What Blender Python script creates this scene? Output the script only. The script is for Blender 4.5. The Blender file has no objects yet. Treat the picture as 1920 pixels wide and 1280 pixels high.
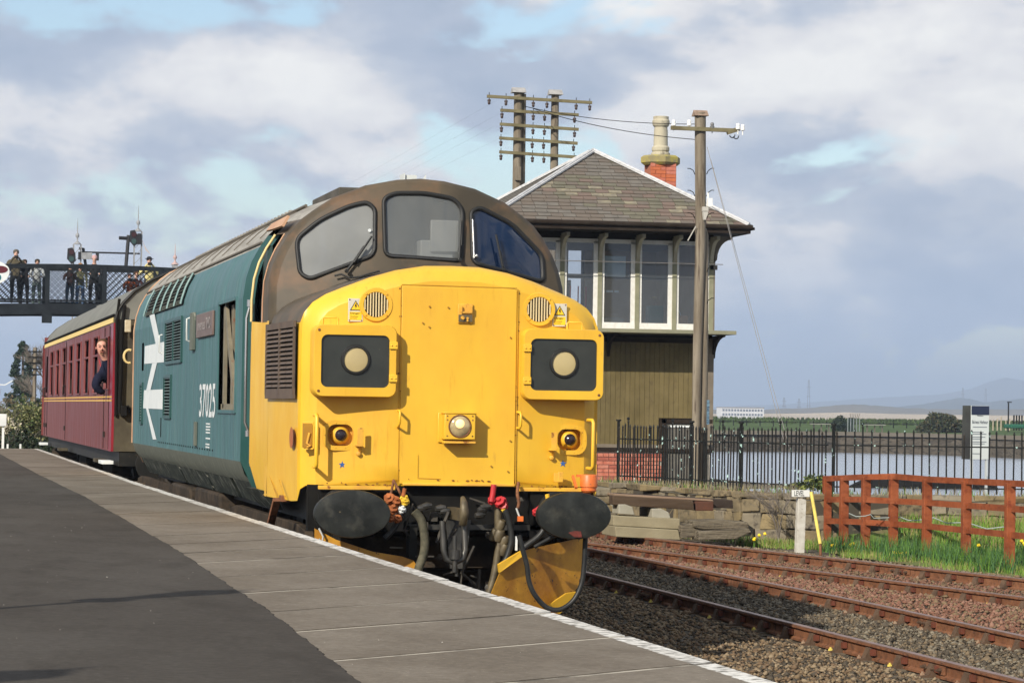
import bpy, bmesh, math, random
import numpy as np
from mathutils import Vector, Matrix, geometry
random.seed(7); RNG = np.random.default_rng(7)
SC = bpy.context.scene; COL = SC.collection
R = math.radians; PI = math.pi

# ------------------------------------------------------------------ camera, world, sun, exposure
F, YAW, PITCH, ROLL = 5518.24, 0.2043, 0.0236, 0.0148
CP = np.array([-4.2351, -22.1393, 1.8532])          # metres; x across the tracks, y along them, z above rail top
fw = np.array([math.sin(YAW)*math.cos(PITCH), math.cos(YAW)*math.cos(PITCH), math.sin(PITCH)])
r0 = np.array([math.cos(YAW), -math.sin(YAW), 0.0]); u0 = np.cross(r0, fw)
rt = r0*math.cos(ROLL)+u0*math.sin(ROLL); up = -r0*math.sin(ROLL)+u0*math.cos(ROLL)
cd = bpy.data.cameras.new('camera'); cam = bpy.data.objects.new('camera', cd); COL.objects.link(cam)
cd.sensor_width = 36; cd.lens = F/1920*36; cd.clip_start = 0.3; cd.clip_end = 30000
m = Matrix.Identity(4)
for i in range(3):
    m[i][0] = rt[i]; m[i][1] = up[i]; m[i][2] = -fw[i]; m[i][3] = CP[i]
cam.matrix_world = m
SC.camera = cam
SUN_AZ, SUN_EL = 42.0, 30.0                           # the way the light travels
sd = Vector((math.sin(R(SUN_AZ))*math.cos(R(SUN_EL)), math.cos(R(SUN_AZ))*math.cos(R(SUN_EL)), -math.sin(R(SUN_EL))))
ld = bpy.data.lights.new('sun', 'SUN'); ld.energy = 5.0; ld.angle = R(0.55); ld.color = (1.0, 0.93, 0.82)
sun = bpy.data.objects.new('sun', ld); COL.objects.link(sun); sun.rotation_euler = sd.to_track_quat('-Z', 'Y').to_euler()
sun.location = (-20, -30, 30)
SC.view_settings.view_transform = 'Standard'; SC.view_settings.look = 'None'
SC.view_settings.gamma = 1; SC.view_settings.exposure = 0.22; SC.view_settings.use_curve_mapping = False

def ramp(nt, stops, interp='LINEAR'):
    n = nt.nodes.new('ShaderNodeValToRGB'); cr = n.color_ramp; cr.interpolation = interp
    while len(cr.elements) > 1: cr.elements.remove(cr.elements[-1])
    for i, (p, c) in enumerate(stops):
        e = cr.elements[0] if i == 0 else cr.elements.new(p)
        e.position = p; e.color = (*c, 1) if len(c) == 3 else c
    return n
W = bpy.data.worlds.new('World'); SC.world = W; W.use_nodes = True
nt = W.node_tree; N = nt.nodes; L = nt.links; N.clear()
wo = N.new('ShaderNodeOutputWorld'); sky = N.new('ShaderNodeTexSky'); sky.sky_type = 'NISHITA'; sky.sun_disc = False
sky.sun_elevation = R(SUN_EL); sky.sun_rotation = R(SUN_AZ+180)
sky.air_density = 1.0; sky.dust_density = 0.6; sky.ozone_density = 1.5
b1 = N.new('ShaderNodeBackground'); b1.inputs[1].default_value = 0.115; L.new(sky.outputs[0], b1.inputs[0])
tc = N.new('ShaderNodeTexCoord'); mp = N.new('ShaderNodeMapping'); L.new(tc.outputs['Generated'], mp.inputs[0])
mp.inputs['Scale'].default_value = (1, 1, 1.9); mp.inputs['Location'].default_value = (0.31, 0.12, 0.27)
n1 = N.new('ShaderNodeTexNoise'); n1.inputs['Scale'].default_value = 11; n1.inputs['Detail'].default_value = 7; n1.inputs['Roughness'].default_value = 0.52
n1.inputs['Distortion'].default_value = 0.25
L.new(mp.outputs[0], n1.inputs['Vector'])
cov = ramp(nt, [(0.385, (0, 0, 0)), (0.46, (1, 1, 1))], 'EASE'); L.new(n1.outputs[0], cov.inputs[0])
mp2 = N.new('ShaderNodeMapping'); L.new(tc.outputs['Generated'], mp2.inputs[0]); mp2.inputs['Scale'].default_value = (1, 1, 2.1); mp2.inputs['Location'].default_value = (1.7, 0.4, 0.9)
n2 = N.new('ShaderNodeTexNoise'); n2.inputs['Scale'].default_value = 11; n2.inputs['Detail'].default_value = 12; n2.inputs['Roughness'].default_value = 0.56; n2.inputs['Distortion'].default_value = 0.1
L.new(mp2.outputs[0], n2.inputs['Vector'])
cc = ramp(nt, [(0.33, (0.335, 0.40, 0.51)), (0.43, (0.40, 0.455, 0.555)), (0.495, (0.50, 0.54, 0.61)), (0.545, (0.67, 0.67, 0.69)), (0.64, (0.80, 0.795, 0.78))]); L.new(n2.outputs[0], cc.inputs[0])
# clouds turn bluer and plainer towards the horizon
sx = N.new('ShaderNodeSeparateXYZ'); L.new(tc.outputs['Generated'], sx.inputs[0])
hz = ramp(nt, [(0.0, (1, 1, 1)), (0.02, (0.75, 0.75, 0.75)), (0.065, (0, 0, 0))]); L.new(sx.outputs[2], hz.inputs[0])
mxh = N.new('ShaderNodeMix'); mxh.data_type = 'RGBA'; L.new(hz.outputs[0], mxh.inputs[0]); L.new(cc.outputs[0], mxh.inputs[6]); mxh.inputs[7].default_value = (0.36, 0.46, 0.64, 1)
b2 = N.new('ShaderNodeBackground'); L.new(mxh.outputs[2], b2.inputs[0]); b2.inputs[1].default_value = 1.04
mx = N.new('ShaderNodeMath'); mx.operation = 'MAXIMUM'; L.new(cov.outputs[0], mx.inputs[0])
hm = N.new('ShaderNodeMath'); hm.operation = 'MULTIPLY'; L.new(hz.outputs[0], hm.inputs[0]); hm.inputs[1].default_value = 0.85; L.new(hm.outputs[0], mx.inputs[1])
ms = N.new('ShaderNodeMixShader'); L.new(mx.outputs[0], ms.inputs[0]); L.new(b1.outputs[0], ms.inputs[1]); L.new(b2.outputs[0], ms.inputs[2]); L.new(ms.outputs[0], wo.inputs[0])

# ------------------------------------------------------------------ measuring helpers (points on real planes)
def ray(x, y): return fw+rt*(x-960)/F-up*(y-640)/F
def onz(x, y, z): d = ray(x, y); return CP+d*(z-CP[2])/d[2]
def onx(x, y, X): d = ray(x, y); return CP+d*(X-CP[0])/d[0]
def ony(x, y, Y): d = ray(x, y); return CP+d*(Y-CP[1])/d[1]

# ------------------------------------------------------------------ materials
MATS = {}
def mat(name, c, c2=None, ns=3.0, lo=.35, hi=.65, rough=.6, metal=0.0, bump=0.0, bs=25.0, st=(1, 1, 1), c3=None, ns3=9.0, lo3=.55, hi3=.7, st3=None, spec=None, detail=6, bd=0.02, rr=0.0):
    if name in MATS: return MATS[name]
    m = bpy.data.materials.new(name); m.use_nodes = True; nt = m.node_tree; p = nt.nodes['Principled BSDF']
    geo = nt.nodes.new('ShaderNodeNewGeometry')
    def noise(s, stv, det=detail, rg=.6):
        mp = nt.nodes.new('ShaderNodeMapping'); mp.inputs['Scale'].default_value = stv; nt.links.new(geo.outputs['Position'], mp.inputs[0])
        n = nt.nodes.new('ShaderNodeTexNoise'); n.inputs['Scale'].default_value = s; n.inputs['Detail'].default_value = det; n.inputs['Roughness'].default_value = rg
        nt.links.new(mp.outputs[0], n.inputs['Vector']); return n
    col = None
    if c2 is not None:
        n = noise(ns, st); rp = ramp(nt, [(lo, c), (hi, c2)]); nt.links.new(n.outputs[0], rp.inputs[0]); col = rp.outputs[0]
        if rr:
            r2 = ramp(nt, [(lo, (rough,)*3), (hi, (min(1, rough+rr),)*3)]); nt.links.new(n.outputs[0], r2.inputs[0]); nt.links.new(r2.outputs[0], p.inputs['Roughness'])
    if c3 is not None:
        n = noise(ns3, st3 or st); f3 = ramp(nt, [(lo3, (0, 0, 0)), (hi3, (1, 1, 1))]); nt.links.new(n.outputs[0], f3.inputs[0])
        x = nt.nodes.new('ShaderNodeMix'); x.data_type = 'RGBA'; nt.links.new(f3.outputs[0], x.inputs[0])
        if col is not None: nt.links.new(col, x.inputs[6])
        else: x.inputs[6].default_value = (*c, 1)
        x.inputs[7].default_value = (*c3, 1); col = x.outputs[2]
    if col is not None: nt.links.new(col, p.inputs['Base Color'])
    else: p.inputs['Base Color'].default_value = (*c, 1)
    if not (c2 is not None and rr): p.inputs['Roughness'].default_value = rough
    p.inputs['Metallic'].default_value = metal
    if spec is None: spec = .10 if rough >= .7 else (.28 if rough >= .5 and metal < .2 else .5)
    p.inputs['Specular IOR Level'].default_value = spec
    if bump:
        n = noise(bs, (1, 1, 1), 4); b = nt.nodes.new('ShaderNodeBump'); b.inputs['Strength'].default_value = bump; b.inputs['Distance'].default_value = bd
        nt.links.new(n.outputs[0], b.inputs['Height']); nt.links.new(b.outputs[0], p.inputs['Normal'])
    MATS[name] = m; return m
def glassy(name, tint, dust_sheen, mixd=.5, trans=.3, rough=.04):
    m = bpy.data.materials.new(name); m.use_nodes = True; nt = m.node_tree; nt.nodes.clear()
    o = nt.nodes.new('ShaderNodeOutputMaterial'); g = nt.nodes.new('ShaderNodeBsdfGlossy'); g.inputs['Roughness'].default_value = rough; g.inputs['Color'].default_value = (1, 1, 1, 1)
    d = nt.nodes.new('ShaderNodeBsdfDiffuse'); d.inputs['Color'].default_value = (*dust_sheen, 1)
    t = nt.nodes.new('ShaderNodeBsdfTransparent'); t.inputs['Color'].default_value = (*tint, 1)
    geo = nt.nodes.new('ShaderNodeNewGeometry'); nz = nt.nodes.new('ShaderNodeTexNoise'); nz.inputs['Scale'].default_value = 1.9; nz.inputs['Detail'].default_value = 7
    nt.links.new(geo.outputs['Position'], nz.inputs['Vector'])
    rp = ramp(nt, [(.3, (max(0, mixd*.80),)*3), (.7, (min(1, mixd*1.15),)*3)]); nt.links.new(nz.outputs[0], rp.inputs[0])  # uneven dust mix also imitates sky reflection varying across the pane
    a = nt.nodes.new('ShaderNodeMixShader'); nt.links.new(rp.outputs[0], a.inputs[0]); nt.links.new(t.outputs[0], a.inputs[1]); nt.links.new(d.outputs[0], a.inputs[2])
    fr = nt.nodes.new('ShaderNodeFresnel'); fr.inputs[0].default_value = 1.5
    b = nt.nodes.new('ShaderNodeMixShader'); nt.links.new(fr.outputs[0], b.inputs[0]); nt.links.new(a.outputs[0], b.inputs[1]); nt.links.new(g.outputs[0], b.inputs[2])
    nt.links.new(b.outputs[0], o.inputs[0]); MATS[name] = m; return m

# ------------------------------------------------------------------ mesh helpers
class MB:
    def __init__(s): s.v = []; s.f = []; s.mi = []; s.cur = 0
    def face(s, idx): s.f.append(tuple(idx)); s.mi.append(s.cur)
    def add(s, vs, fs):
        o = len(s.v); s.v += [tuple(float(c) for c in v) for v in vs]
        for f in fs: s.face([o+i for i in f])
        return s
    def hexa(s, p): return s.add(p, [(0, 3, 2, 1), (4, 5, 6, 7), (0, 1, 5, 4), (1, 2, 6, 5), (2, 3, 7, 6), (3, 0, 4, 7)])
    def box(s, x0, x1, y0, y1, z0, z1):
        return s.hexa([(x0, y0, z0), (x1, y0, z0), (x1, y1, z0), (x0, y1, z0), (x0, y0, z1), (x1, y0, z1), (x1, y1, z1), (x0, y1, z1)])
    def bar(s, p, q, w, h, upv=(0, 0, 1)):
        p = Vector(p); q = Vector(q); d = (q-p).normalized(); u = Vector(upv)
        if abs(d.dot(u)) > .98: u = Vector((0, 1, 0))
        a = d.cross(u).normalized()*w/2; b = a.cross(d).normalized()*h/2
        return s.hexa([p-a-b, p+a-b, q+a-b, q-a-b, p-a+b, p+a+b, q+a+b, q-a+b])
    def tube(s, pts, r, n=8, closed=False, cap=True):
        P = [Vector(p) for p in pts]; k = len(P); o = len(s.v); rr = r if isinstance(r, (list, tuple)) else [r]*k
        pa = None
        for i in range(k):
            if closed: d = P[(i+1) % k]-P[i-1]
            else: d = P[min(i+1, k-1)]-P[max(i-1, 0)]
            if d.length < 1e-9: d = Vector((0, 0, 1))
            d.normalize()
            if pa is None: pa = d.orthogonal().normalized()
            pa = (pa-d*pa.dot(d)); pa = pa.normalized() if pa.length > 1e-6 else d.orthogonal().normalized()
            b = d.cross(pa)
            for j in range(n):
                t = 2*PI*j/n; s.v.append(tuple(P[i]+(pa*math.cos(t)+b*math.sin(t))*rr[i]))
        for i in range(k if closed else k-1):
            i2 = (i+1) % k
            for j in range(n): s.face((o+i*n+j, o+i*n+(j+1) % n, o+i2*n+(j+1) % n, o+i2*n+j))
        if cap and not closed:
            s.face([o+j for j in range(n)][::-1]); s.face([o+(k-1)*n+j for j in range(n)])
        return s
    def lathe(s, prof, c, ax=(0, 0, 1), n=24, sx=1.0, capb=True, capt=True):
        ax = Vector(ax).normalized(); a = Vector((1, 0, 0)) if abs(ax.x) < .9 else Vector((0, 1, 0)); a = (a-ax*a.dot(ax)).normalized(); b = ax.cross(a); c = Vector(c); o = len(s.v)
        for (r, h) in prof:
            for j in range(n):
                t = 2*PI*j/n; s.v.append(tuple(c+ax*h+a*math.cos(t)*r*sx+b*math.sin(t)*r))
        for i in range(len(prof)-1):
            for j in range(n): s.face((o+i*n+j, o+i*n+(j+1) % n, o+(i+1)*n+(j+1) % n, o+(i+1)*n+j))
        if capb: s.face([o+j for j in range(n)][::-1])
        if capt: s.face([o+(len(prof)-1)*n+j for j in range(n)])
        return s
    def prism(s, poly, ext):
        o = len(s.v); k = len(poly); e = Vector(ext)
        for p in poly: s.v.append(tuple(Vector(p)))
        for p in poly: s.v.append(tuple(Vector(p)+e))
        s.face(range(o, o+k)); s.face(list(range(o+k, o+2*k))[::-1])
        for i in range(k): j = (i+1) % k; s.face((o+i, o+j, o+k+j, o+k+i)[::-1])
        return s
    def loft(s, rings, closed=False):
        n = len(rings[0]); o = len(s.v)
        for rg in rings: s.v += [tuple(float(c) for c in p) for p in rg]
        for i in range(len(rings)-1):
            for j in range(n if closed else n-1):
                k = (j+1) % n; s.face((o+i*n+j, o+i*n+k, o+(i+1)*n+k, o+(i+1)*n+j))
        return s
    def mesh(s, name, mats, smooth=30, recalc=True):
        me = bpy.data.meshes.new(name); me.from_pydata(s.v, [], s.f)
        for mm in (mats if isinstance(mats, (list, tuple)) else [mats]): me.materials.append(mm)
        me.polygons.foreach_set('material_index', s.mi)
        if recalc:
            bm = bmesh.new(); bm.from_mesh(me); bmesh.ops.recalc_face_normals(bm, faces=bm.faces); bm.to_mesh(me); bm.free()
        if smooth:
            me.polygons.foreach_set('use_smooth', [True]*len(me.polygons)); me.set_sharp_from_angle(angle=R(smooth))
        me.update(); return me

def link(name, me, parent=None):
    o = bpy.data.objects.new(name, me); COL.objects.link(o)
    if parent is not None:
        o.parent = parent
        if parent.type == 'EMPTY': o.matrix_parent_inverse = Matrix.Translation(-Vector(parent.location))
    return o
def islands(mb, tol=.004):
    n = len(mb.v); p = list(range(n))
    def find(a):
        while p[a] != a: p[a] = p[p[a]]; a = p[a]
        return a
    for f in mb.f:
        a = find(f[0])
        for i in f[1:]: p[find(i)] = a
    gr = {}
    for k, f in enumerate(mb.f): gr.setdefault(find(f[0]), []).append(k)
    G = []
    for fs in gr.values():
        P = np.array([mb.v[i] for k in fs for i in mb.f[k]]); G.append([fs, P.min(0)-tol, P.max(0)+tol])
    merged = True
    while merged:
        merged = False; out = []
        for g in G:
            for h in out:
                if np.all(g[1] <= h[2]) and np.all(h[1] <= g[2]):
                    h[0] = h[0]+g[0]; h[1] = np.minimum(h[1], g[1]); h[2] = np.maximum(h[2], g[2]); merged = True; break
            else: out.append(g)
        G = out
    return G
def submb(mb, fs):
    q = MB(); ix = {}
    for k in fs:
        f = []
        for i in mb.f[k]:
            if i not in ix: ix[i] = len(q.v); q.v.append(mb.v[i])
            f.append(ix[i])
        q.f.append(tuple(f)); q.mi.append(mb.mi[k])
    return q
def part(name, mb, m, parent, smooth=30, bevel=0, label=None, kind=None, recalc=True, split=True):
    if split and kind is None and 1 < len(mb.f) < 6000:
        G = islands(mb)
        if len(G) > 1:
            G.sort(key=lambda g: -len(g[0])); out = [part(name, submb(mb, g[0]), m, parent, smooth, bevel, label, None, recalc, False) for g in G]
            return out[0]
    o = link(name, mb.mesh(name, m, smooth, recalc), parent)
    if bevel:
        b = o.modifiers.new('bevel', 'BEVEL'); b.width = bevel; b.segments = 2; b.limit_method = 'ANGLE'; b.angle_limit = R(40)
    if label: o['label'] = label
    if kind: o['kind'] = kind
    return o
def thing(name, label, cat, loc=(0, 0, 0), group=None):
    o = bpy.data.objects.new(name, None); COL.objects.link(o); o.location = loc; o.empty_display_size = .3
    o['label'] = label; o['category'] = cat
    if group: o['group'] = group
    return o
def top(name, mb, m, label, cat, smooth=30, bevel=0, group=None, kind=None):
    me = mb.mesh(name, m, smooth); n = len(me.vertices); co = np.empty(n*3); me.vertices.foreach_get('co', co); co = co.reshape(-1, 3)
    c = Vector(((co[:, 0].min()+co[:, 0].max())/2, (co[:, 1].min()+co[:, 1].max())/2, co[:, 2].min())); me.transform(Matrix.Translation(-c))
    o = link(name, me); o.location = c
    if bevel:
        b = o.modifiers.new('bevel', 'BEVEL'); b.width = bevel; b.segments = 2; b.limit_method = 'ANGLE'; b.angle_limit = R(40)
    if label: o['label'] = label
    if cat: o['category'] = cat
    if group: o['group'] = group
    if kind: o['kind'] = kind
    return o
def structure(name, mb, m, smooth=30, recalc=True, kind='structure'):
    o = link(name, mb.mesh(name, m, smooth, recalc)); o['kind'] = kind; return o
def npmesh(name, V, Fc, m, smooth=False, mi=None):
    me = bpy.data.meshes.new(name); nv = len(V); nf = len(Fc); k = Fc.shape[1]
    me.vertices.add(nv); me.vertices.foreach_set('co', V.astype(np.float32).ravel()); me.loops.add(nf*k); me.loops.foreach_set('vertex_index', Fc.astype(np.int32).ravel())
    me.polygons.add(nf); me.polygons.foreach_set('loop_start', np.arange(0, nf*k, k, dtype=np.int32))
    if mi is not None: me.polygons.foreach_set('material_index', mi.astype(np.int32))
    if smooth: me.polygons.foreach_set('use_smooth', np.ones(nf, bool))
    for mm in (m if isinstance(m, (list, tuple)) else [m]): me.materials.append(mm)
    me.update(calc_edges=True); return me
def dup(o, parent=None, loc=None, rz=None, label=None):
    c = o.copy(); COL.objects.link(c)
    if parent is not None: c.parent = parent
    if loc is not None: c.location = loc
    if rz is not None: c.rotation_euler = (0, 0, rz)
    if label: c['label'] = label
    for ch in KIDS.get(o.name, []): dup(ch, c)
    return c
KIDS = {}
def register(o):
    KIDS[o.name] = [c for c in bpy.data.objects if c.parent == o]
    for c in KIDS[o.name]: register(c)
def rrect(cx, cz, w, h, r, n=5):
    pts = []
    for (sx, sz, a0) in ((1, 1, 0), (-1, 1, 90), (-1, -1, 180), (1, -1, 270)):
        for i in range(n+1):
            a = R(a0+90*i/n); pts.append((cx+sx*(w/2-r)+r*math.cos(a), cz+sz*(h/2-r)+r*math.sin(a)))
    return pts
def roundpoly(pts, r=.05, n=4):
    out = []; k = len(pts)
    for i in range(k):
        p = Vector(pts[i]); a = Vector(pts[i-1])-p; b = Vector(pts[(i+1) % k])-p
        ra = min(r, a.length*.45, b.length*.45); A = p+a.normalized()*ra; B = p+b.normalized()*ra
        for j in range(n+1):
            t = j/n; q = A*(1-t)**2+p*2*t*(1-t)+B*t*t; out.append(tuple(q))
    return out
def inside(p, poly):
    x, y = p; c = False; k = len(poly)
    for i in range(k):
        x1, y1 = poly[i]; x2, y2 = poly[i-1]
        if (y1 > y) != (y2 > y) and x < (x2-x1)*(y-y1)/(y2-y1)+x1: c = not c
    return c
def cdt(outer, holes, fn, grid=0, mb=None):
    """flat or curved plate in 2-D (a,b) with holes, mapped to 3-D by fn"""
    V = []; E = []
    for lp in [outer]+holes:
        o = len(V); V += [Vector(p) for p in lp]; E += [(o+i, o+(i+1) % len(lp)) for i in range(len(lp))]
    if grid:
        xs = [p[0] for p in outer]; zs = [p[1] for p in outer]; x = min(xs)+grid/2
        while x < max(xs):
            z = min(zs)+grid/2
            while z < max(zs):
                if inside((x, z), outer) and not any(inside((x, z), h) for h in holes): V.append(Vector((x, z)))
                z += grid
            x += grid
    vs, es, fs, *_ = geometry.delaunay_2d_cdt(V, E, [], 0, 1e-5)
    mb = mb or MB(); o = len(mb.v); mb.v += [tuple(fn(v.x, v.y)) for v in vs]
    for f in fs:
        c = (sum(vs[i].x for i in f)/len(f), sum(vs[i].y for i in f)/len(f))
        if inside(c, outer) and not any(inside(c, h) for h in holes): mb.face([o+i for i in f])
    return mb
def text(name, s, mtl, parent, origin, xdir, zdir, h, w=None, depth=.003, bold=0.0, label=None):
    """lettering: height h, total width w, lying in the plane spanned by xdir and zdir"""
    cu = bpy.data.curves.new(name, 'FONT'); cu.body = s; cu.size = 1; cu.extrude = 0; cu.offset = bold; cu.resolution_u = 3
    t = bpy.data.objects.new(name+'_tmp', cu); COL.objects.link(t); dg = bpy.context.evaluated_depsgraph_get(); dg.update()
    me = bpy.data.meshes.new_from_object(t.evaluated_get(dg)); bpy.data.objects.remove(t)
    co = np.empty(len(me.vertices)*3); me.vertices.foreach_get('co', co); co = co.reshape(-1, 3)
    x0, x1, y0, y1 = co[:, 0].min(), co[:, 0].max(), co[:, 1].min(), co[:, 1].max(); sc = h/(y1-y0); sw = (w/(x1-x0)) if w else sc
    X = np.array(Vector(xdir).normalized()); Z = np.array(Vector(zdir).normalized()); O = np.array(origin, float)
    nrm = np.cross(X, Z)
    P = O+np.outer((co[:, 0]-x0)*sw, X)+np.outer((co[:, 1]-y0)*sc, Z)+nrm*depth
    me.vertices.foreach_set('co', P.ravel()); me.materials.clear(); me.materials.append(mtl); me.name = name; me.update()
    o = link(name, me, parent)
    if label: o['label'] = label
    return o

# ------------------------------------------------------------------ palette
M_yel = mat('yellow_paint', (.80, .47, .030), (.74, .40, .028), 2.2, rough=.38, c3=(.46, .20, .03), ns3=7, lo3=.70, hi3=.86, bump=.06, bs=6, rr=.15)
M_yel2 = mat('yellow_paint_worn', (.78, .44, .04), (.62, .32, .05), 6, rough=.5, c3=(.22, .08, .02), ns3=16, lo3=.58, hi3=.66)
M_teal = mat('teal_paint', (.040, .115, .125), (.062, .155, .162), 1.2, st=(1, 3.5, .45), rough=.42, c3=(.13, .19, .185), ns3=5, lo3=.54, hi3=.76, st3=(1, 6, .30), rr=.25, bump=.10, bs=2.5, bd=.03)
M_teald = mat('teal_grime', (.085, .10, .085), (.155, .16, .13), 3, st=(1, 5, .5), rough=.7, c3=(.30, .30, .25), ns3=9, lo3=.60, hi3=.67, st3=(1, 4, .5))
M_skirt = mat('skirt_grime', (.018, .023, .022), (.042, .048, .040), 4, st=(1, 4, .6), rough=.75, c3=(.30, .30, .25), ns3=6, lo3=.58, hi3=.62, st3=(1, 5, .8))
M_brown = mat('cab_surround_grime', (.050, .041, .028), (.095, .072, .045), 1.6, rough=.55, c3=(.15, .085, .045), ns3=3, lo3=.50, hi3=.75, bump=.05, bs=8)
M_roof = mat('roof_weathered', (.22, .20, .165), (.34, .32, .275), 2.0, st=(4, 1, 4), rough=.6, c3=(.13, .11, .085), ns3=6, lo3=.55, hi3=.72)
M_blk = mat('black_grease', (.008, .008, .007), (.018, .017, .014), 5, rough=.55, spec=.25, c3=(.06, .045, .03), ns3=14, lo3=.6, hi3=.75)
M_buf = mat('buffer_black', (.016, .018, .016), (.034, .036, .032), 6, rough=.5, spec=.3, c3=(.075, .072, .058), ns3=8, lo3=.54, hi3=.80, metal=.2)
M_bufr = mat('buffer_red_rub', (.16, .03, .02), (.03, .02, .02), 14, rough=.6)
M_rub = mat('rubber', (.018, .018, .017), rough=.5)
M_dk = mat('dark_void', (.010, .009, .008), rough=.9)
M_white = mat('white_paint', (.70, .72, .70), (.60, .63, .62), 3, rough=.45)
M_lens = mat('headcode_lens', (.44, .35, .17), (.38, .30, .15), 4, rough=.25)
M_glasslens = mat('headlamp_glass', (.62, .47, .24), (.34, .27, .15), 16, rough=.10, metal=.3)  # creamy colour imitates the warm look of a lit lens
M_chrome = mat('bare_steel', (.55, .53, .50), rough=.25, metal=.9)
M_bkpanel = mat('headcode_black_panel', (.022, .024, .020), (.034, .036, .030), 5, rough=.3, c3=(.20, .20, .15), ns3=22, lo3=.71, hi3=.78)
M_rust = mat('rust_brown', (.155, .066, .034), (.23, .105, .055), 5, rough=.8, c3=(.10, .05, .03), ns3=18, lo3=.5, hi3=.65, bump=.3, bs=60)
M_railt = mat('rail_head_rust', (.17, .090, .060), (.24, .135, .095), 6, rough=.42, metal=.25)
M_chair = mat('chair_rust', (.075, .048, .032), (.125, .080, .052), 9, rough=.85, bump=.3, bs=50)
M_red = mat('red_paint', (.50, .025, .03), (.38, .02, .025), 8, rough=.4)
M_orange = mat('orange_paint', (.72, .17, .03), (.58, .12, .02), 8, rough=.45, c3=(.25, .08, .03), ns3=20, lo3=.6, hi3=.75)
M_hose = mat('hose_rubber', (.012, .013, .013), (.030, .030, .028), 9, rough=.45, spec=.3)
M_hoseg = mat('hose_canvas', (.055, .052, .036), (.12, .11, .075), 20, rough=.8)
M_olive = mat('pipe_olive', (.07, .055, .032), (.14, .11, .06), 14, rough=.55, metal=.2)
M_plate = mat('nameplate_brown', (.12, .085, .075), (.17, .12, .10), 8, rough=.5)
M_platelt = mat('nameplate_letters', (.33, .27, .23), rough=.4)
M_orangee = mat('pink_orange_primer', (.40, .22, .13), (.50, .31, .19), 5, rough=.6)
M_cream = mat('cream_yellow', (.66, .50, .22), rough=.5)
M_intg = mat('cab_interior_green', (.10, .11, .09), rough=.7)
M_ltg = mat('light_grey_metal', (.50, .52, .50), rough=.5)
M_blue = mat('star_blue', (.03, .10, .30), rough=.4)
M_warny = mat('sign_yellow', (.80, .52, .02), rough=.35)
M_signg = mat('sign_plate_grey', (.52, .50, .42), rough=.4)
M_ink = mat('ink_black', (.012, .012, .012), rough=.5)
G_l = glassy('windscreen_left_glass', (.5, .5, .5), (.23, .235, .225), .86)
G_c = glassy('windscreen_centre_glass', (.85, .85, .85), (.19, .20, .195), .50)
G_r = glassy('windscreen_right_glass', (.2, .35, .7), (.008, .020, .055), .75)

# ------------------------------------------------------------------ the locomotive
loco = thing('diesel_locomotive', 'yellow fronted teal diesel locomotive standing at the platform with its cab facing the camera', 'locomotive', (0, 9, 0))
CROWN = [(0, 2.99), (.22, 2.985), (.45, 2.945), (.65, 2.885), (.87, 2.80), (1.0, 2.745), (1.10, 2.68), (1.165, 2.60), (1.195, 2.52), (1.2, 2.43)]
def crown_z(X):
    X = abs(X)
    for (a, za), (b, zb) in zip(CROWN, CROWN[1:]):
        if a <= X <= b: return za+(zb-za)*(X-a)/(b-a)
    return 2.43
def nose_ring(Y, inset, hw, zb, lift=0.0):
    half = [(x, z) for x, z in CROWN]+[(1.2, 2.0), (1.2, 1.6), (1.2, 1.3), (1.195, zb)]
    pts = []
    for x, z in half:
        k = hw/1.2
        nx = x*k; nz = z
        # pull in towards the middle
        if z >= 2.43: d = Vector((x/1.2*.9, (z-2.2)/.8)); d.normalize(); nx -= d.x*inset; nz -= d.y*inset
        else: nx -= inset
        pts.append((nx, Y, nz+lift))
    right = pts[::-1]
    return [(-x, y, z) for x, y, z in right][0:0]+[(-x, y, z) for x, y, z in pts[::-1]]+[p for p in pts[1:]]
def sweep(X): a = max(0, abs(X)-.44); return .50+.115*(a/.76)**1.3
# side and top of the nose: rings running back from the front edge to the cab
rings = []
for Y, ins, hw, zb in ((None, .13, 1.2, 1.25), (.04, .055, 1.2, 1.25), (.09, .02, 1.2, 1.22), (.17, .0, 1.2, 1.13), (.4, 0, 1.215, 1.12), (.8, 0, 1.235, 1.12), (1.2, 0, 1.255, 1.12), (1.55, 0, 1.27, 1.12)):
    rg = nose_ring(0, ins, hw, zb)
    rings.append([(x, (sweep(x) if Y is None else sweep(x)*(1 if Y < .1 else 0)+(.50 if Y >= .1 else 0)+Y+(0 if Y < .1 else .03)), z) for x, _, z in rg])
nb = MB(); nb.loft(rings)
front_outline = [(p[0], p[2]) for p in rings[0]]
openL = rrect(-.885, 1.645, .20, .165, .06); openR = rrect(.945, 1.632, .20, .165, .06)
grl = [(-.628+.098*math.cos(t*PI/12), 2.665+.098*math.sin(t*PI/12)) for t in range(24)]
grr = [(.672+.098*math.cos(t*PI/12), 2.655+.098*math.sin(t*PI/12)) for t in range(24)]
rec = [(-1.055+.0, 1.73), (-1.062, 1.56), (-.99, 1.55), (-.985, 1.73)]
rec = [(-1.065, 1.725), (-1.07, 1.545), (-1.0, 1.535), (-.995, 1.725)]
cdt(front_outline, [openL, openR, grl, grr], lambda x, z: (x, sweep(x), z), .12, nb)
# nose top lip and lower front lip
M_nose = mat('nose_paint', (.72, .438, .030), (.665, .372, .026), 1.1, st=(1.6, 1.6, .7), rough=.36, c3=(.46, .24, .035), ns3=9, lo3=.66, hi3=.90, st3=(2.2, 2.2, .5), bump=.12, bs=2.6, bd=.03, rr=.22)
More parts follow.
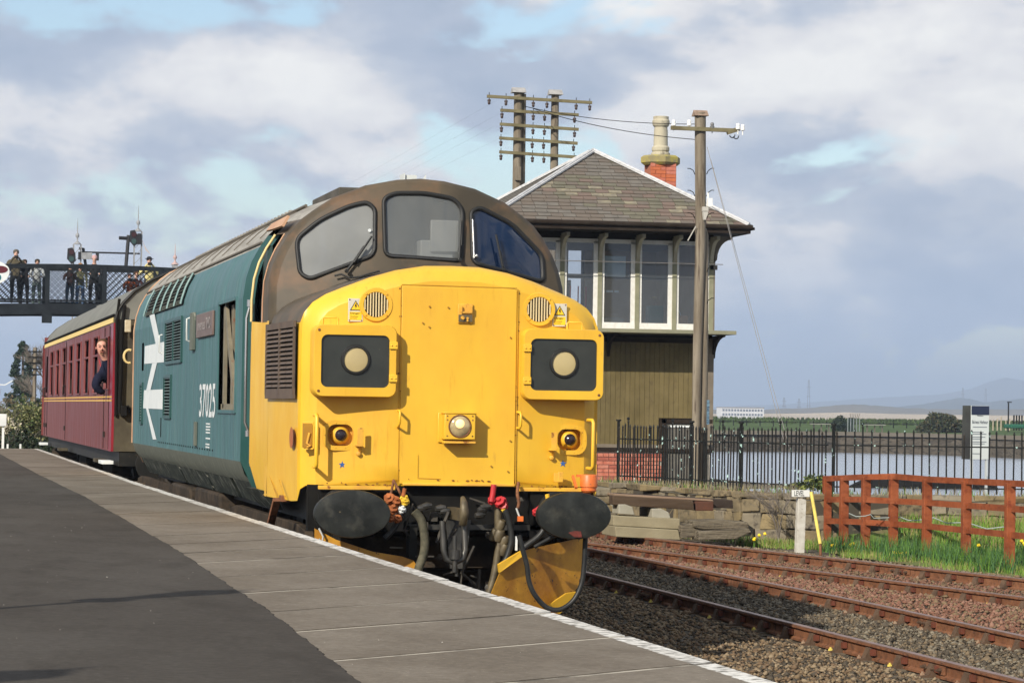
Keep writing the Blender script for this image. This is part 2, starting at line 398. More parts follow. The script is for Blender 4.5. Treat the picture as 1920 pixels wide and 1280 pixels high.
# brown weathered shoulders above the yellow: a second material by height and distance back
def nose_mat(c): return 1 if (c[1] > .74 and c[2] > 2.50) else 0
for i, f in enumerate(nb.f):
    c = np.mean([nb.v[j] for j in f], axis=0); nb.mi[i] = nose_mat(c)
nose = part('nose', nb, [M_nose, M_brown], loco, 40)
# return of the recesses
b = MB()
for lp, dpt in ((openL, .075), (openR, .075), (grl, .06), (grr, .06)):
    n = len(lp)
    b.loft([[(x, sweep(x), z) for x, z in lp], [(x, sweep(x)+dpt, z) for x, z in lp]], True)
part('recess_lining', b, M_yel2, nose)
b = MB()
for lp in (grl, grr): b.prism([(x, .60, z) for x, z in lp], (0, .01, 0))
part('vent_backing', b, M_dk, nose)
b = MB()
for lp in (openL, openR): b.prism([(x, sweep(x)+.075, z) for x, z in lp], (0, .01, 0))
part('recess_back', b, M_yel2, nose)
# centre door panel standing slightly proud
b = MB(); zt = 2.815
b.prism([(-.425, .503, 1.275), (.49, .503, 1.275), (.49, .503, zt-.01), (-.425, .503, zt)], (0, -.007, 0))
part('nose_door_panel', b, M_nose, nose, bevel=.006)
b = MB()
for p, q in (((-.435, .498, 1.27), (-.435, .498, 2.82)), ((.50, .498, 1.27), (.50, .498, 2.81)), ((-.43, .498, 2.826), (.49, .498, 2.82))): b.bar(p, q, .005, .006)
b.bar((-.28, .492, 1.32), (-.28, .492, 1.50), .003, .003); b.bar((-.28, .492, 1.32), (-.1, .492, 1.315), .003, .003)
part('panel_seam', b, mat('seam_dirt', (.56, .32, .03), (.38, .19, .025), 5, rough=.8), nose)
b = MB()
for (x0, x1, z0) in ((-1.06, -.46, 1.238), (.52, 1.06, 1.238)): b.box(x0, x1, .462, .52, z0-.012, z0+.018)
b.box(-.40, .49, .47, .50, 1.262, 1.282)
part('lower_lip', b, M_yel2, nose, bevel=.004)
b = MB()
for (x, z) in [(-.21, 2.66), (0.0-.06, 2.655), (-.26, 2.53), (-.21, 2.50), (.30, 1.42), (.435, 1.38), (.44, 2.43), (.45, 1.62)]:
    b.lathe([(.007, 0), (.006, -.006)], (x, .487, z), (0, 1, 0), 8)
part('bolt_heads', b, mat('bolt_dirt', (.35, .17, .03), rough=.7), nose)
# nose side louvre
b = MB(); xs = -1.237
gx = lambda Y: -(1.2+.07*min(1, max(0, (Y-.67)/1.05)))-.004
y0, y1, z0, z1 = .72, 2.05, 1.955, 2.535
def gxy(Y): return -1.215-.045*(Y-.6)/1.0
for yy in ((.74, .76), (1.38, 1.42), (2.02, 2.05)): b.hexa([(gxy(yy[0])-.022, yy[0], z0), (gxy(yy[0]), yy[0], z0), (gxy(yy[1]), yy[1], z0), (gxy(yy[1])-.022, yy[1], z0), (gxy(yy[0])-.022, yy[0], z1), (gxy(yy[0]), yy[0], z1), (gxy(yy[1]), yy[1], z1), (gxy(yy[1])-.022, yy[1], z1)])
for zz in ((z0-.03, z0+.05), (z1-.05, z1)): b.hexa([(gxy(y0)-.02, y0, zz[0]), (gxy(y0), y0, zz[0]), (gxy(y1), y1, zz[0]), (gxy(y1)-.02, y1, zz[0]), (gxy(y0)-.02, y0, zz[1]), (gxy(y0), y0, zz[1]), (gxy(y1), y1, zz[1]), (gxy(y1)-.02, y1, zz[1])])
lv = part('side_grille', b, mat('grille_brown', (.085, .06, .045), (.12, .085, .06), 6, rough=.6), nose)
b = MB(); b.hexa([(gxy(y0)-.003, y0, z0), (gxy(y0), y0, z0), (gxy(y1), y1, z0), (gxy(y1)-.003, y1, z0), (gxy(y0)-.003, y0, z1), (gxy(y0), y0, z1), (gxy(y1), y1, z1), (gxy(y1)-.003, y1, z1)])
part('grille_backing', b, M_dk, nose)
b = MB()
for k in range(13):
    z = z0+.075+k*.036
    for (a, c) in ((.77, 1.06), (1.08, 1.37), (1.43, 1.71), (1.73, 2.01)):
        b.hexa([(gxy(a)-.024, a, z-.012), (gxy(a)-.004, a, z), (gxy(c)-.004, c, z), (gxy(c)-.024, c, z-.012), (gxy(a)-.022, a, z-.006), (gxy(a)-.004, a, z+.012), (gxy(c)-.004, c, z+.012), (gxy(c)-.022, c, z-.006)])
part('grille_slats', b, MATS['grille_brown'], nose, kind='stuff')

# --- cab shell
ARCH = [(0, 3.79), (.2, 3.775), (.47, 3.72), (.74, 3.61), (.9, 3.50), (.99, 3.43), (1.09, 3.31), (1.17, 3.17), (1.22, 3.05), (1.255, 2.90), (1.262, 2.72), (1.262, 2.56), (1.27, 2.2), (1.27, 1.7), (1.27, 1.38), (1.25, 1.12)]
BODY = [(0, 3.80), (.2, 3.785), (.47, 3.73), (.74, 3.63), (.9, 3.55), (1.02, 3.46), (1.13, 3.35), (1.2, 3.25), (1.27, 3.12), (1.315, 2.98), (1.34, 2.80), (1.34, 2.60), (1.34, 2.2), (1.34, 1.7), (1.34, 1.38), (1.22, 1.13)]
def full(half, Y): return [(-x, Y, z) for x, z in half[::-1]]+[(x, Y, z) for x, z in half[1:]]
def yface(X, z): return 1.93+.27*(X/1.26)**2+.20*(z-2.95)
def lerp(h1, h2, t): return [(a[0]+(b_[0]-a[0])*t, a[1]+(b_[1]-a[1])*t) for a, b_ in zip(h1, h2)]
cab = MB(); TAP = lambda Y: min(1, max(0, (Y-2.35)/1.05))
edge = [(x, z) for x, z in ARCH if z > 2.5]
inner = [(x*.955, z-(.035 if x < .9 else .03)) for x, z in edge]
ringi = [(p[0], yface(p[0], p[2]), p[2]) for p in full(inner, 0)]
ringm = [(p[0], yface(p[0], p[2])+.02, p[2]) for p in full([(x*.985, z-.01) for x, z in edge], 0)]
ringo = [(p[0], yface(p[0], p[2])+.085, p[2]) for p in full(edge, 0)]
ring2 = full(edge, 2.62)
cab.loft([ringi, ringm, ringo])
part('cab_front_band', cab, M_brown, loco, 50)
cab = MB()
stations = [2.36, 2.52, 2.98, 3.40]
nA = len(ARCH)
def shell_ring(Y): return full(lerp(ARCH, BODY, TAP(Y)), Y)
rgs = [[(p[0], max(p[1], 0) if p[2] < 2.5 else yface(p[0], p[2])+.085, p[2]) if k == 0 else p for p in shell_ring(Y)] for k, Y in enumerate(stations)]
rgs[0] = [(x, (2.05 if z < 2.5 else yface(x, z)+.085), z) for x, y, z in shell_ring(2.2)]
o = 0; cab.v = [p for rg in rgs for p in rg]; n = len(rgs[0])
for i in range(len(rgs)-1):
    for j in range(n-1):
        za = (rgs[i][j][2]+rgs[i][j+1][2])/2; xa = (rgs[i][j][0]+rgs[i][j+1][0])/2
        left = xa < 0
        if left and 2.56 < za < 3.36 and i == 1: continue                 # side window opening
        if left and i == 2 and za < 3.42: continue                          # doorway
        cab.cur = 1 if za > 3.42 else (0 if za < 2.58 else 2)
        cab.face((i*n+j, i*n+j+1, (i+1)*n+j+1, (i+1)*n+j))
part('cab_shell', cab, [M_nose, M_roof, M_brown], loco, 35)
# lower cab side between nose and cab
b = MB()
for s in (-1, 1):
    b.loft([[(s*1.27, 2.08, z) for z in (1.12, 1.6, 2.1, 2.57)], [(s*1.272, 2.2, z) for z in (1.12, 1.6, 2.1, 2.57)]])
part('cab_side_panel', b, M_nose, loco, 30)
# curved cab front, with its three window openings
def pane(px, Y0=2.1, r=.055):
    pts = []
    for x, y in px:
        Yc = Y0
        for _ in range(4): p = ony(x, y, Yc); Yc = yface(p[0], p[2])
        pts.append((p[0], p[2]))
    return roundpoly(pts, r)
wl = pane([(555, 448), (562, 512), (580, 523), (702, 478), (703, 392), (688, 379), (655, 386), (600, 412)], r=.07)
wc = pane([(719, 372), (722, 479), (866, 489), (867, 392), (850, 372), (795, 362), (740, 362)], r=.06)
wr = pane([(883, 396), (886, 492), (1019, 529), (1016, 478), (960, 420), (900, 389)], r=.06)
outl = [(p[0], p[2]) for p in ringi]; outl = outl+[(outl[-1][0], 2.56), (outl[0][0], 2.56)]
b = cdt(outl, [wl, wc, wr], lambda x, z: (x, yface(x, z), z), .13)
face = part('cab_front', b, M_brown, loco, 60)
for k, (w, g, lb) in enumerate(((wl, G_l, 'dusty pale grey left windscreen'), (wc, G_c, 'grey centre windscreen'), (wr, G_r, 'dark blue right windscreen'))):
    fr = MB(); fr.tube([(x, yface(x, z)-.004, z) for x, z in w], .019, 8, True); f_ = part('windscreen_frame', fr, M_rub, face, 80)
    fr = MB(); fr.tube([(x*.0+x, yface(x, z)-.016, z) for x, z in w], .006, 6, True); part('chrome_trim', fr, M_chrome, f_, 80)
    q = cdt(w, [], lambda x, z: (x, yface(x, z)+.006, z), .12); o_ = part('windscreen', q, g, face, 80, label=lb)
# interior behind the glass
b = MB(); b.prism([(x*.93, 3.2, z-.06) for x, y, z in full([p for p in ARCH if p[1] > 1.5], 0)], (0, .03, 0)); b.box(-1.15, 1.15, 2.3, 3.2, 2.70, 2.74)
part('cab_bulkhead', b, M_intg, loco)
b = MB(); b.box(.02, .30, 2.25, 2.5, 2.9, 3.28)
b.box(.10, .34, 2.22, 2.26, 3.18, 3.45)
part('cab_equipment_box', b, M_ltg, loco, bevel=.01)
# ledge pipe between nose and windscreens, wipers
b = MB(); pth = [(x, yface(x, 3.0)-.03, crown_z(x)+.005) for x in np.linspace(-.75, 1.12, 20)]
b.tube(pth, .012, 6); part('base_gutter', b, M_rub, loco, 80)
def onface(x, y, off=-.04):
    Yc = 2.1
    for _ in range(4): p = ony(x, y, Yc); Yc = yface(p[0], p[2])+off
    return tuple(p)
for pp, ws in (([(650, 508), (664, 490), (683, 462)], [(664, 492), (697, 443)]), ([(862, 487), (864, 460)], [(861, 488), (865, 414)]), ([(944, 505), (937, 470)], [(943, 500), (930, 440)])):
    b = MB(); b.tube([onface(*p) for p in pp], .012, 6); b.tube([onface(*p, -.055) for p in ws], .009, 6)
    b.lathe([(.018, 0), (.014, .03)], onface(*pp[0]), (0, -1, 0), 10)
    part('windscreen_wiper', b, M_rub, face, 80)
b = MB(); b.tube([onface(x, y, -.05) for x, y in ((627, 517), (640, 514), (655, 521), (675, 519), (690, 514), (712, 508))], .008, 6); part('wiper_linkage', b, M_rub, face, 80)
b = MB(); b.tube([onface(x, y, -.03) for x, y in ((886, 412), (889, 484))], .008, 6); b.lathe([(.017, 0), (.012, .02)], onface(893, 480, -.02), (0, -1, 0), 12); part('window_bead', b, M_chrome, face, 80)
b = MB(); b.lathe([(.014, 0), (.014, .004)], onface(693, 432, -.012), (0, -1, 0), 14); part('white_sticker', b, M_white, face)
# roof horns / aerial plates
b = MB(); p = ony(755, 338, 2.35); b.box(p[0], p[0]+.012, 2.3, 2.5, 3.76, 3.84); p2 = ony(780, 338, 2.35); b.box(p[0]+.02, p2[0], 2.32, 2.34, 3.76, 3.83)
p3 = ony(798, 338, 2.35); b.prism([(p2[0]+.02, 2.33, 3.76), (p3[0], 2.33, 3.76), (p3[0], 2.33, 3.84), (p2[0]+.05, 2.33, 3.79)], (0, .02, 0))
part('roof_deflector', b, M_ltg, loco)

# --- doorway, cab side window
b = MB(); b.box(-1.18, -1.14, 2.98, 3.36, 1.12, 3.24); part('cab_door', b, mat('door_dark_teal', (.03, .06, .055), (.05, .05, .04), 4, rough=.5), loco)
b = MB(); b.box(-1.27, -1.14, 2.99, 3.38, 1.34, 1.66); part('door_step', b, mat('step_grey', (.12, .115, .085), (.17, .155, .115), 5, rough=.7), loco)
b = MB(); rr_ = lerp(ARCH, BODY, TAP(2.98)); pts = [(-x-.004, 2.975, z) for x, z in rr_ if 2.5 < z < 3.36]
b.tube(pts, .012, 6); part('door_pillar_edge', b, M_cream, loco, 80)
b = MB(); rr_ = lerp(ARCH, BODY, TAP(2.5)); b.tube([(-x-.004, 2.50, z) for x, z in rr_ if 2.5 < z < 3.36], .007, 6); part('window_edge_strip', b, M_orangee, loco, 80)
b = MB(); b.loft([[(-x+.13, Y_, z) for x, z in lerp(ARCH, BODY, .3) if 1.2 < z < 3.4] for Y_ in (2.42, 3.36)]); b.box(-1.10, -1.06, 3.20, 3.24, 2.62, 2.95); part('cab_inner_wall', b, mat('cab_inner_olive', (.060, .052, .034), (.10, .085, .055), 5, rough=.7), loco, 60)
b = MB(); b.loft([[(-x+.07, 2.5, z) for x, z in lerp(ARCH, BODY, .1) if 2.2 < z < 3.4], [(-x+.07, 2.98, z) for x, z in lerp(ARCH, BODY, .5) if 2.2 < z < 3.4]])
part('cab_side_glass', b, glassy('side_glass_dark', (.3, .3, .3), (.03, .03, .025), .8), loco, 60)
b = MB()
pa = [onx(x, y, -1.0) for x, y in ((485, 446), (539, 424), (520, 437), (497, 462))]
q0 = [(-1.075, 3.37, 3.44), (-1.05, 2.45, 3.46), (-1.10, 2.45, 3.37), (-1.12, 2.98, 3.37), (-1.12, 3.37, 3.38)]
b.prism([(x-.012, y, z) for x, y, z in q0], (-.02, 0, .01)); part('door_head_panel', b, M_orangee, loco)
b = MB(); b.tube([(-1.30, 3.22, z) for z in (1.62, 1.66)]+[(-1.325, 3.22, z) for z in (1.72, 2.2, 2.62)]+[(-1.30, 3.22, 2.72)], .013, 8)
b.lathe([(.025, 0), (.025, .06)], (-1.30, 3.22, 2.72), (0, 0, 1), 10); b.lathe([(.022, 0), (.022, .05)], (-1.30, 3.22, 1.6), (0, 0, 1), 10)
part('door_handrail', b, M_chrome, loco, 80)
b = MB(); b.tube([(-1.30, 3.0, z) for z in (1.7, 2.0, 2.5)], .010, 6); part('door_handrail', b, M_orangee, loco, 80)

# --- main body
YB0, YB1 = 3.40, 15.55
b = MB(); hb = BODY
ys = [YB0, YB0+.03]+list(np.linspace(4.2, 15.2, 12))+[YB1]
up_ = [p for p in hb if p[1] >= 2.80]
for i, Y in enumerate(ys[:-1]):
    rg = [full(up_, Y), full(up_, ys[i+1])]
    o = len(b.v); b.v += rg[0]+rg[1]; n = len(rg[0])
    for j in range(n-1):
        zc = (rg[0][j][2]+rg[0][j+1][2])/2; b.cur = 1 if zc > 3.27 else 0
        b.face((o+j, o+j+1, o+n+j+1, o+n+j))
b.cur = 0
b.loft([[(1.34, YB0, z) for z in (2.8, 1.38)], [(1.34, YB1, z) for z in (2.8, 1.38)]])
b.cur = 2
for s in (-1, 1): b.loft([[(s*1.34, YB0, 1.38), (s*1.30, YB0, 1.27), (s*1.24, YB0, 1.20)], [(s*1.34, YB1, 1.38), (s*1.30, YB1, 1.27), (s*1.24, YB1, 1.20)]])
# front end return
b.cur = 3
for s in (-1, 1):
    lo_ = [(x, z) for x, z in hb if z < 3.36]; b.loft([[(s*x, YB0, z) for x, z in lo_], [(s*(x-.03), YB0-.05, z) for x, z in lo_], [(s*(x-.09), YB0-.12, z) for x, z in lo_]])
b.cur = 0
opening = [(3.84, 1.82), (5.30, 1.82), (5.30, 2.80), (3.84, 2.80)]
louv1 = [(8.98, 2.33), (10.93, 2.33), (10.93, 2.79), (8.98, 2.79)]
louv2 = [(10.15, 1.73), (11.0, 1.73), (11.0, 2.18), (10.15, 2.18)]
louv3 = [(14.0, 1.64), (14.34, 1.64), (14.34, 2.12), (14.0, 2.12)]
slot = [(14.0, 2.28), (14.3, 2.28), (14.3, 2.62), (14.0, 2.62)]
cdt([(YB0, 1.38), (YB1, 1.38), (YB1, 2.80), (YB0, 2.80)], [opening, louv1, louv2, louv3, slot], lambda y, z: (-1.34, y, z), 0, b)
for i in range(len(b.f)):
    pass
body = part('body', b, [M_teal, M_roof, M_teald, mat('teal_return', (.012, .055, .050), (.02, .07, .062), 3, rough=.4)], loco, 35, split=False)
b = MB(); b.box(-1.335, -1.0, 3.6, 15.5, 1.5, 1.52); b.box(-1.2, -1.17, 3.6, 15.5, 1.45, 2.95); part('body_inner_wall', b, M_dk, body)
# opening with bracing
b = MB()
def sbar(y1_, z1_, y2_, z2_, w=.07, x=-1.30): b.bar((x, y1_, z1_), (x, y2_, z2_), w, .03, (1, 0, 0))
sbar(5.12, 1.84, 5.12, 2.78, .10); sbar(4.75, 1.84, 4.75, 2.78, .06, -1.27); sbar(5.0, 2.78, 4.25, 2.0, .10, -1.31); sbar(4.25, 2.02, 4.1, 1.84, .09, -1.31); sbar(4.55, 2.78, 4.6, 2.3, .08, -1.28); sbar(5.3, 1.85, 3.9, 1.85, .06)
part('opening_bracing', b, mat('bracing_olive', (.15, .13, .09), (.22, .19, .13), 6, rough=.6, c3=(.2, .09, .05), ns3=9, lo3=.6, hi3=.7), body)
b = MB()
for a, c in (((3.82, 1.80), (3.82, 2.82)), ((5.32, 1.80), (5.32, 2.82)), ((3.82, 2.815), (5.32, 2.815)), ((3.82, 1.81), (5.32, 1.81))): b.bar((-1.345, a[0], a[1]), (-1.345, c[0], c[1]), .03, .02, (1, 0, 0))
part('opening_frame', b, M_teal, body)
def louvre(rect, cols, rows, nm='louvre', slat=M_teal):
    (ya, za), (yb, _), (_, zb), _ = rect; f = MB(); w = .035
    for y in np.linspace(ya, yb, cols+1): f.bar((-1.35, y, za-.01), (-1.35, y, zb+.01), w, .022, (1, 0, 0))
    f.bar((-1.35, ya, za), (-1.35, yb, za), w, .02, (1, 0, 0)); f.bar((-1.35, ya, zb), (-1.35, yb, zb), w, .02, (1, 0, 0))
    fo = part(nm, f, MATS['teal_return'], body)
    s = MB(); s.hexa([(-1.336, ya+.02, -.011), (-1.352, ya+.02, -.020), (-1.352, yb-.02, -.020), (-1.336, yb-.02, -.011), (-1.336, ya+.02, -.005), (-1.352, ya+.02, -.010), (-1.352, yb-.02, -.010), (-1.336, yb-.02, -.005)])
    me = s.mesh('slat', slat, 0)
    for k in range(rows):
        o = link('slat', me, fo); o.location = (0, 0, za+(zb-za)*(k+.75)/rows)
louvre(louv1, 2, 15, slat=mat('louvre_slat_grey', (.08, .125, .125), (.13, .165, .155), 6, rough=.5)); louvre(louv2, 1, 13, slat=MATS['louvre_slat_grey']); louvre(louv3, 1, 14, slat=MATS['louvre_slat_grey'])
# curved grilles on the cantrail
sec = [p for p in BODY if 2.96 <= p[1] <= 3.27]; sec = sorted(sec, key=lambda p: p[1])
def cpt(t, off=0.0):
    P = [(1.325, 2.93), (1.315, 2.98), (1.27, 3.12), (1.2, 3.25)]; k = t*(len(P)-1); i = min(int(k), len(P)-2); f = k-i
    x = P[i][0]+(P[i+1][0]-P[i][0])*f; z = P[i][1]+(P[i+1][1]-P[i][1])*f; d = Vector((P[i+1][1]-P[i][1], -(P[i+1][0]-P[i][0]))).normalized(); return (-(x+d.x*off), z+d.y*off)
b = MB(); b.loft([[(cpt(t, .008)[0], Y, cpt(t, .008)[1]) for t in np.linspace(0, 1, 7)] for Y in (9.1, 13.95)]); grl_ = part('cantrail_grille', b, M_dk, body, 60)
b = MB()
ry = [9.1, 9.9, 10.75, 11.65, 12.6, 13.95]
for Y in ry: b.tube([(cpt(t, .03)[0], Y, cpt(t, .03)[1]) for t in np.linspace(0, 1, 9)], .013, 6)
part('grille_rib', b, mat('grille_rib_pale', (.14, .24, .24), (.20, .29, .27), 5, rough=.5), grl_, 60)
b = MB()
for k in range(11):
    t = (k+.5)/11; x, z = cpt(t, .018)
    for a, c in zip(ry, ry[1:]): b.bar((x, a+.04, z), (x, c-.04, z), .010, .006)
part('grille_slats', b, M_teald, grl_, kind='stuff')
# markings
marks = [[(13.84, 2.575), (11.17, 2.575), (11.13, 2.345), (13.86, 2.36)], [(13.83, 2.04), (11.23, 2.04), (11.22, 1.815), (13.92, 1.82)],
         [(13.21, 2.93), (12.53, 2.93), (11.65, 2.57), (12.25, 2.57)], [(12.02, 2.35), (12.7, 2.35), (13.5, 2.035), (12.88, 2.035)], [(13.45, 1.82), (13.15, 1.82), (11.93, 1.465), (12.42, 1.46)]]
b = MB()
for k, mk in enumerate(marks): b.prism([(-1.3425-(.0006*k), y, z) for y, z in mk], (-.0015, 0, 0))
part('double_arrow_emblem', b, M_white, body, 0)
text('running_number', '37025', M_white, body, (-1.34, 7.03, 1.745), (0, -1, 0), (0, 0, 1), .33, 1.50, .004, bold=.012)
b = MB(); b.box(-1.365, -1.343, 5.70, 7.28, 2.53, 2.765); npl = part('nameplate', b, M_plate, body, bevel=.006)
text('nameplate_lettering', 'Inverness TMD', M_platelt, npl, (-1.366, 7.1, 2.60), (0, -1, 0), (0, 0, 1), .11, 1.25, .003, bold=.01)
b = MB()
for (y, z0_, z1_) in ((8.15, 2.52, 2.76), (12.3-.9, 2.45, 2.66)): b.tube([(-1.343, y, z0_), (-1.375, y, z0_+.01), (-1.375, y, z1_-.01), (-1.343, y, z1_)], .010, 6)
part('side_handrail', b, M_ltg, body, 80)
b = MB(); b.box(-1.375, -1.342, 7.55, 7.85, 2.42, 2.80); b.box(-1.37, -1.342, 7.2, 7.3, 1.46, 1.70); part('side_bracket', b, M_teald, body, bevel=.004)
b = MB(); b.bar((-1.344, 7.35, 1.45), (-1.344, 7.35, 1.70), .03, .006, (1, 0, 0)); b.bar((-1.344, 11.4, 1.5), (-1.344, 11.4, 1.72), .03, .006, (1, 0, 0)); part('side_slot', b, M_dk, body)
b = MB()
for k in range(26): b.lathe([(.011, 0), (.009, .006)], (-1.343, 5.7+k*.24, 1.44), (-1, 0, 0), 6)
part('rivet_row', b, M_dk, body)
b = MB(); rg_ = random.Random(3)
for k in range(9):
    z = 1.68-k*.028
    if k in (4, 6): continue
    y = 6.35
    while y > 5.98: w = rg_.uniform(.02, .07); b.box(-1.3445, -1.343, y-w, y, z, z+.014); y -= w+.02
part('data_panel_lettering', b, M_white, body, 0)
# roof detail
b = MB()
for y in np.arange(4.0, 15.3, 1.05): b.tube([(-x*.999, y, z+.006) for x, z in BODY if z > 3.27], .006, 5)
part('roof_seam', b, mat('roof_seam_dark', (.12, .105, .085), rough=.7), body, 80)
b = MB(); b.tube([(-.80, YB0, 3.62), (-.80, YB1, 3.62)], .014, 6); b.tube([(-1.185, YB0, 3.285), (-1.185, YB1, 3.285)], .014, 6)
part('rain_gutter', b, MATS['roof_seam_dark'], body, 80)
b = MB()
for y0_, y1_ in ((3.5, 5.2), (7.2, 11.2)): b.box(-.50, .50, y0_, y1_, 3.72, 3.80)
part('roof_hatch', b, mat('roof_hatch_dark', (.06, .055, .045), (.10, .09, .075), 3, rough=.7), body, bevel=.01)
b = MB()
for k in range(34): y = 5.3+k*.27; b.box(-.70, -.62, y, y+.10, 3.655, 3.705)
part('roof_bolts', b, M_roof, body, kind='stuff')
# ribbed end of the body (rear cab edge)
b = MB(); b.tube([(-x-.006, YB1, z) for x, z in BODY if z > 1.15], .010, 6); part('rear_edge_beading', b, M_orangee, loco, 80)
b = MB(); rb = [(x-.02, z) for x, z in BODY]; rb2 = [(max(x-.16, 0), z-(.1 if z > 3 else 0)) for x, z in BODY]
b.loft([full(rb, YB1), full(rb, YB1+.05), full(rb2, YB1+.9)]); b.prism([(p[0], YB1+.9, p[2]) for p in full(rb2, 0)], (0, .02, 0))
part('rear_cab', b, [M_orangee], loco, 40)
b = MB(); rn = [(x, z) for x, z in CROWN]+[(1.15, 1.6), (1.15, 1.15)]
b.loft([[(p[0]*.94, YB1+.9, p[2]) for p in full(rn, 0)], [(p[0]*.9, 17.9, p[2]) for p in full(rn, 0)]]); b.prism([(p[0]*.9, 17.9, p[2]) for p in full(rn, 0)], (0, .02, 0))
part('rear_nose', b, M_nose, loco, 40)
# tucked-under skirt in separate panels
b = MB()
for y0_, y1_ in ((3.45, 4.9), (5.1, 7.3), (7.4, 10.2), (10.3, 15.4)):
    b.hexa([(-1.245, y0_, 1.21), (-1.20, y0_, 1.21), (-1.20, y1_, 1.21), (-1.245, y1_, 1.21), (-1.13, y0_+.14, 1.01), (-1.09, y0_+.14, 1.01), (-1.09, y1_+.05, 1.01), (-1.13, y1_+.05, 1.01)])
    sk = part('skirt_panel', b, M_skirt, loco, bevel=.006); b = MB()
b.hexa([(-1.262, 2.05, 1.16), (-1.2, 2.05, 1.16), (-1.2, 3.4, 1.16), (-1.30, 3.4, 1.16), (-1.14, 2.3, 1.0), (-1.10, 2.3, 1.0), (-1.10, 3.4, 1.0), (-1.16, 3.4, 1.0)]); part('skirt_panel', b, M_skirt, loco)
b = MB(); b.box(-1.0, 1.0, .7, 15.6, .95, 1.25); part('underframe', b, M_blk, loco)
b = MB(); b.box(-1.13, 1.13, .58, .66, .90, 1.26); b.box(-1.05, -.62, .50, .58, .86, 1.22); b.box(.62, 1.08, .50, .58, .86, 1.22); part('buffer_beam', b, mat('beam_black', (.006, .006, .006), (.014, .013, .011), 5, rough=.8, spec=.1), loco)
# buffers
for s in (-1, 1):
    hd = MB(); cx_ = s*.863; n = 40
    for k, (dy, sc_) in enumerate(((.06, 1.0), (.015, 1.0), (0.0, .975), (-.012, .7), (-.016, .35))):
        hd.v += [(cx_+.295*sc_*math.cos(2*PI*j/n), dy, 1.055+.183*sc_*math.sin(2*PI*j/n)) for j in range(n)]
    for i in range(4):
        for j in range(n): hd.face((i*n+j, i*n+(j+1) % n, (i+1)*n+(j+1) % n, (i+1)*n+j))
    hd.face(range(n)); hd.face([4*n+j for j in range(n)])
    bf = part('buffer', hd, M_buf, loco, 30, label='oval black buffer with a red rub mark' if s > 0 else None)
    b = MB(); b.lathe([(.10, .04), (.10, .30), (.135, .30), (.135, .46), (.19, .47), (.19, .50)], (cx_, 0, 1.055), (0, 1, 0), 20); part('buffer_shank', b, M_blk, bf)
    if s > 0:
        b = MB(); b.v = [(cx_+x, -.0165, 1.055+z) for x, z in ((-.05, -.13), (0, -.165), (.06, -.165), (.05, -.12), (.0, -.115))]; b.face(range(5)); part('red_rub_mark', b, M_bufr, bf, 0)
    else:
        b = MB(); b.lathe([(.008, 0), (.006, -.012)], (cx_-.1, -.005, 1.07), (0, 1, 0), 8); part('pin_mark', b, M_olive, bf)

# --- headcode boxes
def headcode(cx, cz, hinge_s):
    w, h, y0_, y1_ = .635, .545, .375, .60
    out = rrect(cx, cz, w, h, .06); inn = rrect(cx, cz-.002, .535, .405, .05)
    b = cdt(out, [inn], lambda x, z: (x, y0_, z)); b.loft([[(x, y0_, z) for x, z in out], [(x, y0_+.012, z) for x, z in rrect(cx, cz, w+.012, h+.012, .065)], [(x, y1_, z) for x, z in rrect(cx, cz, w+.012, h+.012, .065)]], True)
    b.loft([[(x, y0_, z) for x, z in inn], [(x, y0_+.022, z) for x, z in inn]], True)
    hb = part('headcode_box', b, M_nose, nose, 40)
    b = MB(); b.prism([(x, y0_+.02, z) for x, z in inn], (0, .01, 0)); part('headcode_panel', b, M_bkpanel, hb)
    b = MB(); b.lathe([(.092, -.0), (.098, -.018), (.112, -.016), (.118, 0)], (cx+.005, y0_+.02, cz+.01), (0, 1, 0), 32, capb=False, capt=False); part('lens_ring', b, M_rub, hb, 60)
    b = MB(); b.lathe([(.093, -.002), (.07, -.006), (.03, -.009)], (cx+.005, y0_+.019, cz+.01), (0, 1, 0), 32); part('lens', b, M_lens, hb, 60)
    for dz in (.125, -.13):
        b = MB(); x = cx+hinge_s*.295; b.box(x-.032, x+.032, y0_-.016, y0_, cz+dz-.028, cz+dz+.028)
        for dx in (-.016, .016): b.lathe([(.007, 0), (.006, -.008)], (x+dx, y0_-.016, cz+dz), (0, 1, 0), 8)
        part('hinge', b, M_yel, hb, bevel=.003)
    b = MB()
    for dz in (.235, -.235): b.lathe([(.011, 0), (.008, -.006)], (cx-hinge_s*.285, y0_, cz+dz), (0, 1, 0), 10)
    part('corner_bolt', b, M_rust, hb)
    b = MB(); xx = cx-.19 if cx < 0 else cx+.10
    b.tube([(xx-.06, .45, cz+.272), (xx-.06, .45, cz+.325), (xx-.05, .45, cz+.335), (xx+.05, .45, cz+.335), (xx+.06, .45, cz+.325), (xx+.06, .45, cz+.272)], .008, 6); part('lifting_handle', b, M_yel, hb, 80)
headcode(-.803, 2.222, 1); headcode(.848, 2.222, -1)
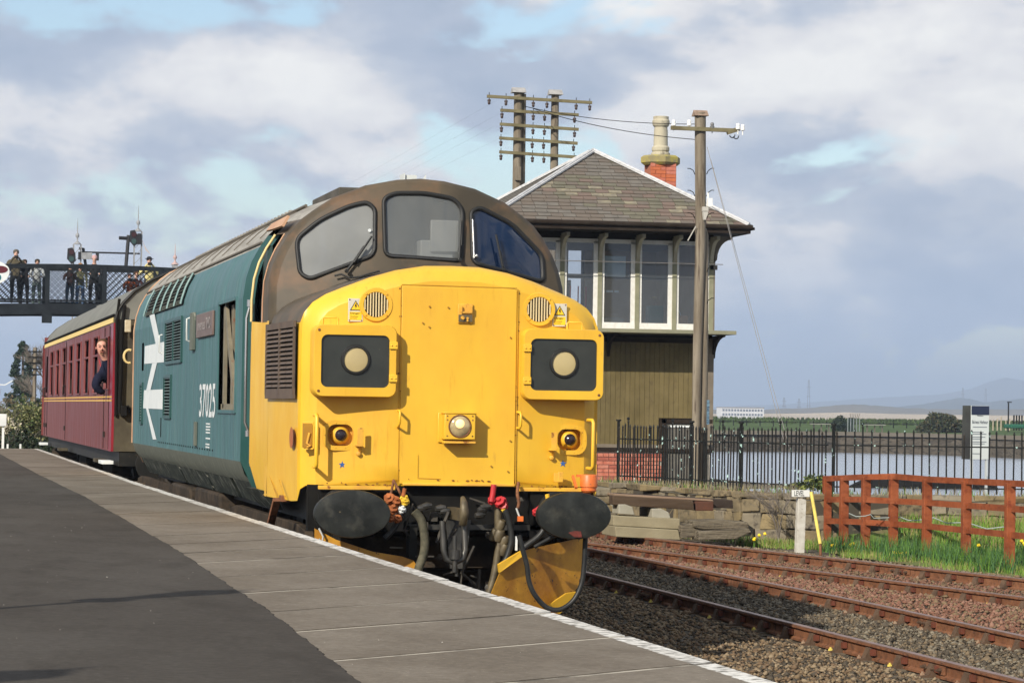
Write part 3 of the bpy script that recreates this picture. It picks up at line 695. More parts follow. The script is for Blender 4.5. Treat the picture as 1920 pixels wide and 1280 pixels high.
# round vents
for cx, cz in ((-.628, 2.665), (.672, 2.655)):
    b = MB(); ys_ = sweep(cx)-.004
    b.lathe([(.099, .0), (.100, -.016), (.128, -.016), (.134, .004)], (cx, ys_, cz), (0, 1, 0), 32, capb=False, capt=False)
    vn = part('round_vent', b, M_nose, nose, 60)
    for a in (45, 135, 225, 315):
        b = MB(); b.lathe([(.009, 0), (.007, -.007)], (cx+.115*math.cos(R(a)), ys_-.016, cz+.115*math.sin(R(a))), (0, 1, 0), 8); part('vent_screw', b, M_yel2, vn)
    for k in range(9):
        x = -.088+k*.022; hgt = math.sqrt(max(0, .097**2-x*x)); b = MB(); b.bar((cx+x, ys_-.006, cz-hgt), (cx+x, ys_-.006, cz+hgt), .009, .016, (0, 1, 0)); part('slat', b, mat('vent_slat_cream', (.62, .50, .28), rough=.5), vn, 0)
# warning plates
for cx, cz, tl in ((-.785, 2.62, .0), (.845, 2.615, .0)):
    ys_ = sweep(cx)-.006; b = MB(); b.box(cx-.058, cx+.058, ys_-.006, ys_+.006, cz-.09, cz+.09)
    wp = part('warning_plate', b, M_signg, nose, bevel=.002)
    b = MB(); b.prism([(cx-.045, ys_-.0075, cz-.003), (cx+.045, ys_-.0075, cz-.003), (cx, ys_-.0075, cz+.075)], (0, .001, 0)); t1 = part('warning_triangle', b, M_ink, wp, 0)
    b = MB(); b.prism([(cx-.035, ys_-.009, cz+.003), (cx+.035, ys_-.009, cz+.003), (cx, ys_-.009, cz+.064)], (0, .001, 0)); part('triangle_face', b, M_warny, t1, 0)
    b = MB(); b.prism([(cx-.002, ys_-.0102, cz+.050), (cx+.009, ys_-.0102, cz+.050), (cx+.002, ys_-.0102, cz+.034), (cx+.011, ys_-.0102, cz+.034), (cx-.003, ys_-.0102, cz+.008), (cx+.001, ys_-.0102, cz+.027), (cx-.009, ys_-.0102, cz+.027)], (0, .0006, 0)); part('lightning_flash', b, M_ink, t1, 0)
    b = MB(); b.box(cx-.048, cx+.048, ys_-.008, ys_-.006, cz-.078, cz-.014); t2 = part('caption_panel', b, M_warny, wp, 0)
    text('caption', 'Danger', M_ink, t2, (cx-.042, ys_-.008, cz-.036), (1, 0, 0), (0, 0, 1), .019, .075, .001, bold=.01)
    text('caption', 'Overhead', M_ink, t2, (cx-.042, ys_-.008, cz-.055), (1, 0, 0), (0, 0, 1), .011, .060, .001)
    text('caption', 'live wires', M_ink, t2, (cx-.042, ys_-.008, cz-.070), (1, 0, 0), (0, 0, 1), .011, .052, .001)
    b = MB()
    for dx in (-.047, .047):
        for dz in (-.08, .08): b.lathe([(.006, 0), (.005, -.003)], (cx+dx, ys_-.006, cz+dz), (0, 1, 0), 8)
    part('plate_rivet', b, M_rust, wp)
# control socket on the centre door
b = MB(); b.box(.015, .135, .476, .488, 2.535, 2.685); ms_ = part('jumper_socket', b, M_yel2, nose, bevel=.004)
b = MB(); b.box(.02, .13, .468, .478, 2.545, 2.60)
part('socket_face', b, mat('socket_dark', (.14, .11, .06), rough=.5, metal=.4), ms_)
b = MB(); b.lathe([(.016, 0), (.014, -.02)], (.052, .47, 2.575), (0, 1, 0), 10); b.lathe([(.010, 0), (.010, -.012)], (.09, .47, 2.572), (0, 1, 0), 8); b.lathe([(.008, 0), (.008, -.012)], (.09, .47, 2.554), (0, 1, 0), 8)
b.box(.035, .045, .45, .478, 2.62, 2.668); b.box(.115, .125, .45, .478, 2.62, 2.668); b.box(.035, .125, .455, .465, 2.612, 2.624); part('socket_pins', b, M_yel2, ms_)
# centre headlamp
b = MB(); b.box(-.13, .165, .478, .49, 1.60, 1.835); b.box(-.10, .145, .352, .49, 1.625, 1.825); b.box(-.108, .155, .345, .49, 1.825, 1.838)
hl = part('headlamp', b, M_nose, nose, bevel=.006)
b = MB(); b.box(-.10, .15, .352, .47, 1.595, 1.612); part('lamp_bracket', b, M_yel2, hl, bevel=.003)
b = MB(); b.lathe([(.080, .0), (.086, -.010), (.092, 0)], (.022, .352, 1.728), (0, 1, 0), 32, capb=False, capt=False); part('lamp_bezel', b, M_rust, hl, 60)
b = MB(); b.lathe([(.081, 0), (.07, -.010), (.04, -.018), (.012, -.021)], (.022, .350, 1.728), (0, 1, 0), 32); part('lamp_lens', b, M_glasslens, hl, 60)
M_bulb = bpy.data.materials.new('lit_bulb'); M_bulb.use_nodes = True; pb = M_bulb.node_tree.nodes['Principled BSDF']; pb.inputs['Emission Color'].default_value = (1, .62, .22, 1); pb.inputs['Emission Strength'].default_value = 1.0; pb.inputs['Base Color'].default_value = (.8, .6, .3, 1)
b = MB(); b.lathe([(.036, 0), (.03, -.006), (.012, -.010)], (.018, .331, 1.748), (0, 1, 0), 14); part('bulb_glow', b, M_bulb, hl, 60)
b = MB()
for dx in (-.10, .10):
    for dz in (-.075, .08, .05): b.lathe([(.006, 0), (.005, -.004)], (.022+dx, .352, 1.728+dz), (0, 1, 0), 8)
part('lamp_screws', b, M_rust, hl)
# marker lights in their recesses
for cx, cz in ((-.885, 1.645), (.945, 1.632)):
    ys_ = sweep(cx)-.003; ot = rrect(cx, cz, .275, .235, .085); inn = rrect(cx, cz, .205, .170, .062)
    b = cdt(ot, [inn], lambda x, z: (x, ys_-.010, z)); b.loft([[(x, ys_-.010, z) for x, z in ot], [(x, ys_+.008, z) for x, z in ot]], True); b.loft([[(x, ys_-.010, z) for x, z in inn], [(x, ys_+.01, z) for x, z in inn]], True)
    mk = part('marker_light', b, M_nose, nose, 40)
    b = MB(); b.lathe([(.070, .11), (.074, .05), (.066, .02), (.050, .002), (.046, .0)], (cx+.004, ys_, cz+.002), (0, 1, 0), 28, capt=False); part('lamp_barrel', b, M_nose, mk, 60)
    b = MB(); b.lathe([(.047, .006), (.040, -.010), (.022, -.022), (.006, -.026)], (cx+.004, ys_, cz+.002), (0, 1, 0), 24); part('lamp_lens', b, mat('marker_lens_dark', (.02, .015, .02), rough=.06), mk, 60)
    b = MB()
    for k in range(10): a = 2*PI*k/10; b.lathe([(.005, 0), (.004, -.004)], (cx+.122*math.cos(a), ys_-.010, cz+.102*math.sin(a)), (0, 1, 0), 6)
    part('frame_screws', b, M_yel2, mk)
# lamp irons
for s, cx, cz in ((-1, -.745, 1.63), (1, .795, 1.615)):
    ys_ = sweep(cx); b = MB(); b.box(cx-.022, cx+.022, ys_-.10, ys_-.088, cz-.055, cz+.075); b.box(cx-.028, cx+.022, ys_-.10, ys_, cz-.068, cz-.055); b.bar((cx, ys_-.05, cz-.065), (cx+.01, ys_, cz-.12), .02, .012)
    b.lathe([(.018, 0), (.018, -.03), (.010, -.034)], (cx-.002, ys_, cz-.125), (0, 1, 0), 10)
    part('lamp_iron', b, M_yel2, nose, bevel=.002)
b = MB(); b.box(.765+.04, .85+.02, .47, .50, 1.30, 1.37); b.bar((.855, .47, 1.30), (.855, .47, 1.38), .04, .02); part('cable_bracket', b, M_yel2, nose, bevel=.003)
chp = random.Random(21); ch_m = mat('chipped_rust', (.24, .10, .03), (.10, .045, .02), 40, rough=.8)
b = MB()
for k in range(60):
    if k < 26: x = chp.choice([chp.uniform(-1.02, -.46), chp.uniform(.54, 1.04)]); z = 1.262+abs(chp.gauss(0, .006))
    elif k < 40: x = chp.uniform(-.38, .46); z = 1.30+abs(chp.gauss(0, .006))
    else: x = chp.choice([-.437, .502])+chp.gauss(0, .006); z = chp.uniform(1.32, 2.8)
    y = sweep(x)-(.003 if k < 26 or k >= 40 else -.0+.012); r_ = chp.uniform(.003, .009); n_ = chp.randint(4, 6); o = len(b.v); st = chp.uniform(1, 2.6)
    b.v += [(x+r_*st*chp.uniform(.6, 1)*math.cos(2*PI*j/n_), y, z+r_*chp.uniform(.6, 1)*math.sin(2*PI*j/n_)) for j in range(n_)]; b.face([o+j for j in range(n_)])
part('paint_chips', b, ch_m, nose, 0, kind='stuff')
# handrails
def vrail(pts, r=.013, m=M_yel): 
    b = MB(); b.tube(pts, r, 8); return part('handrail', b, m, nose, 80)
vrail([(-1.09, .56, 1.80), (-1.09, .44, 1.80), (-1.09, .425, 1.78), (-1.088, .425, 1.42), (-1.088, .44, 1.40), (-1.088, .56, 1.40)], .016)
vrail([(1.09, .56, 1.79), (1.10, .44, 1.79), (1.105, .43, 1.77), (1.105, .43, 1.43), (1.10, .44, 1.41), (1.09, .56, 1.41)], .014)
vrail([(-.445, .49, 1.845), (-.445, .40, 1.84), (-.445, .395, 1.82), (-.447, .395, 1.745), (-.447, .42, 1.73), (-.447, .49, 1.715)], .010)
vrail([(.505, .49, 1.845), (.515, .41, 1.84), (.515, .40, 1.82), (.515, .40, 1.735), (.51, .42, 1.72), (.505, .49, 1.72)], .010)
# stars, red oval
for cx, cz in ((-.868, 1.417), (.892, 1.445)):
    pts = []
    for k in range(10): a = PI/2+k*PI/5; q = .031 if k % 2 == 0 else .012; pts.append((cx+q*math.cos(a), sweep(cx)-.003, cz+q*math.sin(a)))
    b = MB(); b.v = pts; b.face(range(10)); part('painted_star', b, M_blue, nose, 0)
b = MB(); b.v = [(-1.2335, .83+.12*math.cos(2*PI*k/20), 1.62+.085*math.sin(2*PI*k/20)) for k in range(20)]; b.face(range(20)); part('oval_worksplate', b, mat('plate_rusty_orange', (.42, .10, .02), (.3, .12, .04), 12, rough=.5), nose, 0)
# corner recess with catch
b = MB(); b.box(-1.176, -1.110, .535, .60, 1.545, 1.735); part('corner_recess', b, mat('recess_shade_ochre', (.42, .22, .03), (.30, .15, .03), 5, rough=.7), nose)  # solid block, not cut in; recess shade is painted as darker ochre
b = MB(); b.tube([(-1.13, .53, 1.66), (-1.15, .53, 1.58), (-1.12, .52, 1.56), (-1.15, .52, 1.55)], .010, 6); part('recess_catch', b, M_yel2, nose, 80)
b = MB()
for p, q in (((-1.182, .555, 1.745), (-1.10, .53, 1.745)), ((-1.10, .53, 1.745), (-1.10, .53, 1.54)), ((-1.182, .555, 1.54), (-1.10, .53, 1.54))): b.bar(p, q, .012, .012)
part('recess_frame', b, M_yel, nose)
# seam at the nose corner side, skirt seams, step
b = MB(); b.bar((-1.256, 1.47, 1.13), (-1.262, 1.95, 1.30), .006, .006); b.bar((-1.256, .95, 1.13), (-1.262, 1.30, 1.28), .006, .006); part('side_seam', b, MATS['seam_dirt'], nose)
b = MB(); b.bar((-1.28, 1.30, 1.12), (-1.28, 1.85, .80), .06, .035); b.bar((-1.28, 1.85, .80), (-1.28, 1.87, .62), .03, .03); b.bar((-1.22, 1.2, 1.13), (-1.22, 1.32, 1.13), .08, .05); part('foot_bracket', b, M_rust, loco, bevel=.004)

# --- couplings, hoses, jumpers
def cable(name, px, r, m, Y=.30, n=8, parent=loco, label=None):
    P = [Vector(ony(x, y, Y if len(t_) == 0 else t_[0])) for x, y, *t_ in px]; out = []
    k = len(P)
    for i in range(k-1):
        p0 = P[max(i-1, 0)]; p1 = P[i]; p2 = P[i+1]; p3 = P[min(i+2, k-1)]
        for j in range(6):
            t = j/6; out.append(.5*((2*p1)+(-p0+p2)*t+(2*p0-5*p1+4*p2-p3)*t*t+(-p0+3*p1-3*p2+p3)*t**3))
    out.append(P[-1]); b = MB(); b.tube(out, r, n); return part(name, b, m, parent, 80, label=label)
cable('brake_hose', [(752, 930), (757, 950), (748, 975), (735, 995), (722, 1008)], .022, M_hose, .32)
cable('brake_hose', [(777, 958), (790, 975), (796, 1005), (795, 1035), (786, 1062), (780, 1085)], .034, M_hoseg, .25, label='ribbed canvas covered vacuum hose')
cable('brake_hose', [(946, 955), (955, 980), (959, 1010), (952, 1040), (940, 1062)], .024, M_hose, .28)
cable('brake_hose', [(1022, 972), (1020, 990), (1010, 1005), (990, 1020), (975, 1032)], .024, M_hose, .28)
cable('jumper_cable', [(973, 1003), (980, 1030), (988, 1060), (992, 1090), (1003, 1115), (1025, 1138), (1050, 1142), (1075, 1125), (1090, 1095), (1095, 1060), (1097, 1020), (1098, 1003)], .020, M_hose, .12)
cable('jumper_cable', [(1002, 1025), (1025, 1012), (1048, 1000)], .016, M_hose, .2)
cable('vacuum_pipe', [(935, 940), (934, 985), (937, 1010), (933, 1040), (930, 1060), (925, 1085), (916, 1115)], .030, M_olive, .34)
b = MB()
for x, y, r_ in ((938, 985, .038), (935, 1003, .045), (945, 1015, .038), (944, 1030, .034), (925, 1002, .026)):
    p = ony(x, y, .33); b.lathe([(r_*.6, -.05), (r_, -.04), (r_, .03), (r_*.7, .05)], tuple(p), (.3, -.4, 1), 12)
part('pipe_fitting', b, M_olive, loco, 40)
def blob(name, pts, m, r=.03, label=None):
    b = MB()
    for x, y, *rr_ in pts:
        p = ony(x, y, .28); q = rr_[0] if rr_ else r; ax = (random.uniform(-.5, .5), random.uniform(-1, -.2), random.uniform(.3, 1)); b.lathe([(q*.45, -q*1.1), (q*.45, -q*.6), (q*.85, -q*.55), (q*.85, -q*.25), (q*.55, -q*.2), (q*.6, q*.3), (q*.9, q*.35), (q*.9, q*.6), (q*.4, q*.65), (q*.35, q*1.1)], tuple(p), ax, 7); b.lathe([(q*.3, -q*.9), (q*.34, q*.8), (q*.5, q*.82), (q*.5, q*1.0)], tuple(p), (ax[2], .3, -ax[0]), 6)
    return part(name, b, m, loco, 40, label=label)
cable('air_cock_handle', [(926, 908), (924, 925), (921, 940)], .022, M_red, .26)
blob('air_cock', [(922, 938, .035), (938, 942, .05), (945, 948, .035)], M_red, label='red air cock'); blob('air_cock', [(1012, 958, .045), (1004, 960, .03), (1018, 970, .035)], M_red)
blob('hose_collar', [(1019, 974, .026), (945, 955, .024)], mat('collar_yellow', (.75, .50, .05), rough=.4))
cable('air_cock_handle', [(1026, 926), (1028, 940)], .018, M_yel, .26)
blob('rusty_coupling', [(730, 935, .045), (740, 940, .045), (735, 955, .045), (728, 965, .035), (745, 972, .035), (733, 972, .03)], mat('rust_orange', (.42, .14, .05), (.25, .08, .03), 14, rough=.8))
blob('hose_collar', [(757, 935, .036), (759, 940, .034)], MATS['collar_yellow']); blob('hose_tag', [(753, 955, .032)], M_white)
cable('coupling_handle', [(724, 927), (727, 943)], .014, MATS['rust_orange'], .26); cable('coupling_handle', [(759, 915), (756, 930)], .016, MATS['rust_orange'], .26)
cable('chain', [(738, 900, .45), (734, 920), (730, 932)], .010, M_rust, .3); cable('chain', [(738, 900, .45), (746, 915), (752, 928)], .010, M_rust, .3)
cable('chain', [(972, 905, .45), (970, 925), (973, 940), (971, 952)], .013, M_rust, .3); cable('chain', [(968, 952), (974, 968), (978, 975)], .008, M_ltg, .3)
b = MB(); p = ony(968, 1012, .28); b.box(p[0]-.008, p[0]+.008, .27, .29, p[2]-.08, p[2]+.03); part('drain_tag', b, M_white, loco)
b = MB(); p = ony(975, 972, .28); b.box(p[0]-.02, p[0]+.025, .27, .29, p[2]-.02, p[2]+.02); part('drain_tag', b, M_orange, loco)
# drawhook and screw coupling
b = MB(); p = ony(858, 958, .3)
b.bar((p[0], .1, p[2]-.02), (p[0], .6, p[2]-.02), .06, .09); hook = [(p[0], .1, p[2]+.11), (p[0], .05, p[2]+.08), (p[0], .02, p[2]), (p[0], .06, p[2]-.08), (p[0], .14, p[2]-.09)]
b.tube(hook, [.018, .028, .036, .032, .02], 8); part('drawhook', b, M_olive, loco, 60)
b = MB(); q = ony(850, 1030, .2)
b.tube([(q[0]-.09, .2, q[2]+.22), (q[0]-.08, .18, q[2]+.0), (q[0]-.06, .17, q[2]-.07), (q[0], .16, q[2]-.1), (q[0]+.07, .17, q[2]-.07), (q[0]+.09, .18, q[2]+.0), (q[0]+.08, .2, q[2]+.22)], .024, 8)
b.lathe([(.018, -.16), (.018, -.06), (.042, -.06), (.042, .01), (.018, .01), (.018, .12)], (q[0], .14, q[2]-.01), (0, 0, 1), 8); b.tube([(q[0], .15, q[2]-.05), (q[0]+.02, .15, q[2]-.20)], .014, 6)
part('screw_coupling', b, mat('coupling_steel', (.035, .035, .033), (.085, .08, .07), 10, rough=.4, metal=.4), loco, 50)
b = MB(); b.prism([(-.06, .45, 1.0), (.14, .45, 1.0), (.10, .45, .62), (-.02, .45, .62)], (0, .03, 0)); b.box(-.35, .75, .5, .54, .92, .96)
for x, y in ((826, 952), (834, 958), (800, 948), (790, 952), (905, 955), (900, 965), (910, 950)): p = ony(x, y, .4); b.lathe([(.02, -.04), (.03, 0), (.02, .04)], tuple(p), (1, .2, .1), 8)
part('drawgear_plate', b, MATS['coupling_steel'], loco)
rc_ = random.Random(12); M_cl = mat('underside_clutter', (.035, .032, .028), (.08, .07, .055), 9, rough=.6)
for k in range(26):
    xx = rc_.uniform(-.52, .62); zz = rc_.uniform(.45, 1.18); yy = rc_.uniform(.34, .5); b = MB(); ty = k % 4
    if ty == 0: b.tube([(xx, yy, zz), (xx+rc_.uniform(-.1, .1), yy+.02, zz-rc_.uniform(.1, .25)), (xx+rc_.uniform(-.15, .15), yy+.1, zz-rc_.uniform(.2, .4))], rc_.uniform(.006, .014), 6)
    elif ty == 1: b.lathe([(.015, 0), (.028, .01), (.028, .03), (.012, .035), (.012, .06)], (xx, yy, zz), (rc_.uniform(-1, 1), -1, rc_.uniform(-.4, .4)), 6)
    elif ty == 2: b.bar((xx-.05, yy, zz), (xx+rc_.uniform(.02, .12), yy, zz+rc_.uniform(-.04, .04)), .02, .012)
    else: b.box(xx-.02, xx+.03, yy, yy+.05, zz-.04, zz+.03)
    part('brake_fitting', b, M_cl, loco, 40)
# lamp pot on the right buffer
b = MB(); p = ony(1104, 905, .18); b.lathe([(.045, -.075), (.060, -.060), (.060, -.035), (.068, -.03), (.068, .058), (.062, .066)], tuple(p), (0, 0, 1), 24)
b.bar((p[0]-.10, .18, p[2]+.055), (p[0]-.05, .18, p[2]+.055), .02, .02); b.bar((p[0]-.10, .30, p[2]+.05), (p[0]-.10, .18, p[2]-.04), .02, .02)
part('buffer_lamp', b, M_orange, loco, 40, label='orange lamp pot above the right buffer')
# snowploughs
def plough(px, Ys, label=None, fold=None):
    b = MB(); P = [Vector(ony(x, y, Y)) for (x, y), Y in zip(px, Ys)]; b.prism(P, (0, .02, 0)); return part('snowplough', b, mat('plough_yellow', (.60, .31, .025), (.48, .22, .025), 5, rough=.45, c3=(.05, .025, .015), ns3=22, lo3=.64, hi3=.68), loco, 20, label=label)
pr = plough([(912, 1135), (937, 1073), (960, 1042), (980, 1032), (1098, 1006), (1096, 1080), (1050, 1150), (1030, 1160)], [.14, .16, .22, .28, .72, .72, .56, .48])
b = MB(); P = [Vector(ony(x, y, Y_)) for x, y, Y_ in ((937, 1073, .12), (935, 1058, .12), (978, 1032, .24), (983, 1040, .24))]; b.prism(P, (0, .06, 0)); P = [Vector(ony(x, y, Y_)) for x, y, Y_ in ((1020, 1140, .30), (1062, 1112, .40), (1090, 1108, .48), (1050, 1150, .40))]; b.prism(P, (0, .05, .0)); part('plough_edge', b, M_yel, pr)
plough([(590, 990), (630, 1011), (640, 1014), (700, 1034), (755, 1043), (775, 1050), (786, 1065), (785, 1110), (590, 1110)], [.34]*9)
b = MB(); b.tube([ony(x, y, .3) for x, y in ((598, 990), (606, 1005), (604, 1015), (598, 1010))], .008, 6); part('guard_hook', b, M_ltg, loco, 80)
b = MB()
for x0 in (-.95, -.35): b.box(x0, x0+.06, .42, .58, .35, .95)
for x0 in (.45, .90): b.box(x0, x0+.06, .78, .92, .35, .95)
part('plough_stay', b, M_blk, loco)

# --- bogies
wheelM = mat('wheel_steel_dirty', (.03, .025, .02), (.06, .05, .04), 6, rough=.6); bogM = mat('bogie_grime', (.026, .021, .016), (.075, .055, .038), 5, rough=.8, c3=(.03, .025, .02), ns3=12, lo3=.5, hi3=.65)
for by in (3.7, 15.05):
    fr = MB()
    for s in (-1, 1):
        x = s*1.02; fr.prism([(x, by-2.9, .62), (x, by-2.7, .88), (x, by-2.2, .92), (x, by+2.2, .92), (x, by+2.7, .88), (x, by+2.9, .62), (x, by+2.6, .58), (x, by+2.3, .70), (x, by-2.3, .70), (x, by-2.6, .58)], (s*.07, 0, 0))
        for ax in (-2.05, 0, 2.05):
            for d in (-.42, .42): fr.lathe([(.09, -.14), (.10, -.1), (.10, .1), (.09, .14)], (x+s*.08, by+ax+d, .70), (0, 0, 1), 12)
    fr.box(-1.0, 1.0, by-2.8, by-2.7, .6, .85); fr.box(-1.0, 1.0, by-.6, by+.6, .55, .85)
    bg = part('bogie', fr, bogM, loco, bevel=.006)
    for ax in (-2.05, 0, 2.05):
        w = MB()
        for s in (-1, 1): w.lathe([(.59, s*.66), (.57, s*.69), (.57, s*.80), (.50, s*.81), (.46, s*.76), (.16, s*.76), (.14, s*.84)], (0, by+ax, .53), (1, 0, 0), 36)
        w.lathe([(.08, -.8), (.08, .8)], (0, by+ax, .53), (1, 0, 0), 14); part('wheelset', w, wheelM, bg, 40)
        bx = MB()
        for s in (-1, 1): bx.box(min(s*1.1, s*1.24), max(s*1.1, s*1.24), by+ax-.16, by+ax+.16, .38, .68); bx.lathe([(.11, s*1.24), (.10, s*1.28)], (0, by+ax, .53), (1, 0, 0), 14)
        part('axle_box', bx, bogM, bg, bevel=.01)
        cy = MB(); cy.tube([(-1.15, by+ax+.5, .8), (-1.2, by+ax+.75, .62), (-1.2, by+ax+1.1, .55)], .035, 8); cy.box(-1.22, -1.12, by+ax-.75, by+ax-.5, .50, .66); part('brake_rigging', cy, bogM, bg, 40)
b = MB(); b.box(-1.15, 1.15, 6.9, 9.3, .35, 1.0); b.box(-1.18, 1.18, 9.6, 11.8, .4, .98); b.lathe([(.25, 0), (.25, 1.6)], (-.9, 5.3, .6), (0, 1, 0), 16)
part('fuel_tank', b, bogM, loco, bevel=.03)

# ------------------------------------------------------------------ the coach behind it
M_mar = mat('maroon_paint', (.135, .014, .014), (.185, .034, .028), 1.5, st=(1, 4, .4), rough=.36, c3=(.25, .115, .095), ns3=5, lo3=.54, hi3=.74, st3=(1, 8, .26), rr=.25, bump=.08, bs=3, bd=.02)
M_marr = mat('maroon_bright', (.24, .010, .025), (.19, .012, .022), 4, rough=.3)
M_croof = mat('coach_roof_grey', (.14, .14, .125), (.19, .19, .165), 2.5, rough=.7)
M_lin = mat('lining_yellow', (.72, .42, .05), (.6, .33, .06), 9, rough=.45)
M_cend = mat('coach_end_brown', (.050, .042, .030), (.10, .085, .055), 3, rough=.8)
M_wing = glassy('coach_glass', (.6, .6, .6), (.46, .43, .46), .50)
M_vent = glassy('toplight_glass', (.5, .2, .2), (.26, .06, .07), .6)
coach = thing('railway_coach', 'maroon passenger coach with yellow lining coupled behind the locomotive', 'railway coach', (0, 28, 0))
CY0, CY1, CX = 18.45, 38.2, 1.41
CS = [(0, 3.78), (.3, 3.765), (.6, 3.70), (.9, 3.57), (1.15, 3.40), (1.30, 3.24), (1.37, 3.12), (1.395, 3.03)]
b = MB(); b.loft([full(CS, y) for y in np.linspace(CY0-.03, CY1, 12)]); b.prism(full(CS, CY0-.03), (0, .03, 0)); croof = part('roof', b, M_croof, coach, 40, split=False)
holes = []; wins = []
wy = [19.05+.15] 
doorw = [(19.15, 2.08), (19.85, 2.08), (19.85, 2.80), (19.15, 2.80)]
for k in range(7):
    a = 21.35+k*2.17; c = a+1.12; wins.append((a, c)); holes.append(roundpoly([(a, 2.02), (c, 2.02), (c, 2.86), (a, 2.86)], .08, 3))
holes.append(doorw); wins.append((19.15, 19.85)); d2 = [(36.75, 2.08), (37.35, 2.08), (37.35, 2.80), (36.75, 2.80)]; holes.append(d2)
def cx_(z): return -CX+.02*max(0, (z-2.2))**2-.0
b = cdt([(CY0, 1.22), (CY1, 1.22), (CY1, 3.03), (CY0, 3.03)], holes, lambda y, z: (cx_(z), y, z)); b.loft([[(CX, CY0, 3.03), (CX, CY0, 1.22)], [(CX, CY1, 3.03), (CX, CY1, 1.22)]])
b.loft([[(-CX, CY0, 1.22), (CX, CY0, 1.22)], [(-CX, CY1, 1.22), (CX, CY1, 1.22)]]); b.loft([[(-CX, CY1, 3.2), (CX, CY1, 3.2)], [(-CX, CY1, 1.22), (CX, CY1, 1.22)]])
cb = part('body', b, M_mar, coach, 30, split=False)
b = MB(); b.box(-CX+.002, CX, CY0-.02, CY0, 1.22, 3.06); part('end_wall', b, M_cend, coach)
b = MB(); b.hexa([(-CX-.004, CY0-.022, 1.22), (-CX+.03, CY0-.022, 1.22), (-CX+.02, CY0+.55, 1.22), (-CX-.004, CY0+.55, 1.22), (-CX+.006, CY0-.022, 2.98), (-CX+.04, CY0-.022, 2.98), (-CX+.03, CY0+.55, 2.98), (-CX+.006, CY0+.55, 2.98)]); part('corner_panel', b, M_marr, cb)
b = MB(); b.box(-1.0, 1.2, 18.9, 38, 1.3, 1.34); b.box(-.9, -.86, 18.9, 38, 1.3, 3.0); part('interior', b, mat('coach_interior', (.05, .035, .03), rough=.8), coach)
for k, (a, c) in enumerate(wins):
    zt = 2.86 if k < 7 else 2.8; z0 = 2.02 if k < 7 else 2.08
    if k == 7: continue
    f = MB(); lp = roundpoly([(a, z0), (c, z0), (c, zt), (a, zt)], .08, 3); f.tube([(cx_(z)-.003, y, z) for y, z in lp], .018, 5, True); f.bar((cx_(2.58)-.003, a, 2.58), (cx_(2.58)-.003, c, 2.58), .03, .03)
    wf = part('window', f, M_mar, cb, 60, split=False)
    q = MB(); q.box(-CX+.045, -CX+.05, a-.02, c+.02, z0-.02, 2.58); part('pane', q, M_wing, wf, 0)
    q = MB(); q.box(-CX+.045, -CX+.05, a-.02, c+.02, 2.58, zt+.02); part('toplight', q, M_vent, wf, 0)
    if k in (0, 1, 2, 3):
        q = MB(); q.box(-CX+.12, -CX+.14, a+.25 if k < 2 else a+.05, a+.75 if k < 2 else a+.45, z0, 2.56); part('curtain', q, mat('curtain_blue_grey', (.42, .47, .58), rough=.9) if k < 2 else M_white, wf, 0)
f = MB(); f.tube([(-CX-.003, y, z) for y, z in doorw], .02, 5, True); dw = part('door_window', f, M_mar, cb, 60)
b = MB()
for y in (18.98, 20.02, 30.0, 36.6, 37.5): b.bar((-CX-.003, y, 1.24), (-CX-.003, y, 2.95), .012, .010, (1, 0, 0))
part('door_gap', b, M_dk, cb, 0)
b = MB(); b.hexa([(-CX-.004, CY0, 2.985), (-CX+.02, CY0, 2.985), (-CX+.02, CY1, 2.985), (-CX-.004, CY1, 2.985), (-1.40, CY0, 3.06), (-1.37, CY0, 3.06), (-1.37, CY1, 3.06), (-1.40, CY1, 3.06)]); part('cantrail_lining', b, mat('cantrail_cream', (.68, .50, .16), rough=.5), cb)
b = MB(); b.tube([(-1.402, CY0-.02, 3.085), (-1.402, CY1, 3.085)], .02, 6); part('gutter', b, M_dk, croof, 60)
b = MB()
for z in (1.955, 1.905): b.box(-CX-.0065, -CX-.004, CY0, CY1-.3, z, z+.022)
part('waist_line', b, M_lin, cb, 0)
b = MB()
for y in (19.75, 30.0, 36.7, 37.45): b.tube([(-CX-.01, y, 2.0), (-CX-.05, y, 2.02), (-CX-.05, y, 2.16), (-CX-.01, y, 2.18)], .012, 6); b.box(-CX-.03, -CX, y-.03, y+.03, 1.40, 1.48)
part('door_handle', b, mat('handle_dark', (.04, .03, .025), rough=.4, metal=.5), cb, 40)
b = MB()
for y in (33.0, 36.0): b.lathe([(.12, 0), (.12, .05), (.05, .08)], (-.4, y, 3.74), (0, 0, 1), 12)
part('roof_ventilator', b, M_croof, croof)
b = MB()
b.tube([(x*.99, CY0-.05, z+.012) for x, _, z in full(CS, 0)], .02, 6); part('end_beading', b, M_blk, croof, 60)
# gangway and end fittings
b = MB(); b.box(-.62, .62, CY0-.35, CY0-.02, 1.25, 3.45); gw = part('gangway', b, M_blk, coach, bevel=.04)
b = MB(); b.box(-.52, .52, CY0-.36, CY0-.35, 1.35, 3.35); part('gangway_door', b, M_cend, gw)
def ce(x, y, d=.08): p = ony(x, y, CY0-d); return (float(p[0]), float(p[1]), float(p[2]))
b = MB(); b.tube([ce(224, 775), ce(227, 690), ce(228, 620), ce(234, 572)], .026, 8); b.tube([ce(217, 780, .05), ce(219, 600, .05), ce(224, 560, .05)], .02, 8); b.bar((-1.2, CY0-.05, 1.85), (-.95, CY0-.05, 1.30), .05, .03); part('end_pipe', b, M_dk, coach, 40)
b = MB(); a_ = ce(233, 623); c_ = ce(245, 600); b.box(a_[0], c_[0], CY0-.2, CY0-.1, a_[2], c_[2]); part('lamp_bracket_box', b, mat('lamp_box_cream', (.50, .45, .33), (.38, .30, .18), 20, rough=.6), coach, bevel=.01)
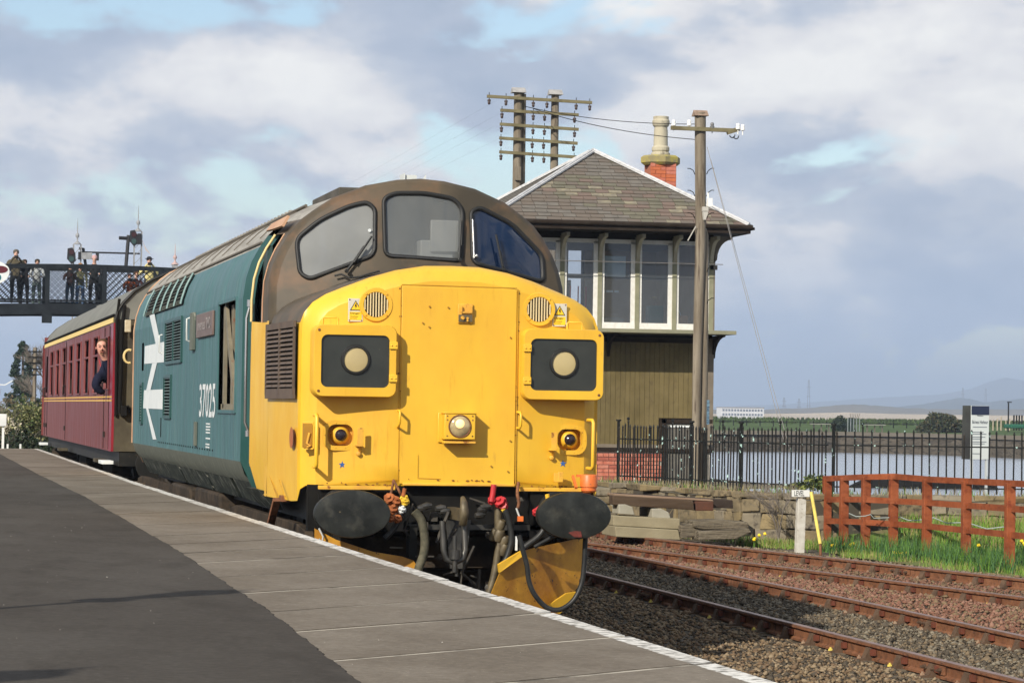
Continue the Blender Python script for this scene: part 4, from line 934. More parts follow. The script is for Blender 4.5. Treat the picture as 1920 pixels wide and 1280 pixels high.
b = MB(); hk = ce(242, 668, .2); b.tube([(hk[0]+.07*math.cos(a), hk[1], hk[2]+.09*math.sin(a)) for a in np.linspace(1.2, 5.0, 10)], .018, 6); part('yellow_hose_hook', b, M_cream, coach, 60)
b = MB(); a_ = ce(226, 780); c_ = ce(238, 760); b.box(a_[0], c_[0], CY0-.14, CY0-.03, a_[2], c_[2]); part('jumper_box', b, M_dk, coach, bevel=.01)
for s in (-1, 1):
    b = MB(); b.lathe([(.25, -.05), (.25, 0), (.09, .02), (.10, .4)], (s*.863, CY0-.5, 1.055), (0, 1, 0), 24); part('buffer', b, M_blk, coach)
b = MB(); b.box(-1.30, 1.30, CY0, CY1, 1.02, 1.22); part('solebar', b, M_blk, coach)
for y in (18.6, 20.0, 29.9, 37.0): 
    b = MB(); b.box(-1.52, -1.36, y, y+(.75 if y < 19 else .5), 1.04, 1.09); part('footstep', b, M_white if y in (18.6, 37.0) else M_cend, coach, bevel=.005)
b = MB(); b.box(-1.0, -.3, 24, 26.2, .45, 1.0); b.box(-1.1, -.4, 29, 31, .5, 1.0); part('underframe_box', b, bogM, coach, bevel=.02)
for by in (21.2, 35.4):
    b = MB()
    for s in (-1, 1): b.box(min(s*.98, s*1.08), max(s*.98, s*1.08), by-1.9, by+1.9, .62, .82)
    b.box(-1, 1, by-.3, by+.3, .5, .8); bg = part('bogie', b, bogM, coach, split=False)
    for ax in (-1.3, 1.3):
        w = MB()
        for s in (-1, 1): w.lathe([(.48, s*.66), (.46, s*.69), (.46, s*.80), (.40, s*.81), (.36, s*.76), (.14, s*.76), (.12, s*.84)], (0, by+ax, .45), (1, 0, 0), 28)
        w.lathe([(.07, -.8), (.07, .8)], (0, by+ax, .45), (1, 0, 0), 10); part('wheelset', w, wheelM, bg, 40)
        bx = MB(); bx.box(-1.22, -1.06, by+ax-.15, by+ax+.15, .32, .62); bx.lathe([(.09, -.16), (.10, .1)], (-1.12, by+ax-.35, .6), (0, 0, 1), 10); part('axle_box', bx, bogM, bg)
# a second coach whose end shows beyond
coach2 = thing('railway_coach', 'sliver of the next maroon coach showing past the far end of the first', 'railway coach', (-1.41, 38.9, 0))
b = MB(); c2y = 38.9
c2y = 38.9; b.box(-1.41, 1.4, c2y, 57, 1.22, 3.05); cb2 = part('body', b, M_mar, coach2)
b = MB(); b.loft([[(x-.0, y, z) for x, _, z in full(CS, 0)] for y in (c2y-.02, 57)]); b.prism([(x-.0, c2y-.02, z) for x, _, z in full(CS, 0)], (0, .02, 0)); part('roof', b, M_croof, coach2, 40)
b = MB()
for z in (1.955, 1.905): b.box(-1.418, -1.411, c2y, 57, z, z+.022)
part('waist_line', b, M_lin, cb2, 0)
for k in range(7):
    a = c2y+1.6+k*2.2; b = MB(); b.box(-1.418, -1.40, a, a+1.1, 2.02, 2.86); part('window', b, M_wing, cb2, 0)
b = MB(); b.box(-1.25, 1.2, c2y+.3, 57, 1.0, 1.22); b.box(-1.2, .6, c2y+1.0, c2y+4.2, .3, .9); b.box(-1.2, .6, 52, 55.5, .3, .9); part('underframe', b, bogM, coach2)
coach2.rotation_euler = (0, 0, -R(3.4))

# ------------------------------------------------------------------ platform
PZ = .95
M_slab = mat('platform_slab', (.158, .134, .105), (.212, .182, .144), 30, lo=.34, hi=.66, detail=12, rough=.9, c3=(.34, .30, .23), ns3=44, lo3=.62, hi3=.70, bump=.25, bs=70, bd=.012)
# worn white line along the edge: pigment on the slabs within 10 cm of the edge
nt = M_slab.node_tree; p = nt.nodes['Principled BSDF']; src = p.inputs['Base Color'].links[0].from_socket
geo = nt.nodes.new('ShaderNodeNewGeometry'); sx = nt.nodes.new('ShaderNodeSeparateXYZ'); nt.links.new(geo.outputs['Position'], sx.inputs[0])
nz = nt.nodes.new('ShaderNodeTexNoise'); nz.inputs['Scale'].default_value = 16; nz.inputs['Detail'].default_value = 9; nz.inputs['Roughness'].default_value = .7; nt.links.new(geo.outputs['Position'], nz.inputs['Vector'])
mr = nt.nodes.new('ShaderNodeMapRange'); mr.inputs[1].default_value = -1.555; mr.inputs[2].default_value = -1.480; cl = nt.nodes.new('ShaderNodeClamp'); cl.inputs['Min'].default_value = -26; cl.inputs['Max'].default_value = 12; nt.links.new(sx.outputs[1], cl.inputs[0])
ml = nt.nodes.new('ShaderNodeMath'); ml.operation = 'MULTIPLY_ADD'; nt.links.new(cl.outputs[0], ml.inputs[0]); ml.inputs[1].default_value = .0075; nt.links.new(sx.outputs[0], ml.inputs[2]); nt.links.new(ml.outputs[0], mr.inputs[0])
ad = nt.nodes.new('ShaderNodeMath'); ad.operation = 'ADD'; nt.links.new(mr.outputs[0], ad.inputs[0]); nt.links.new(nz.outputs[0], ad.inputs[1])
rp = ramp(nt, [(.95, (0, 0, 0)), (1.05, (1, 1, 1))]); 
sb = nt.nodes.new('ShaderNodeMath'); sb.operation = 'MULTIPLY'; nt.links.new(ad.outputs[0], sb.inputs[0]); sb.inputs[1].default_value = .78; rp.color_ramp.elements[0].position = .80; rp.color_ramp.elements[1].position = .90
nt.links.new(sb.outputs[0], rp.inputs[0])
nz2 = nt.nodes.new('ShaderNodeTexNoise'); nz2.inputs['Scale'].default_value = 26; nz2.inputs['Detail'].default_value = 5; nt.links.new(geo.outputs['Position'], nz2.inputs['Vector'])
rp2 = ramp(nt, [(.36, (.20, .19, .17)), (.50, (.62, .60, .55)), (.7, (.74, .72, .67))]); nt.links.new(nz2.outputs[0], rp2.inputs[0])
x = nt.nodes.new('ShaderNodeMix'); x.data_type = 'RGBA'; nt.links.new(rp.outputs[0], x.inputs[0]); nt.links.new(src, x.inputs[6]); nt.links.new(rp2.outputs[0], x.inputs[7]); nt.links.new(x.outputs[2], p.inputs['Base Color'])
M_mort = mat('slab_joint_sand', (.42, .38, .31), (.12, .105, .085), 1.6, lo=.50, hi=.60, rough=.9)
M_asph = mat('platform_asphalt', (.060, .053, .045), (.081, .072, .061), 30, lo=.32, hi=.68, detail=12, rough=.95, c3=(.15, .135, .11), ns3=40, lo3=.655, hi3=.72, bump=.25, bs=70, bd=.01)
EX = -1.45; AX = -2.50
def EXF(y): return -1.418-.0075*min(max(y, -26), 12)
def AXF(y): return float(np.interp(y, [-27, -12, -9, -3, 7, 16, 38], [-3.0, -2.72, -2.62, -2.52, -2.46, -2.50, -2.50]))
YE = [38.1]; y = 38.1
jr = random.Random(5)
known = [5.95, -.55, -1.75, -2.9, -4.0, -5.42, -6.75, -8.05, -9.19, -10.55, -11.8, -13.2, -14.6]
ylist = []
y = 37.0
while y > 6.8: ylist.append(y); y -= jr.uniform(1.05, 1.45)
ylist += [5.95]; y = 4.75
while y > 0.1: ylist.append(y); y -= jr.uniform(1.1, 1.35)
ylist += known[1:]; y = -16
while y > -26: ylist.append(y); y -= 1.3
b = MB(); yy_ = np.linspace(-30, 38, 35); b.loft([[(-30, y, PZ-.001), (EXF(y)-.012, y, PZ-.001), (EXF(y)-.012, y, -.2)] for y in yy_]); structure('platform_base', b, M_mort)
plat = link('platform_edge_paving', None) if False else thing('platform_paving', 'row of grey platform edge slabs with a worn white line', 'paving', (-2, 10, PZ)); del plat['label']; del plat['category']; plat['kind'] = 'structure'
SK = 1.10
prev = 38.1
for yv in ylist+[-27]:
    g = .030 if yv < 4 else .018; dz = jr.uniform(.0005, .003); w = EX-AX
    y_in = lambda ye: ye-SK*w
    a0 = min(prev, 38.1)-g; a1 = yv+g
    jog = jr.uniform(-.02, .02)
    b = MB(); jo = jog*.25; e1 = EXF(a1)+jo; e0 = EXF(a0)+jo; w1 = AXF(y_in(a1))-.03; w0 = AXF(y_in(a0))-.03; b.hexa([(w1, y_in(a1), PZ-.06), (e1, a1, PZ-.06), (e0, a0, PZ-.06), (w0, y_in(a0), PZ-.06), (w1, y_in(a1), PZ+dz), (e1, a1, PZ+dz), (e0, a0, PZ+dz), (w0, y_in(a0), PZ+dz)])
    o = part('paving_slab', b, M_slab, plat, 0); prev = yv
# asphalt with a ragged edge lying over the slabs
b = MB(); edge = []
yy = -27.0
while yy < 37.9: edge.append((AXF(yy)+.01+.004*math.sin(yy*1.1)+.003*math.sin(yy*6.3+1)+jr.uniform(-.006, .006), yy)); yy += .05
b.loft([[(-30, y, PZ+.006) for x, y in edge], [(x-.012, y, PZ+.006) for x, y in edge], [(x, y, PZ-.002) for x, y in edge]])
structure('platform_asphalt', b, M_asph, 0)
# ramp at the far end
b = MB(); b.loft([[(-30, 38.0, PZ-.02), (EX, 38.0, PZ-.02)], [(-30, 46, .0), (EX, 46, .0)]]); structure('platform_ramp', b, mat('ramp_stone', (.25, .22, .17), (.32, .28, .22), 2, rough=.9))
b = MB(); b.loft([[(EXF(y)-.05, y, -.3), (EXF(y)-.05, y, PZ-.06)] for y in yy_]); structure('platform_face', b, mat('platform_wall_brick', (.10, .07, .05), (.16, .11, .08), 3, rough=.9))
# small bits of grit
b = MB()
for _ in range(150):
    x = jr.uniform(-6.5, -1.6); yv = jr.uniform(-18, 6); r_ = jr.uniform(.002, .004); z = PZ+.006 if x < AX else PZ+.001
    b.add([(x-r_, yv, z), (x+r_, yv-r_, z), (x+r_*.5, yv+r_, z), (x, yv, z+r_)], [(0, 1, 3), (1, 2, 3), (2, 0, 3)])
structure('platform_grit', b, mat('grit_pale', (.40, .38, .34), (.12, .10, .09), 30, rough=.9), 0, kind='stuff')

# ------------------------------------------------------------------ ground and ballast
M_ground = mat('earth_and_cinders', (.10, .085, .062), (.16, .135, .10), 1.5, rough=.95, c3=(.06, .05, .04), ns3=8, lo3=.5, hi3=.65, bump=.5, bs=30)
def poly(name, pts, z, m, kind='structure'):
    b = MB(); b.v = [(x, y, z) for x, y in pts]; b.face(range(len(pts))); return structure(name, b, m, 0)
TZ = .58
wall_line = [(7.2, 33.4), (7.6, 28.5), (8.1, 24.0), (8.55, 21.9), (9.3, 20.95), (11.3, 21.1), (13.6, 20.4), (20, 19.5), (40, 14)]
quay = [(8.2, 31.0), (8.75, 29.9), (9.4, 26.8), (9.8, 25.2), (10.65, 23.15), (13.6, 22.6), (20, 21.6), (45, 16)]
poly('ground', [(-400, -60), (7.6, -60), (60, -60), (60, 10), (40, 14.02), (20, 19.52), (13.6, 20.42), (11.3, 21.12), (9.3, 20.97), (8.55, 21.92), (8.1, 24.0), (7.6, 28.5), (7.2, 33.4), (7.2, 200), (-400, 200)][0:], -.15, M_ground)
M_yard = mat('yard_gravel', (.15, .13, .09), (.22, .19, .14), 2, rough=.95, bump=.4, bs=40)
# terrace behind the stone wall, up to the quay edge
b = MB(); tp = [(x+.25, y+.25) for x, y in wall_line[:-1]]; b.v = [(x, y, TZ-.05) for x, y in tp]+[(20.2, 21.9, TZ-.05), (13.8, 22.9, TZ-.05), (10.75, 23.4, TZ-.05), (9.95, 25.5, TZ-.05), (9.6, 27.2, TZ-.05), (12.2, 30, TZ-.05), (12.0, 41, TZ-.05), (7.2, 41, TZ-.05)]
b.face(range(len(b.v))); structure('yard', b, M_yard, 0)

# stones
OCT = np.array([(1, 0, 0), (0, 1, 0), (-1, 0, 0), (0, -1, 0), (0, 0, 1), (0, 0, -1)], float); OF = np.array([(0, 1, 4), (1, 2, 4), (2, 3, 4), (3, 0, 4), (1, 0, 5), (2, 1, 5), (3, 2, 5), (0, 3, 5)])
def stones(name, n, fx, size, z, m, seed):
    rg = np.random.default_rng(seed); C = fx(rg, n); n = len(C); s = size[0]+(size[1]-size[0])*rg.random(n)**1.8; s = s*np.where(rg.random(n) < .03, 1.5, 1)
    J = 1+rg.uniform(-.35, .35, (n, 6, 3)); V = OCT[None]*J; V = V+rg.uniform(-.25, .25, (n, 6, 3)); V *= (s[:, None, None]*np.stack([rg.uniform(.8, 1.5, n), rg.uniform(.8, 1.5, n), rg.uniform(.5, .9, n)], 1)[:, None, :])
    a = rg.uniform(0, 2*PI, n); ca, sa = np.cos(a)[:, None], np.sin(a)[:, None]; X = V[:, :, 0]*ca-V[:, :, 1]*sa; Y = V[:, :, 0]*sa+V[:, :, 1]*ca
    P = np.stack([X+C[:, None, 0], Y+C[:, None, 1], V[:, :, 2]+(z if np.isscalar(z) else z(C)[:, None])+rg.uniform(-.2, .5, n)[:, None]*s[:, None]], 2).reshape(-1, 3)
    Fc = (OF[None]+(np.arange(n)*6)[:, None, None]).reshape(-1, 3)
    mi = np.repeat(rg.integers(0, len(m), n), 8); me = npmesh(name, P, Fc, m, False, mi); o = link(name, me); o['kind'] = 'stuff'; return o
def smat(n, c): return mat(n, c, tuple(v*.72 for v in c), 18, rough=.95, spec=.1)
sb_ = [smat('stone_brown', (.205, .145, .085)), smat('stone_tan', (.27, .205, .13)), smat('stone_dark', (.085, .07, .052)), smat('stone_umber', (.17, .115, .07))]
sg_ = [smat('stone_grey', (.18, .135, .085)), smat('stone_slate', (.11, .09, .065)), smat('stone_lightgrey', (.22, .19, .14)), sb_[2]]
sr_ = [smat('stone_red', (.23, .115, .078)), smat('stone_pink', (.29, .165, .115)), smat('stone_redbrown', (.18, .09, .06)), sb_[0]]
def rectx(x0, x1, y0, y1, p=1.6):
    def f(rg, n):
        u = rg.random(n)**p; return np.stack([rg.uniform(x0, x1, n), y0+(y1-y0)*u], 1)
    return f
stones('ballast_brown', 42000, rectx(.6, 3.45, -9, 14), (.006, .027), -.133, sb_, 1)
stones('ballast_grey', 26000, rectx(3.7, 5.2, -6, 20, 1.4), (.007, .027), -.132, sg_, 2)
def wedge(rg, n):
    y = -4+28*rg.random(n)**1.3; u = rg.random(n); x0 = 5.3; x1 = 5.4+np.maximum(0, (18.7-y))*.155; return np.stack([x0+(x1-x0)*u, y], 1)
stones('ballast_red', 24000, wedge, (.009, .031), -.115, sr_, 3)
def wedge2(rg, n):
    y = 0+24*rg.random(n)**1.2; u = rg.random(n); x0 = 5.4+np.maximum(0, 18.7-y)*.155; return np.stack([x0+.1+u*1.45, y], 1)
stones('ballast_between_points', 13000, wedge2, (.009, .028), -.12, [sb_[0], sb_[3], sr_[2], sr_[0]], 4)
def verge(rg, n):
    y = 8+15*rg.random(n); u = rg.random(n)**1.2; x0 = 7.15+(18.7-y)*.18; return np.stack([x0+u*1.3, y], 1)
stones('verge_gravel', 11000, verge, (.010, .024), -.13, [sg_[0], sg_[2], sb_[0], sb_[1]], 5)

# ------------------------------------------------------------------ tracks
M_key = mat('key_rusty', (.16, .05, .03), (.10, .04, .025), 9, rough=.8); M_slp = mat('sleeper_timber', (.13, .105, .075), (.19, .155, .11), 4, st=(1, 6, 1), rough=.9, c3=(.07, .05, .035), ns3=6, lo3=.5, hi3=.65)
RP = [(-.032, 0), (.032, 0), (.034, -.012), (.034, -.028), (.010, -.044), (.010, -.105), (.034, -.120), (.034, -.138), (-.034, -.138), (-.034, -.120), (-.010, -.105), (-.010, -.044), (-.034, -.028), (-.034, -.012)]
def rail_mesh(pts):
    b = MB(); rings = []
    for i, p in enumerate(pts):
        a = Vector(pts[max(i-1, 0)]); c = Vector(pts[min(i+1, len(pts)-1)]); d = (c-a).normalized(); n = Vector((d.y, -d.x))
        rings.append([(p[0]+n.x*u, p[1]+n.y*u, v) for u, v in RP])
    b.loft(rings, True)
    for i, f in enumerate(b.f):
        if i % len(RP) in (0, 1, 13): b.mi[i] = 1
    return b
def at_y(pts, y):
    P = sorted(pts, key=lambda p: p[1])
    for a, c in zip(P, P[1:]):
        if a[1] <= y <= c[1]: t = (y-a[1])/(c[1]-a[1]); return a[0]+(c[0]-a[0])*t, math.atan2(c[0]-a[0], c[1]-a[1])
    return P[-1][0], 0
cb_ = MB(); cb_.prism([(-.17, 0, -.142), (.17, 0, -.142), (.17, 0, -.128), (.085, 0, -.115), (.055, 0, -.03), (.040, 0, -.03), (.014, 0, -.11), (-.014, 0, -.11), (-.040, 0, -.035), (-.055, 0, -.035), (-.09, 0, -.115), (-.17, 0, -.128)], (0, .10, 0)); 
cmesh = cb_.mesh('chair', M_chair, 0); kb = MB(); kb.box(-.052, -.016, -.06, .09, -.095, -.045); kmesh = kb.mesh('key', M_key, 0)
kb = MB()
for x in (-.13, .13): kb.lathe([(.022, 0), (.020, .02), (.010, .022), (.010, .034)], (x, .05, -.13), (0, 0, 1), 6)
bolt_m = MB(); bolt_m.lathe([(.022, 0), (.020, .02), (.010, .022), (.010, .034)], (0, 0, 0), (0, 0, 1), 6); bmesh_y = bolt_m.mesh('chair_screw', mat('screw_yellow', (.60, .48, .10), rough=.6), 0); bmesh_r = bolt_m.mesh('chair_screw', mat('screw_pale', (.33, .25, .17), (.2, .1, .06), 20, rough=.8), 0)
def track(name, label, railsets, slp, ch_range, group=None, screws=False, keyside=-1):
    t = thing(name, label, 'track', (railsets[0][0][0], 5, 0)); t['kind'] = 'structure'
    del t['category']; del t['label']
    for k, pts in enumerate(railsets):
        ro = part('rail', rail_mesh(pts), [M_rust, M_railt], t, 40, split=False)
        y = ch_range[0]; i = 0
        while y < ch_range[1]:
            x, a = at_y(pts, y); c = link('chair', cmesh, t); c.matrix_parent_inverse = Matrix.Translation(-Vector(t.location)); c.location = (x, y, 0); c.rotation_euler = (0, 0, -a)
            kk = link('key', kmesh, c); kk.scale = (1 if keyside < 0 else -1, 1, 1)
            if screws and y < 14:
                s = link('chair_screw', bmesh_y if i % 5 in (0, 3) and k == 0 else bmesh_r, c); s.location = (-.125, .05, -.128); 
            y += .76 if slp else .62; i += 1
    if slp:
        y = ch_range[0]; sm = MB(); sm.box(slp[0], slp[1], -.06, .19, -.27, -.138); me = sm.mesh('sleeper', M_slp, 0)
        while y < ch_range[1]:
            o = link('sleeper', me, t); o.location = (0, y, 0); y += .76
    return t
ry = list(np.arange(-14, 75, 1.5))
track('platform_track', 'track', [[(-.7525, y) for y in ry], [(.7525, y) for y in ry]], (-1.30, 1.30), (-8, 40))
Apts = [(3.60, y) for y in ry]
Bc = [(5.10, -14), (5.16, -2), (5.20, 2), (5.24, 6), (5.19, 9.4), (5.08, 14), (4.98, 18), (4.95, 24), (4.95, 75)]
Bpts = [(at_y(Bc, y)[0], y) for y in ry]
track('running_track', 'track', [Apts, Bpts], (3.1, 5.7), (-6, 24), screws=True)
Cp = [(5.4+(18.7-y)*.155, y) for y in np.arange(-14, 19.5, 1.2)]+[(5.2, 20.5), (5.05, 23), (5.04, 30)]
Dp = [(7.0+(18.7-y)*.180, y) for y in np.arange(-14, 19.5, 1.2)]+[(6.62, 21), (6.45, 24), (6.44, 75)]
track('siding_track', 'track', [Cp, Dp], None, (-2, 24), screws=True)
# fishplates
for (x, y, a) in ((3.6, -.62, 0), (3.6, 8.3, 0), (5.23, 4.05, 0), (at_y(Cp, 11.2)[0], 11.2, -.155), (at_y(Dp, 12.9)[0], 12.9, -.18), (5.05, 15.3, 0)):
    fp = thing('fishplate', '', 'x', (x, y, 0)); del fp['label']; del fp['category']; fp['kind'] = 'structure'
    b = MB(); b.box(x-.034, x-.016, y-.23, y+.23, -.108, -.040); f_ = part('plate', b, M_rust, fp, 0, bevel=.003)
    for d in (-.17, -.06, .06, .17):
        b = MB(); b.lathe([(.018, 0), (.018, .025), (.010, .026), (.010, .045)], (x-.034, y+d, -.072), (-1, 0, 0), 6); part('nut', b, M_chair, f_)
    fp.rotation_euler = (0, 0, -a if a else 0)

# ------------------------------------------------------------------ signal box
SX0, SX1, SY, SD = 7.12, 11.46, 34.0, 4.3
M_olive_b = mat('box_boarding_olive', (.135, .104, .040), (.175, .135, .058), 2.5, rough=.65, c3=(.12, .09, .04), ns3=8, lo3=.55, hi3=.7)
M_trim = mat('box_trim_taupe', (.15, .125, .095), (.20, .17, .13), 4, rough=.7)
M_trimg = mat('box_trim_olive', (.20, .20, .13), (.26, .25, .17), 5, rough=.7)
M_dkb = mat('box_dark_brown', (.020, .014, .010), (.032, .024, .018), 4, rough=.7)
M_brk = [mat('brick_red', (.42, .130, .085), (.50, .19, .13), 9, rough=.9), mat('brick_salmon', (.50, .22, .16), (.42, .15, .10), 9, rough=.9), mat('brick_dark', (.28, .085, .06), (.36, .12, .085), 9, rough=.9)]
M_mor = mat('mortar', (.42, .38, .32), (.5, .46, .4), 8, rough=.95)
sbx = thing('signal_box', 'two storey olive timber signal box with a slate roof and brick base behind the locomotive', 'signal box', (9.3, 36.1, .4))
b = MB(); b.box(SX0+.02, SX1-.02, SY+.03, SY+SD, .2, 1.09); base = part('brick_base', b, M_mor, sbx, 0)
bms = []
for mm in M_brk: q = MB(); q.box(-.1065, .1065, -.02, .03, -.0325, .0325); bms.append(q.mesh('brick', mm, 0))
hdr = []
for mm in M_brk: q = MB(); q.box(-.05, .05, -.02, .03, -.0325, .0325); hdr.append(q.mesh('brick', mm, 0))
br = random.Random(2)
for r_ in range(9):
    z = .41+r_*.0765; x = SX0+(.0 if r_ % 2 else .11)
    while x < SX1-.02:
        w = .225 if r_ % 4 else .1125
        if x+w > SX1: break
        if not (10.46 < x+w/2 < 11.40 and z > .5): o = link('brick', br.choice(bms if w > .2 else hdr), base); o.location = (x+w/2, SY+.02+br.uniform(-.004, .004), z)
        x += w
b = MB(); b.box(SX0, SX1, SY+.02, SY+SD, 1.09, 5.4)
core = MB(); core.box(SX0+.01, SX1-.01, SY+.035, SY+SD, 1.09, 3.50); core.box(SX1-.1, SX1, SY+.1, SY+SD, 3.5, 5.4); core.box(9.75, SX1-.1, SY+SD-.1, SY+SD, 3.5, 5.4); core.box(SX0, 9.75, SY+SD-.1, SY+SD, 3.5, 3.9); core.box(SX0, SX1, SY+.05, SY+SD, 5.25, 5.45); core.box(SX0+.05, SX1-.05, SY+.1, SY+SD-.1, 3.45, 3.5)
part('wall', core, M_dkb, sbx, 0, split=False)
q = MB(); q.box(-.0465, .0465, -.012, .012, 1.20, 3.33); me = q.mesh('plank', M_olive_b, 0); q = MB(); q.box(-.0465, .0465, -.012, .012, 1.76, 3.33); me2 = q.mesh('plank', M_olive_b, 0)
x = SX0+.05
while x < SX1-.04:
    m_ = me2 if 10.42 < x < 11.44 else me
    o = link('plank', m_, sbx); o.matrix_parent_inverse = Matrix.Translation(-Vector(sbx.location)); o.location = (x, SY+.022, 0); x += .0985
b = MB(); b.box(SX0-.01, SX1+.01, SY-.03, SY+.03, 1.09, 1.16); part('base_board', b, M_dkb, sbx, bevel=.004)
b = MB(); b.box(SX0-.008, 10.45, SY-.012, SY+.03, 1.165, 1.235); part('skirting_board', b, M_trim, sbx, bevel=.004)
b = MB(); b.box(10.44, 10.52, SY-.02, SY+.03, .42, 1.74); b.box(10.44, 11.46, SY-.02, SY+.03, 1.66, 1.745); dr = part('door_frame', b, M_dkb, sbx, split=False); b = MB(); b.box(10.53, 11.40, SY+.015, SY+.028, .42, 1.655); part('door', b, mat('door_grey', (.10, .095, .085), (.14, .13, .11), 6, rough=.7), sbx); b = MB(); b.box(10.60, 11.30, SY+.0, SY+.014, 1.58, 1.62); part('door_rail', b, M_white, dr)
b = MB(); b.box(SX1-.10, SX1+.012, SY-.015, SY+.03, 1.24, 3.34); part('corner_post', b, M_trim, sbx, bevel=.004)
# walkway ledge that throws the deep shadow
b = MB(); b.box(SX0-.2, SX1+.20, SY-.95, SY+.02, 3.40, 3.475); lg = part('walkway', b, mat('walkway_green_grey', (.20, .195, .13), (.25, .24, .165), 5, rough=.7), sbx, bevel=.006)
b = MB(); b.box(SX0, SX1, SY-.01, SY+.03, 3.24, 3.32); part('band', b, M_dkb, sbx)
for x in (SX1-.02, 9.3, 7.3):
    pts = [(x, SY+.0, 2.95), (x, SY+.0, 3.39), (x, SY-.75, 3.39)]+[(x, SY-.72+.72*math.sin(t), 3.36-.40*(1-math.cos(t))) for t in np.linspace(0, PI/2, 7)]
    b = MB(); b.prism(pts, (.06, 0, 0)); part('walkway_bracket', b, M_dkb, sbx)
# operating floor windows
posts = [7.62, 8.38, 9.14, 9.895, 10.65, 11.40]
M_wf = mat('window_white', (.72, .71, .66), (.62, .60, .54), 12, rough=.5); M_sbg = glassy('box_window_glass', (.96, .97, .97), (.34, .36, .36), .12)  # pale veil in the box glass colour stands in for reflected interior light
allp = [SX0]+posts
for k in range(len(allp)-1):
    a, c = allp[k]+.045, allp[k+1]-.045
    if c-a < .2: continue
    f = MB(); f.box(a, a+.045, SY+.0, SY+.05, 3.52, 5.20); f.box(c-.085, c, SY+.0, SY+.05, 3.52, 5.20); f.box(a, c, SY-.01, SY+.05, 3.50, 3.62); f.box(a, c, SY+.0, SY+.05, 5.17, 5.25)
    w = part('window', f, M_wf, sbx, 0, split=False); g = MB(); g.box(a+.04, c-.08, SY+.02, SY+.025, 3.6, 5.2); part('pane', g, M_sbg, w, 0)
for x in posts:
    b = MB(); b.box(x-.045, x+.045, SY-.02, SY+.06, 3.48, 5.3); ps = part('window_post', b, M_trimg, sbx, bevel=.004)
    prof = [(SY-.02, 4.83), (SY-.02, 5.34), (SY-.50, 5.34), (SY-.50, 5.27)]+[(SY-.46+.40*math.sin(t), 5.26-.36*(1-math.cos(t))) for t in np.linspace(0, PI/2, 7)]
    b = MB(); b.prism([(x-.035, y, z) for y, z in prof], (.07, 0, 0)); part('eaves_bracket', b, mat('bracket_stone', (.40, .37, .28), (.33, .30, .22), 6, rough=.7), ps, 20)
prof = [(SX1, 4.85), (SX1, 5.36), (SX1+.36, 5.36)]+[(SX1+.34-.30*math.sin(t), 5.30-.40*(1-math.cos(t))) for t in np.linspace(0, PI/2, 7)]
b = MB(); b.prism([(x, SY-.06, z) for x, z in prof], (0, .08, 0)); part('corner_bracket', b, M_trim, sbx, 20)
b = MB(); b.tube([(SX0-.1, SY-.35, 4.79), (SX1+.08, SY-.35, 4.79)], .008, 6); part('cleaning_rail', b, mat('wire_grey', (.16, .15, .14), rough=.6), sbx, 0)
b = MB(); b.box(11.47-.10, 11.52, SY-.02, SY+.06, 4.70, 4.79); b.box(SX1-.1, SX1+.015, SY-.016, SY+.03, 3.48, 5.3); part('corner_boarding', b, M_trim, sbx)
# inside
for x in (7.16, 7.9, 8.65, 9.4): q = MB(); q.box(x-.05, x+.05, SY+SD-.1, SY+SD, 3.9, 5.3); part('rear_window_post', q, M_wf, sbx, 0)
for y in (SY+1.1, SY+2.2, SY+3.3): q = MB(); q.box(SX0, SX0+.08, y-.05, y+.05, 3.5, 5.3); part('side_window_post', q, M_wf, sbx, 0)
q = MB(); q.box(9.80, SX1-.11, SY+SD-.15, SY+SD-.11, 3.5, 5.25); q.box(SX1-.14, SX1-.105, SY+.15, SY+SD-.2, 3.5, 5.25); part('inside_boarding', q, mat('inside_tan', (.55, .40, .26), (.45, .32, .2), 4, rough=.8), sbx, 0)
inn_ = [('wall_chart', (9.17, 9.69, SY+.12, SY+.14, 4.52, 4.93), mat('chart_pale_blue', (.50, .60, .64), rough=.8)), ('label_strip', (9.22, 9.27, SY+.1, SY+.11, 4.20, 4.26), M_white), ('label_strip', (9.30, 9.43, SY+.1, SY+.11, 4.21, 4.255), M_white), ('label_strip', (9.46, 9.55, SY+.1, SY+.11, 4.21, 4.255), M_white),
        ('block_shelf', (7.3, 11.2, 36.6, 36.9, 4.6, 4.68), M_dkb), ('desk', (9.98, 11.25, SY+.25, SY+.9, 3.5, 3.60), M_dkb), ('green_cabinet', (10.22, 10.52, SY+.3, SY+.6, 3.60, 3.98), mat('cabinet_green', (.03, .12, .11), rough=.5)), ('lamp_yellow', (10.71, 10.82, 36, 36.1, 4.18, 4.23), M_cream)]
for nme, bx_, mm in inn_: b = MB(); b.box(*bx_); part(nme, b, mm, sbx, bevel=.01)
b = MB(); b.prism([(9.15, SY+.10, 3.6), (9.66, SY+.10, 3.6), (9.66, SY+.10, 3.70), (9.52, SY+.10, 3.725), (9.36, SY+.10, 3.725), (9.22, SY+.10, 3.66)], (0, .3, 0)); part('chair_back', b, mat('chair_cloth', (.35, .33, .28), rough=.9), sbx)
b = MB(); b.box(10.72, 10.97, SY+.15, SY+.4, 3.62, 3.79); bx_ = part('cardboard_box', b, mat('cardboard', (.42, .24, .10), (.36, .2, .08), 4, rough=.9), sbx); b = MB(); b.bar((10.80, SY+.25, 3.75), (10.77, SY+.25, 3.98), .012, .012); b.bar((10.87, SY+.25, 3.75), (10.80, SY+.28, 3.95), .02, .012); part('papers', b, M_white, bx_)
b = MB(); b.box(SX0+.3, SX0+.9, SY+2, SY+2.3, 3.5, 5.1); b.box(8.6, 8.9, SY+1.5, SY+1.9, 3.5, 4.5); part('instrument_cabinet', b, M_dkb, sbx)
lev = MB()
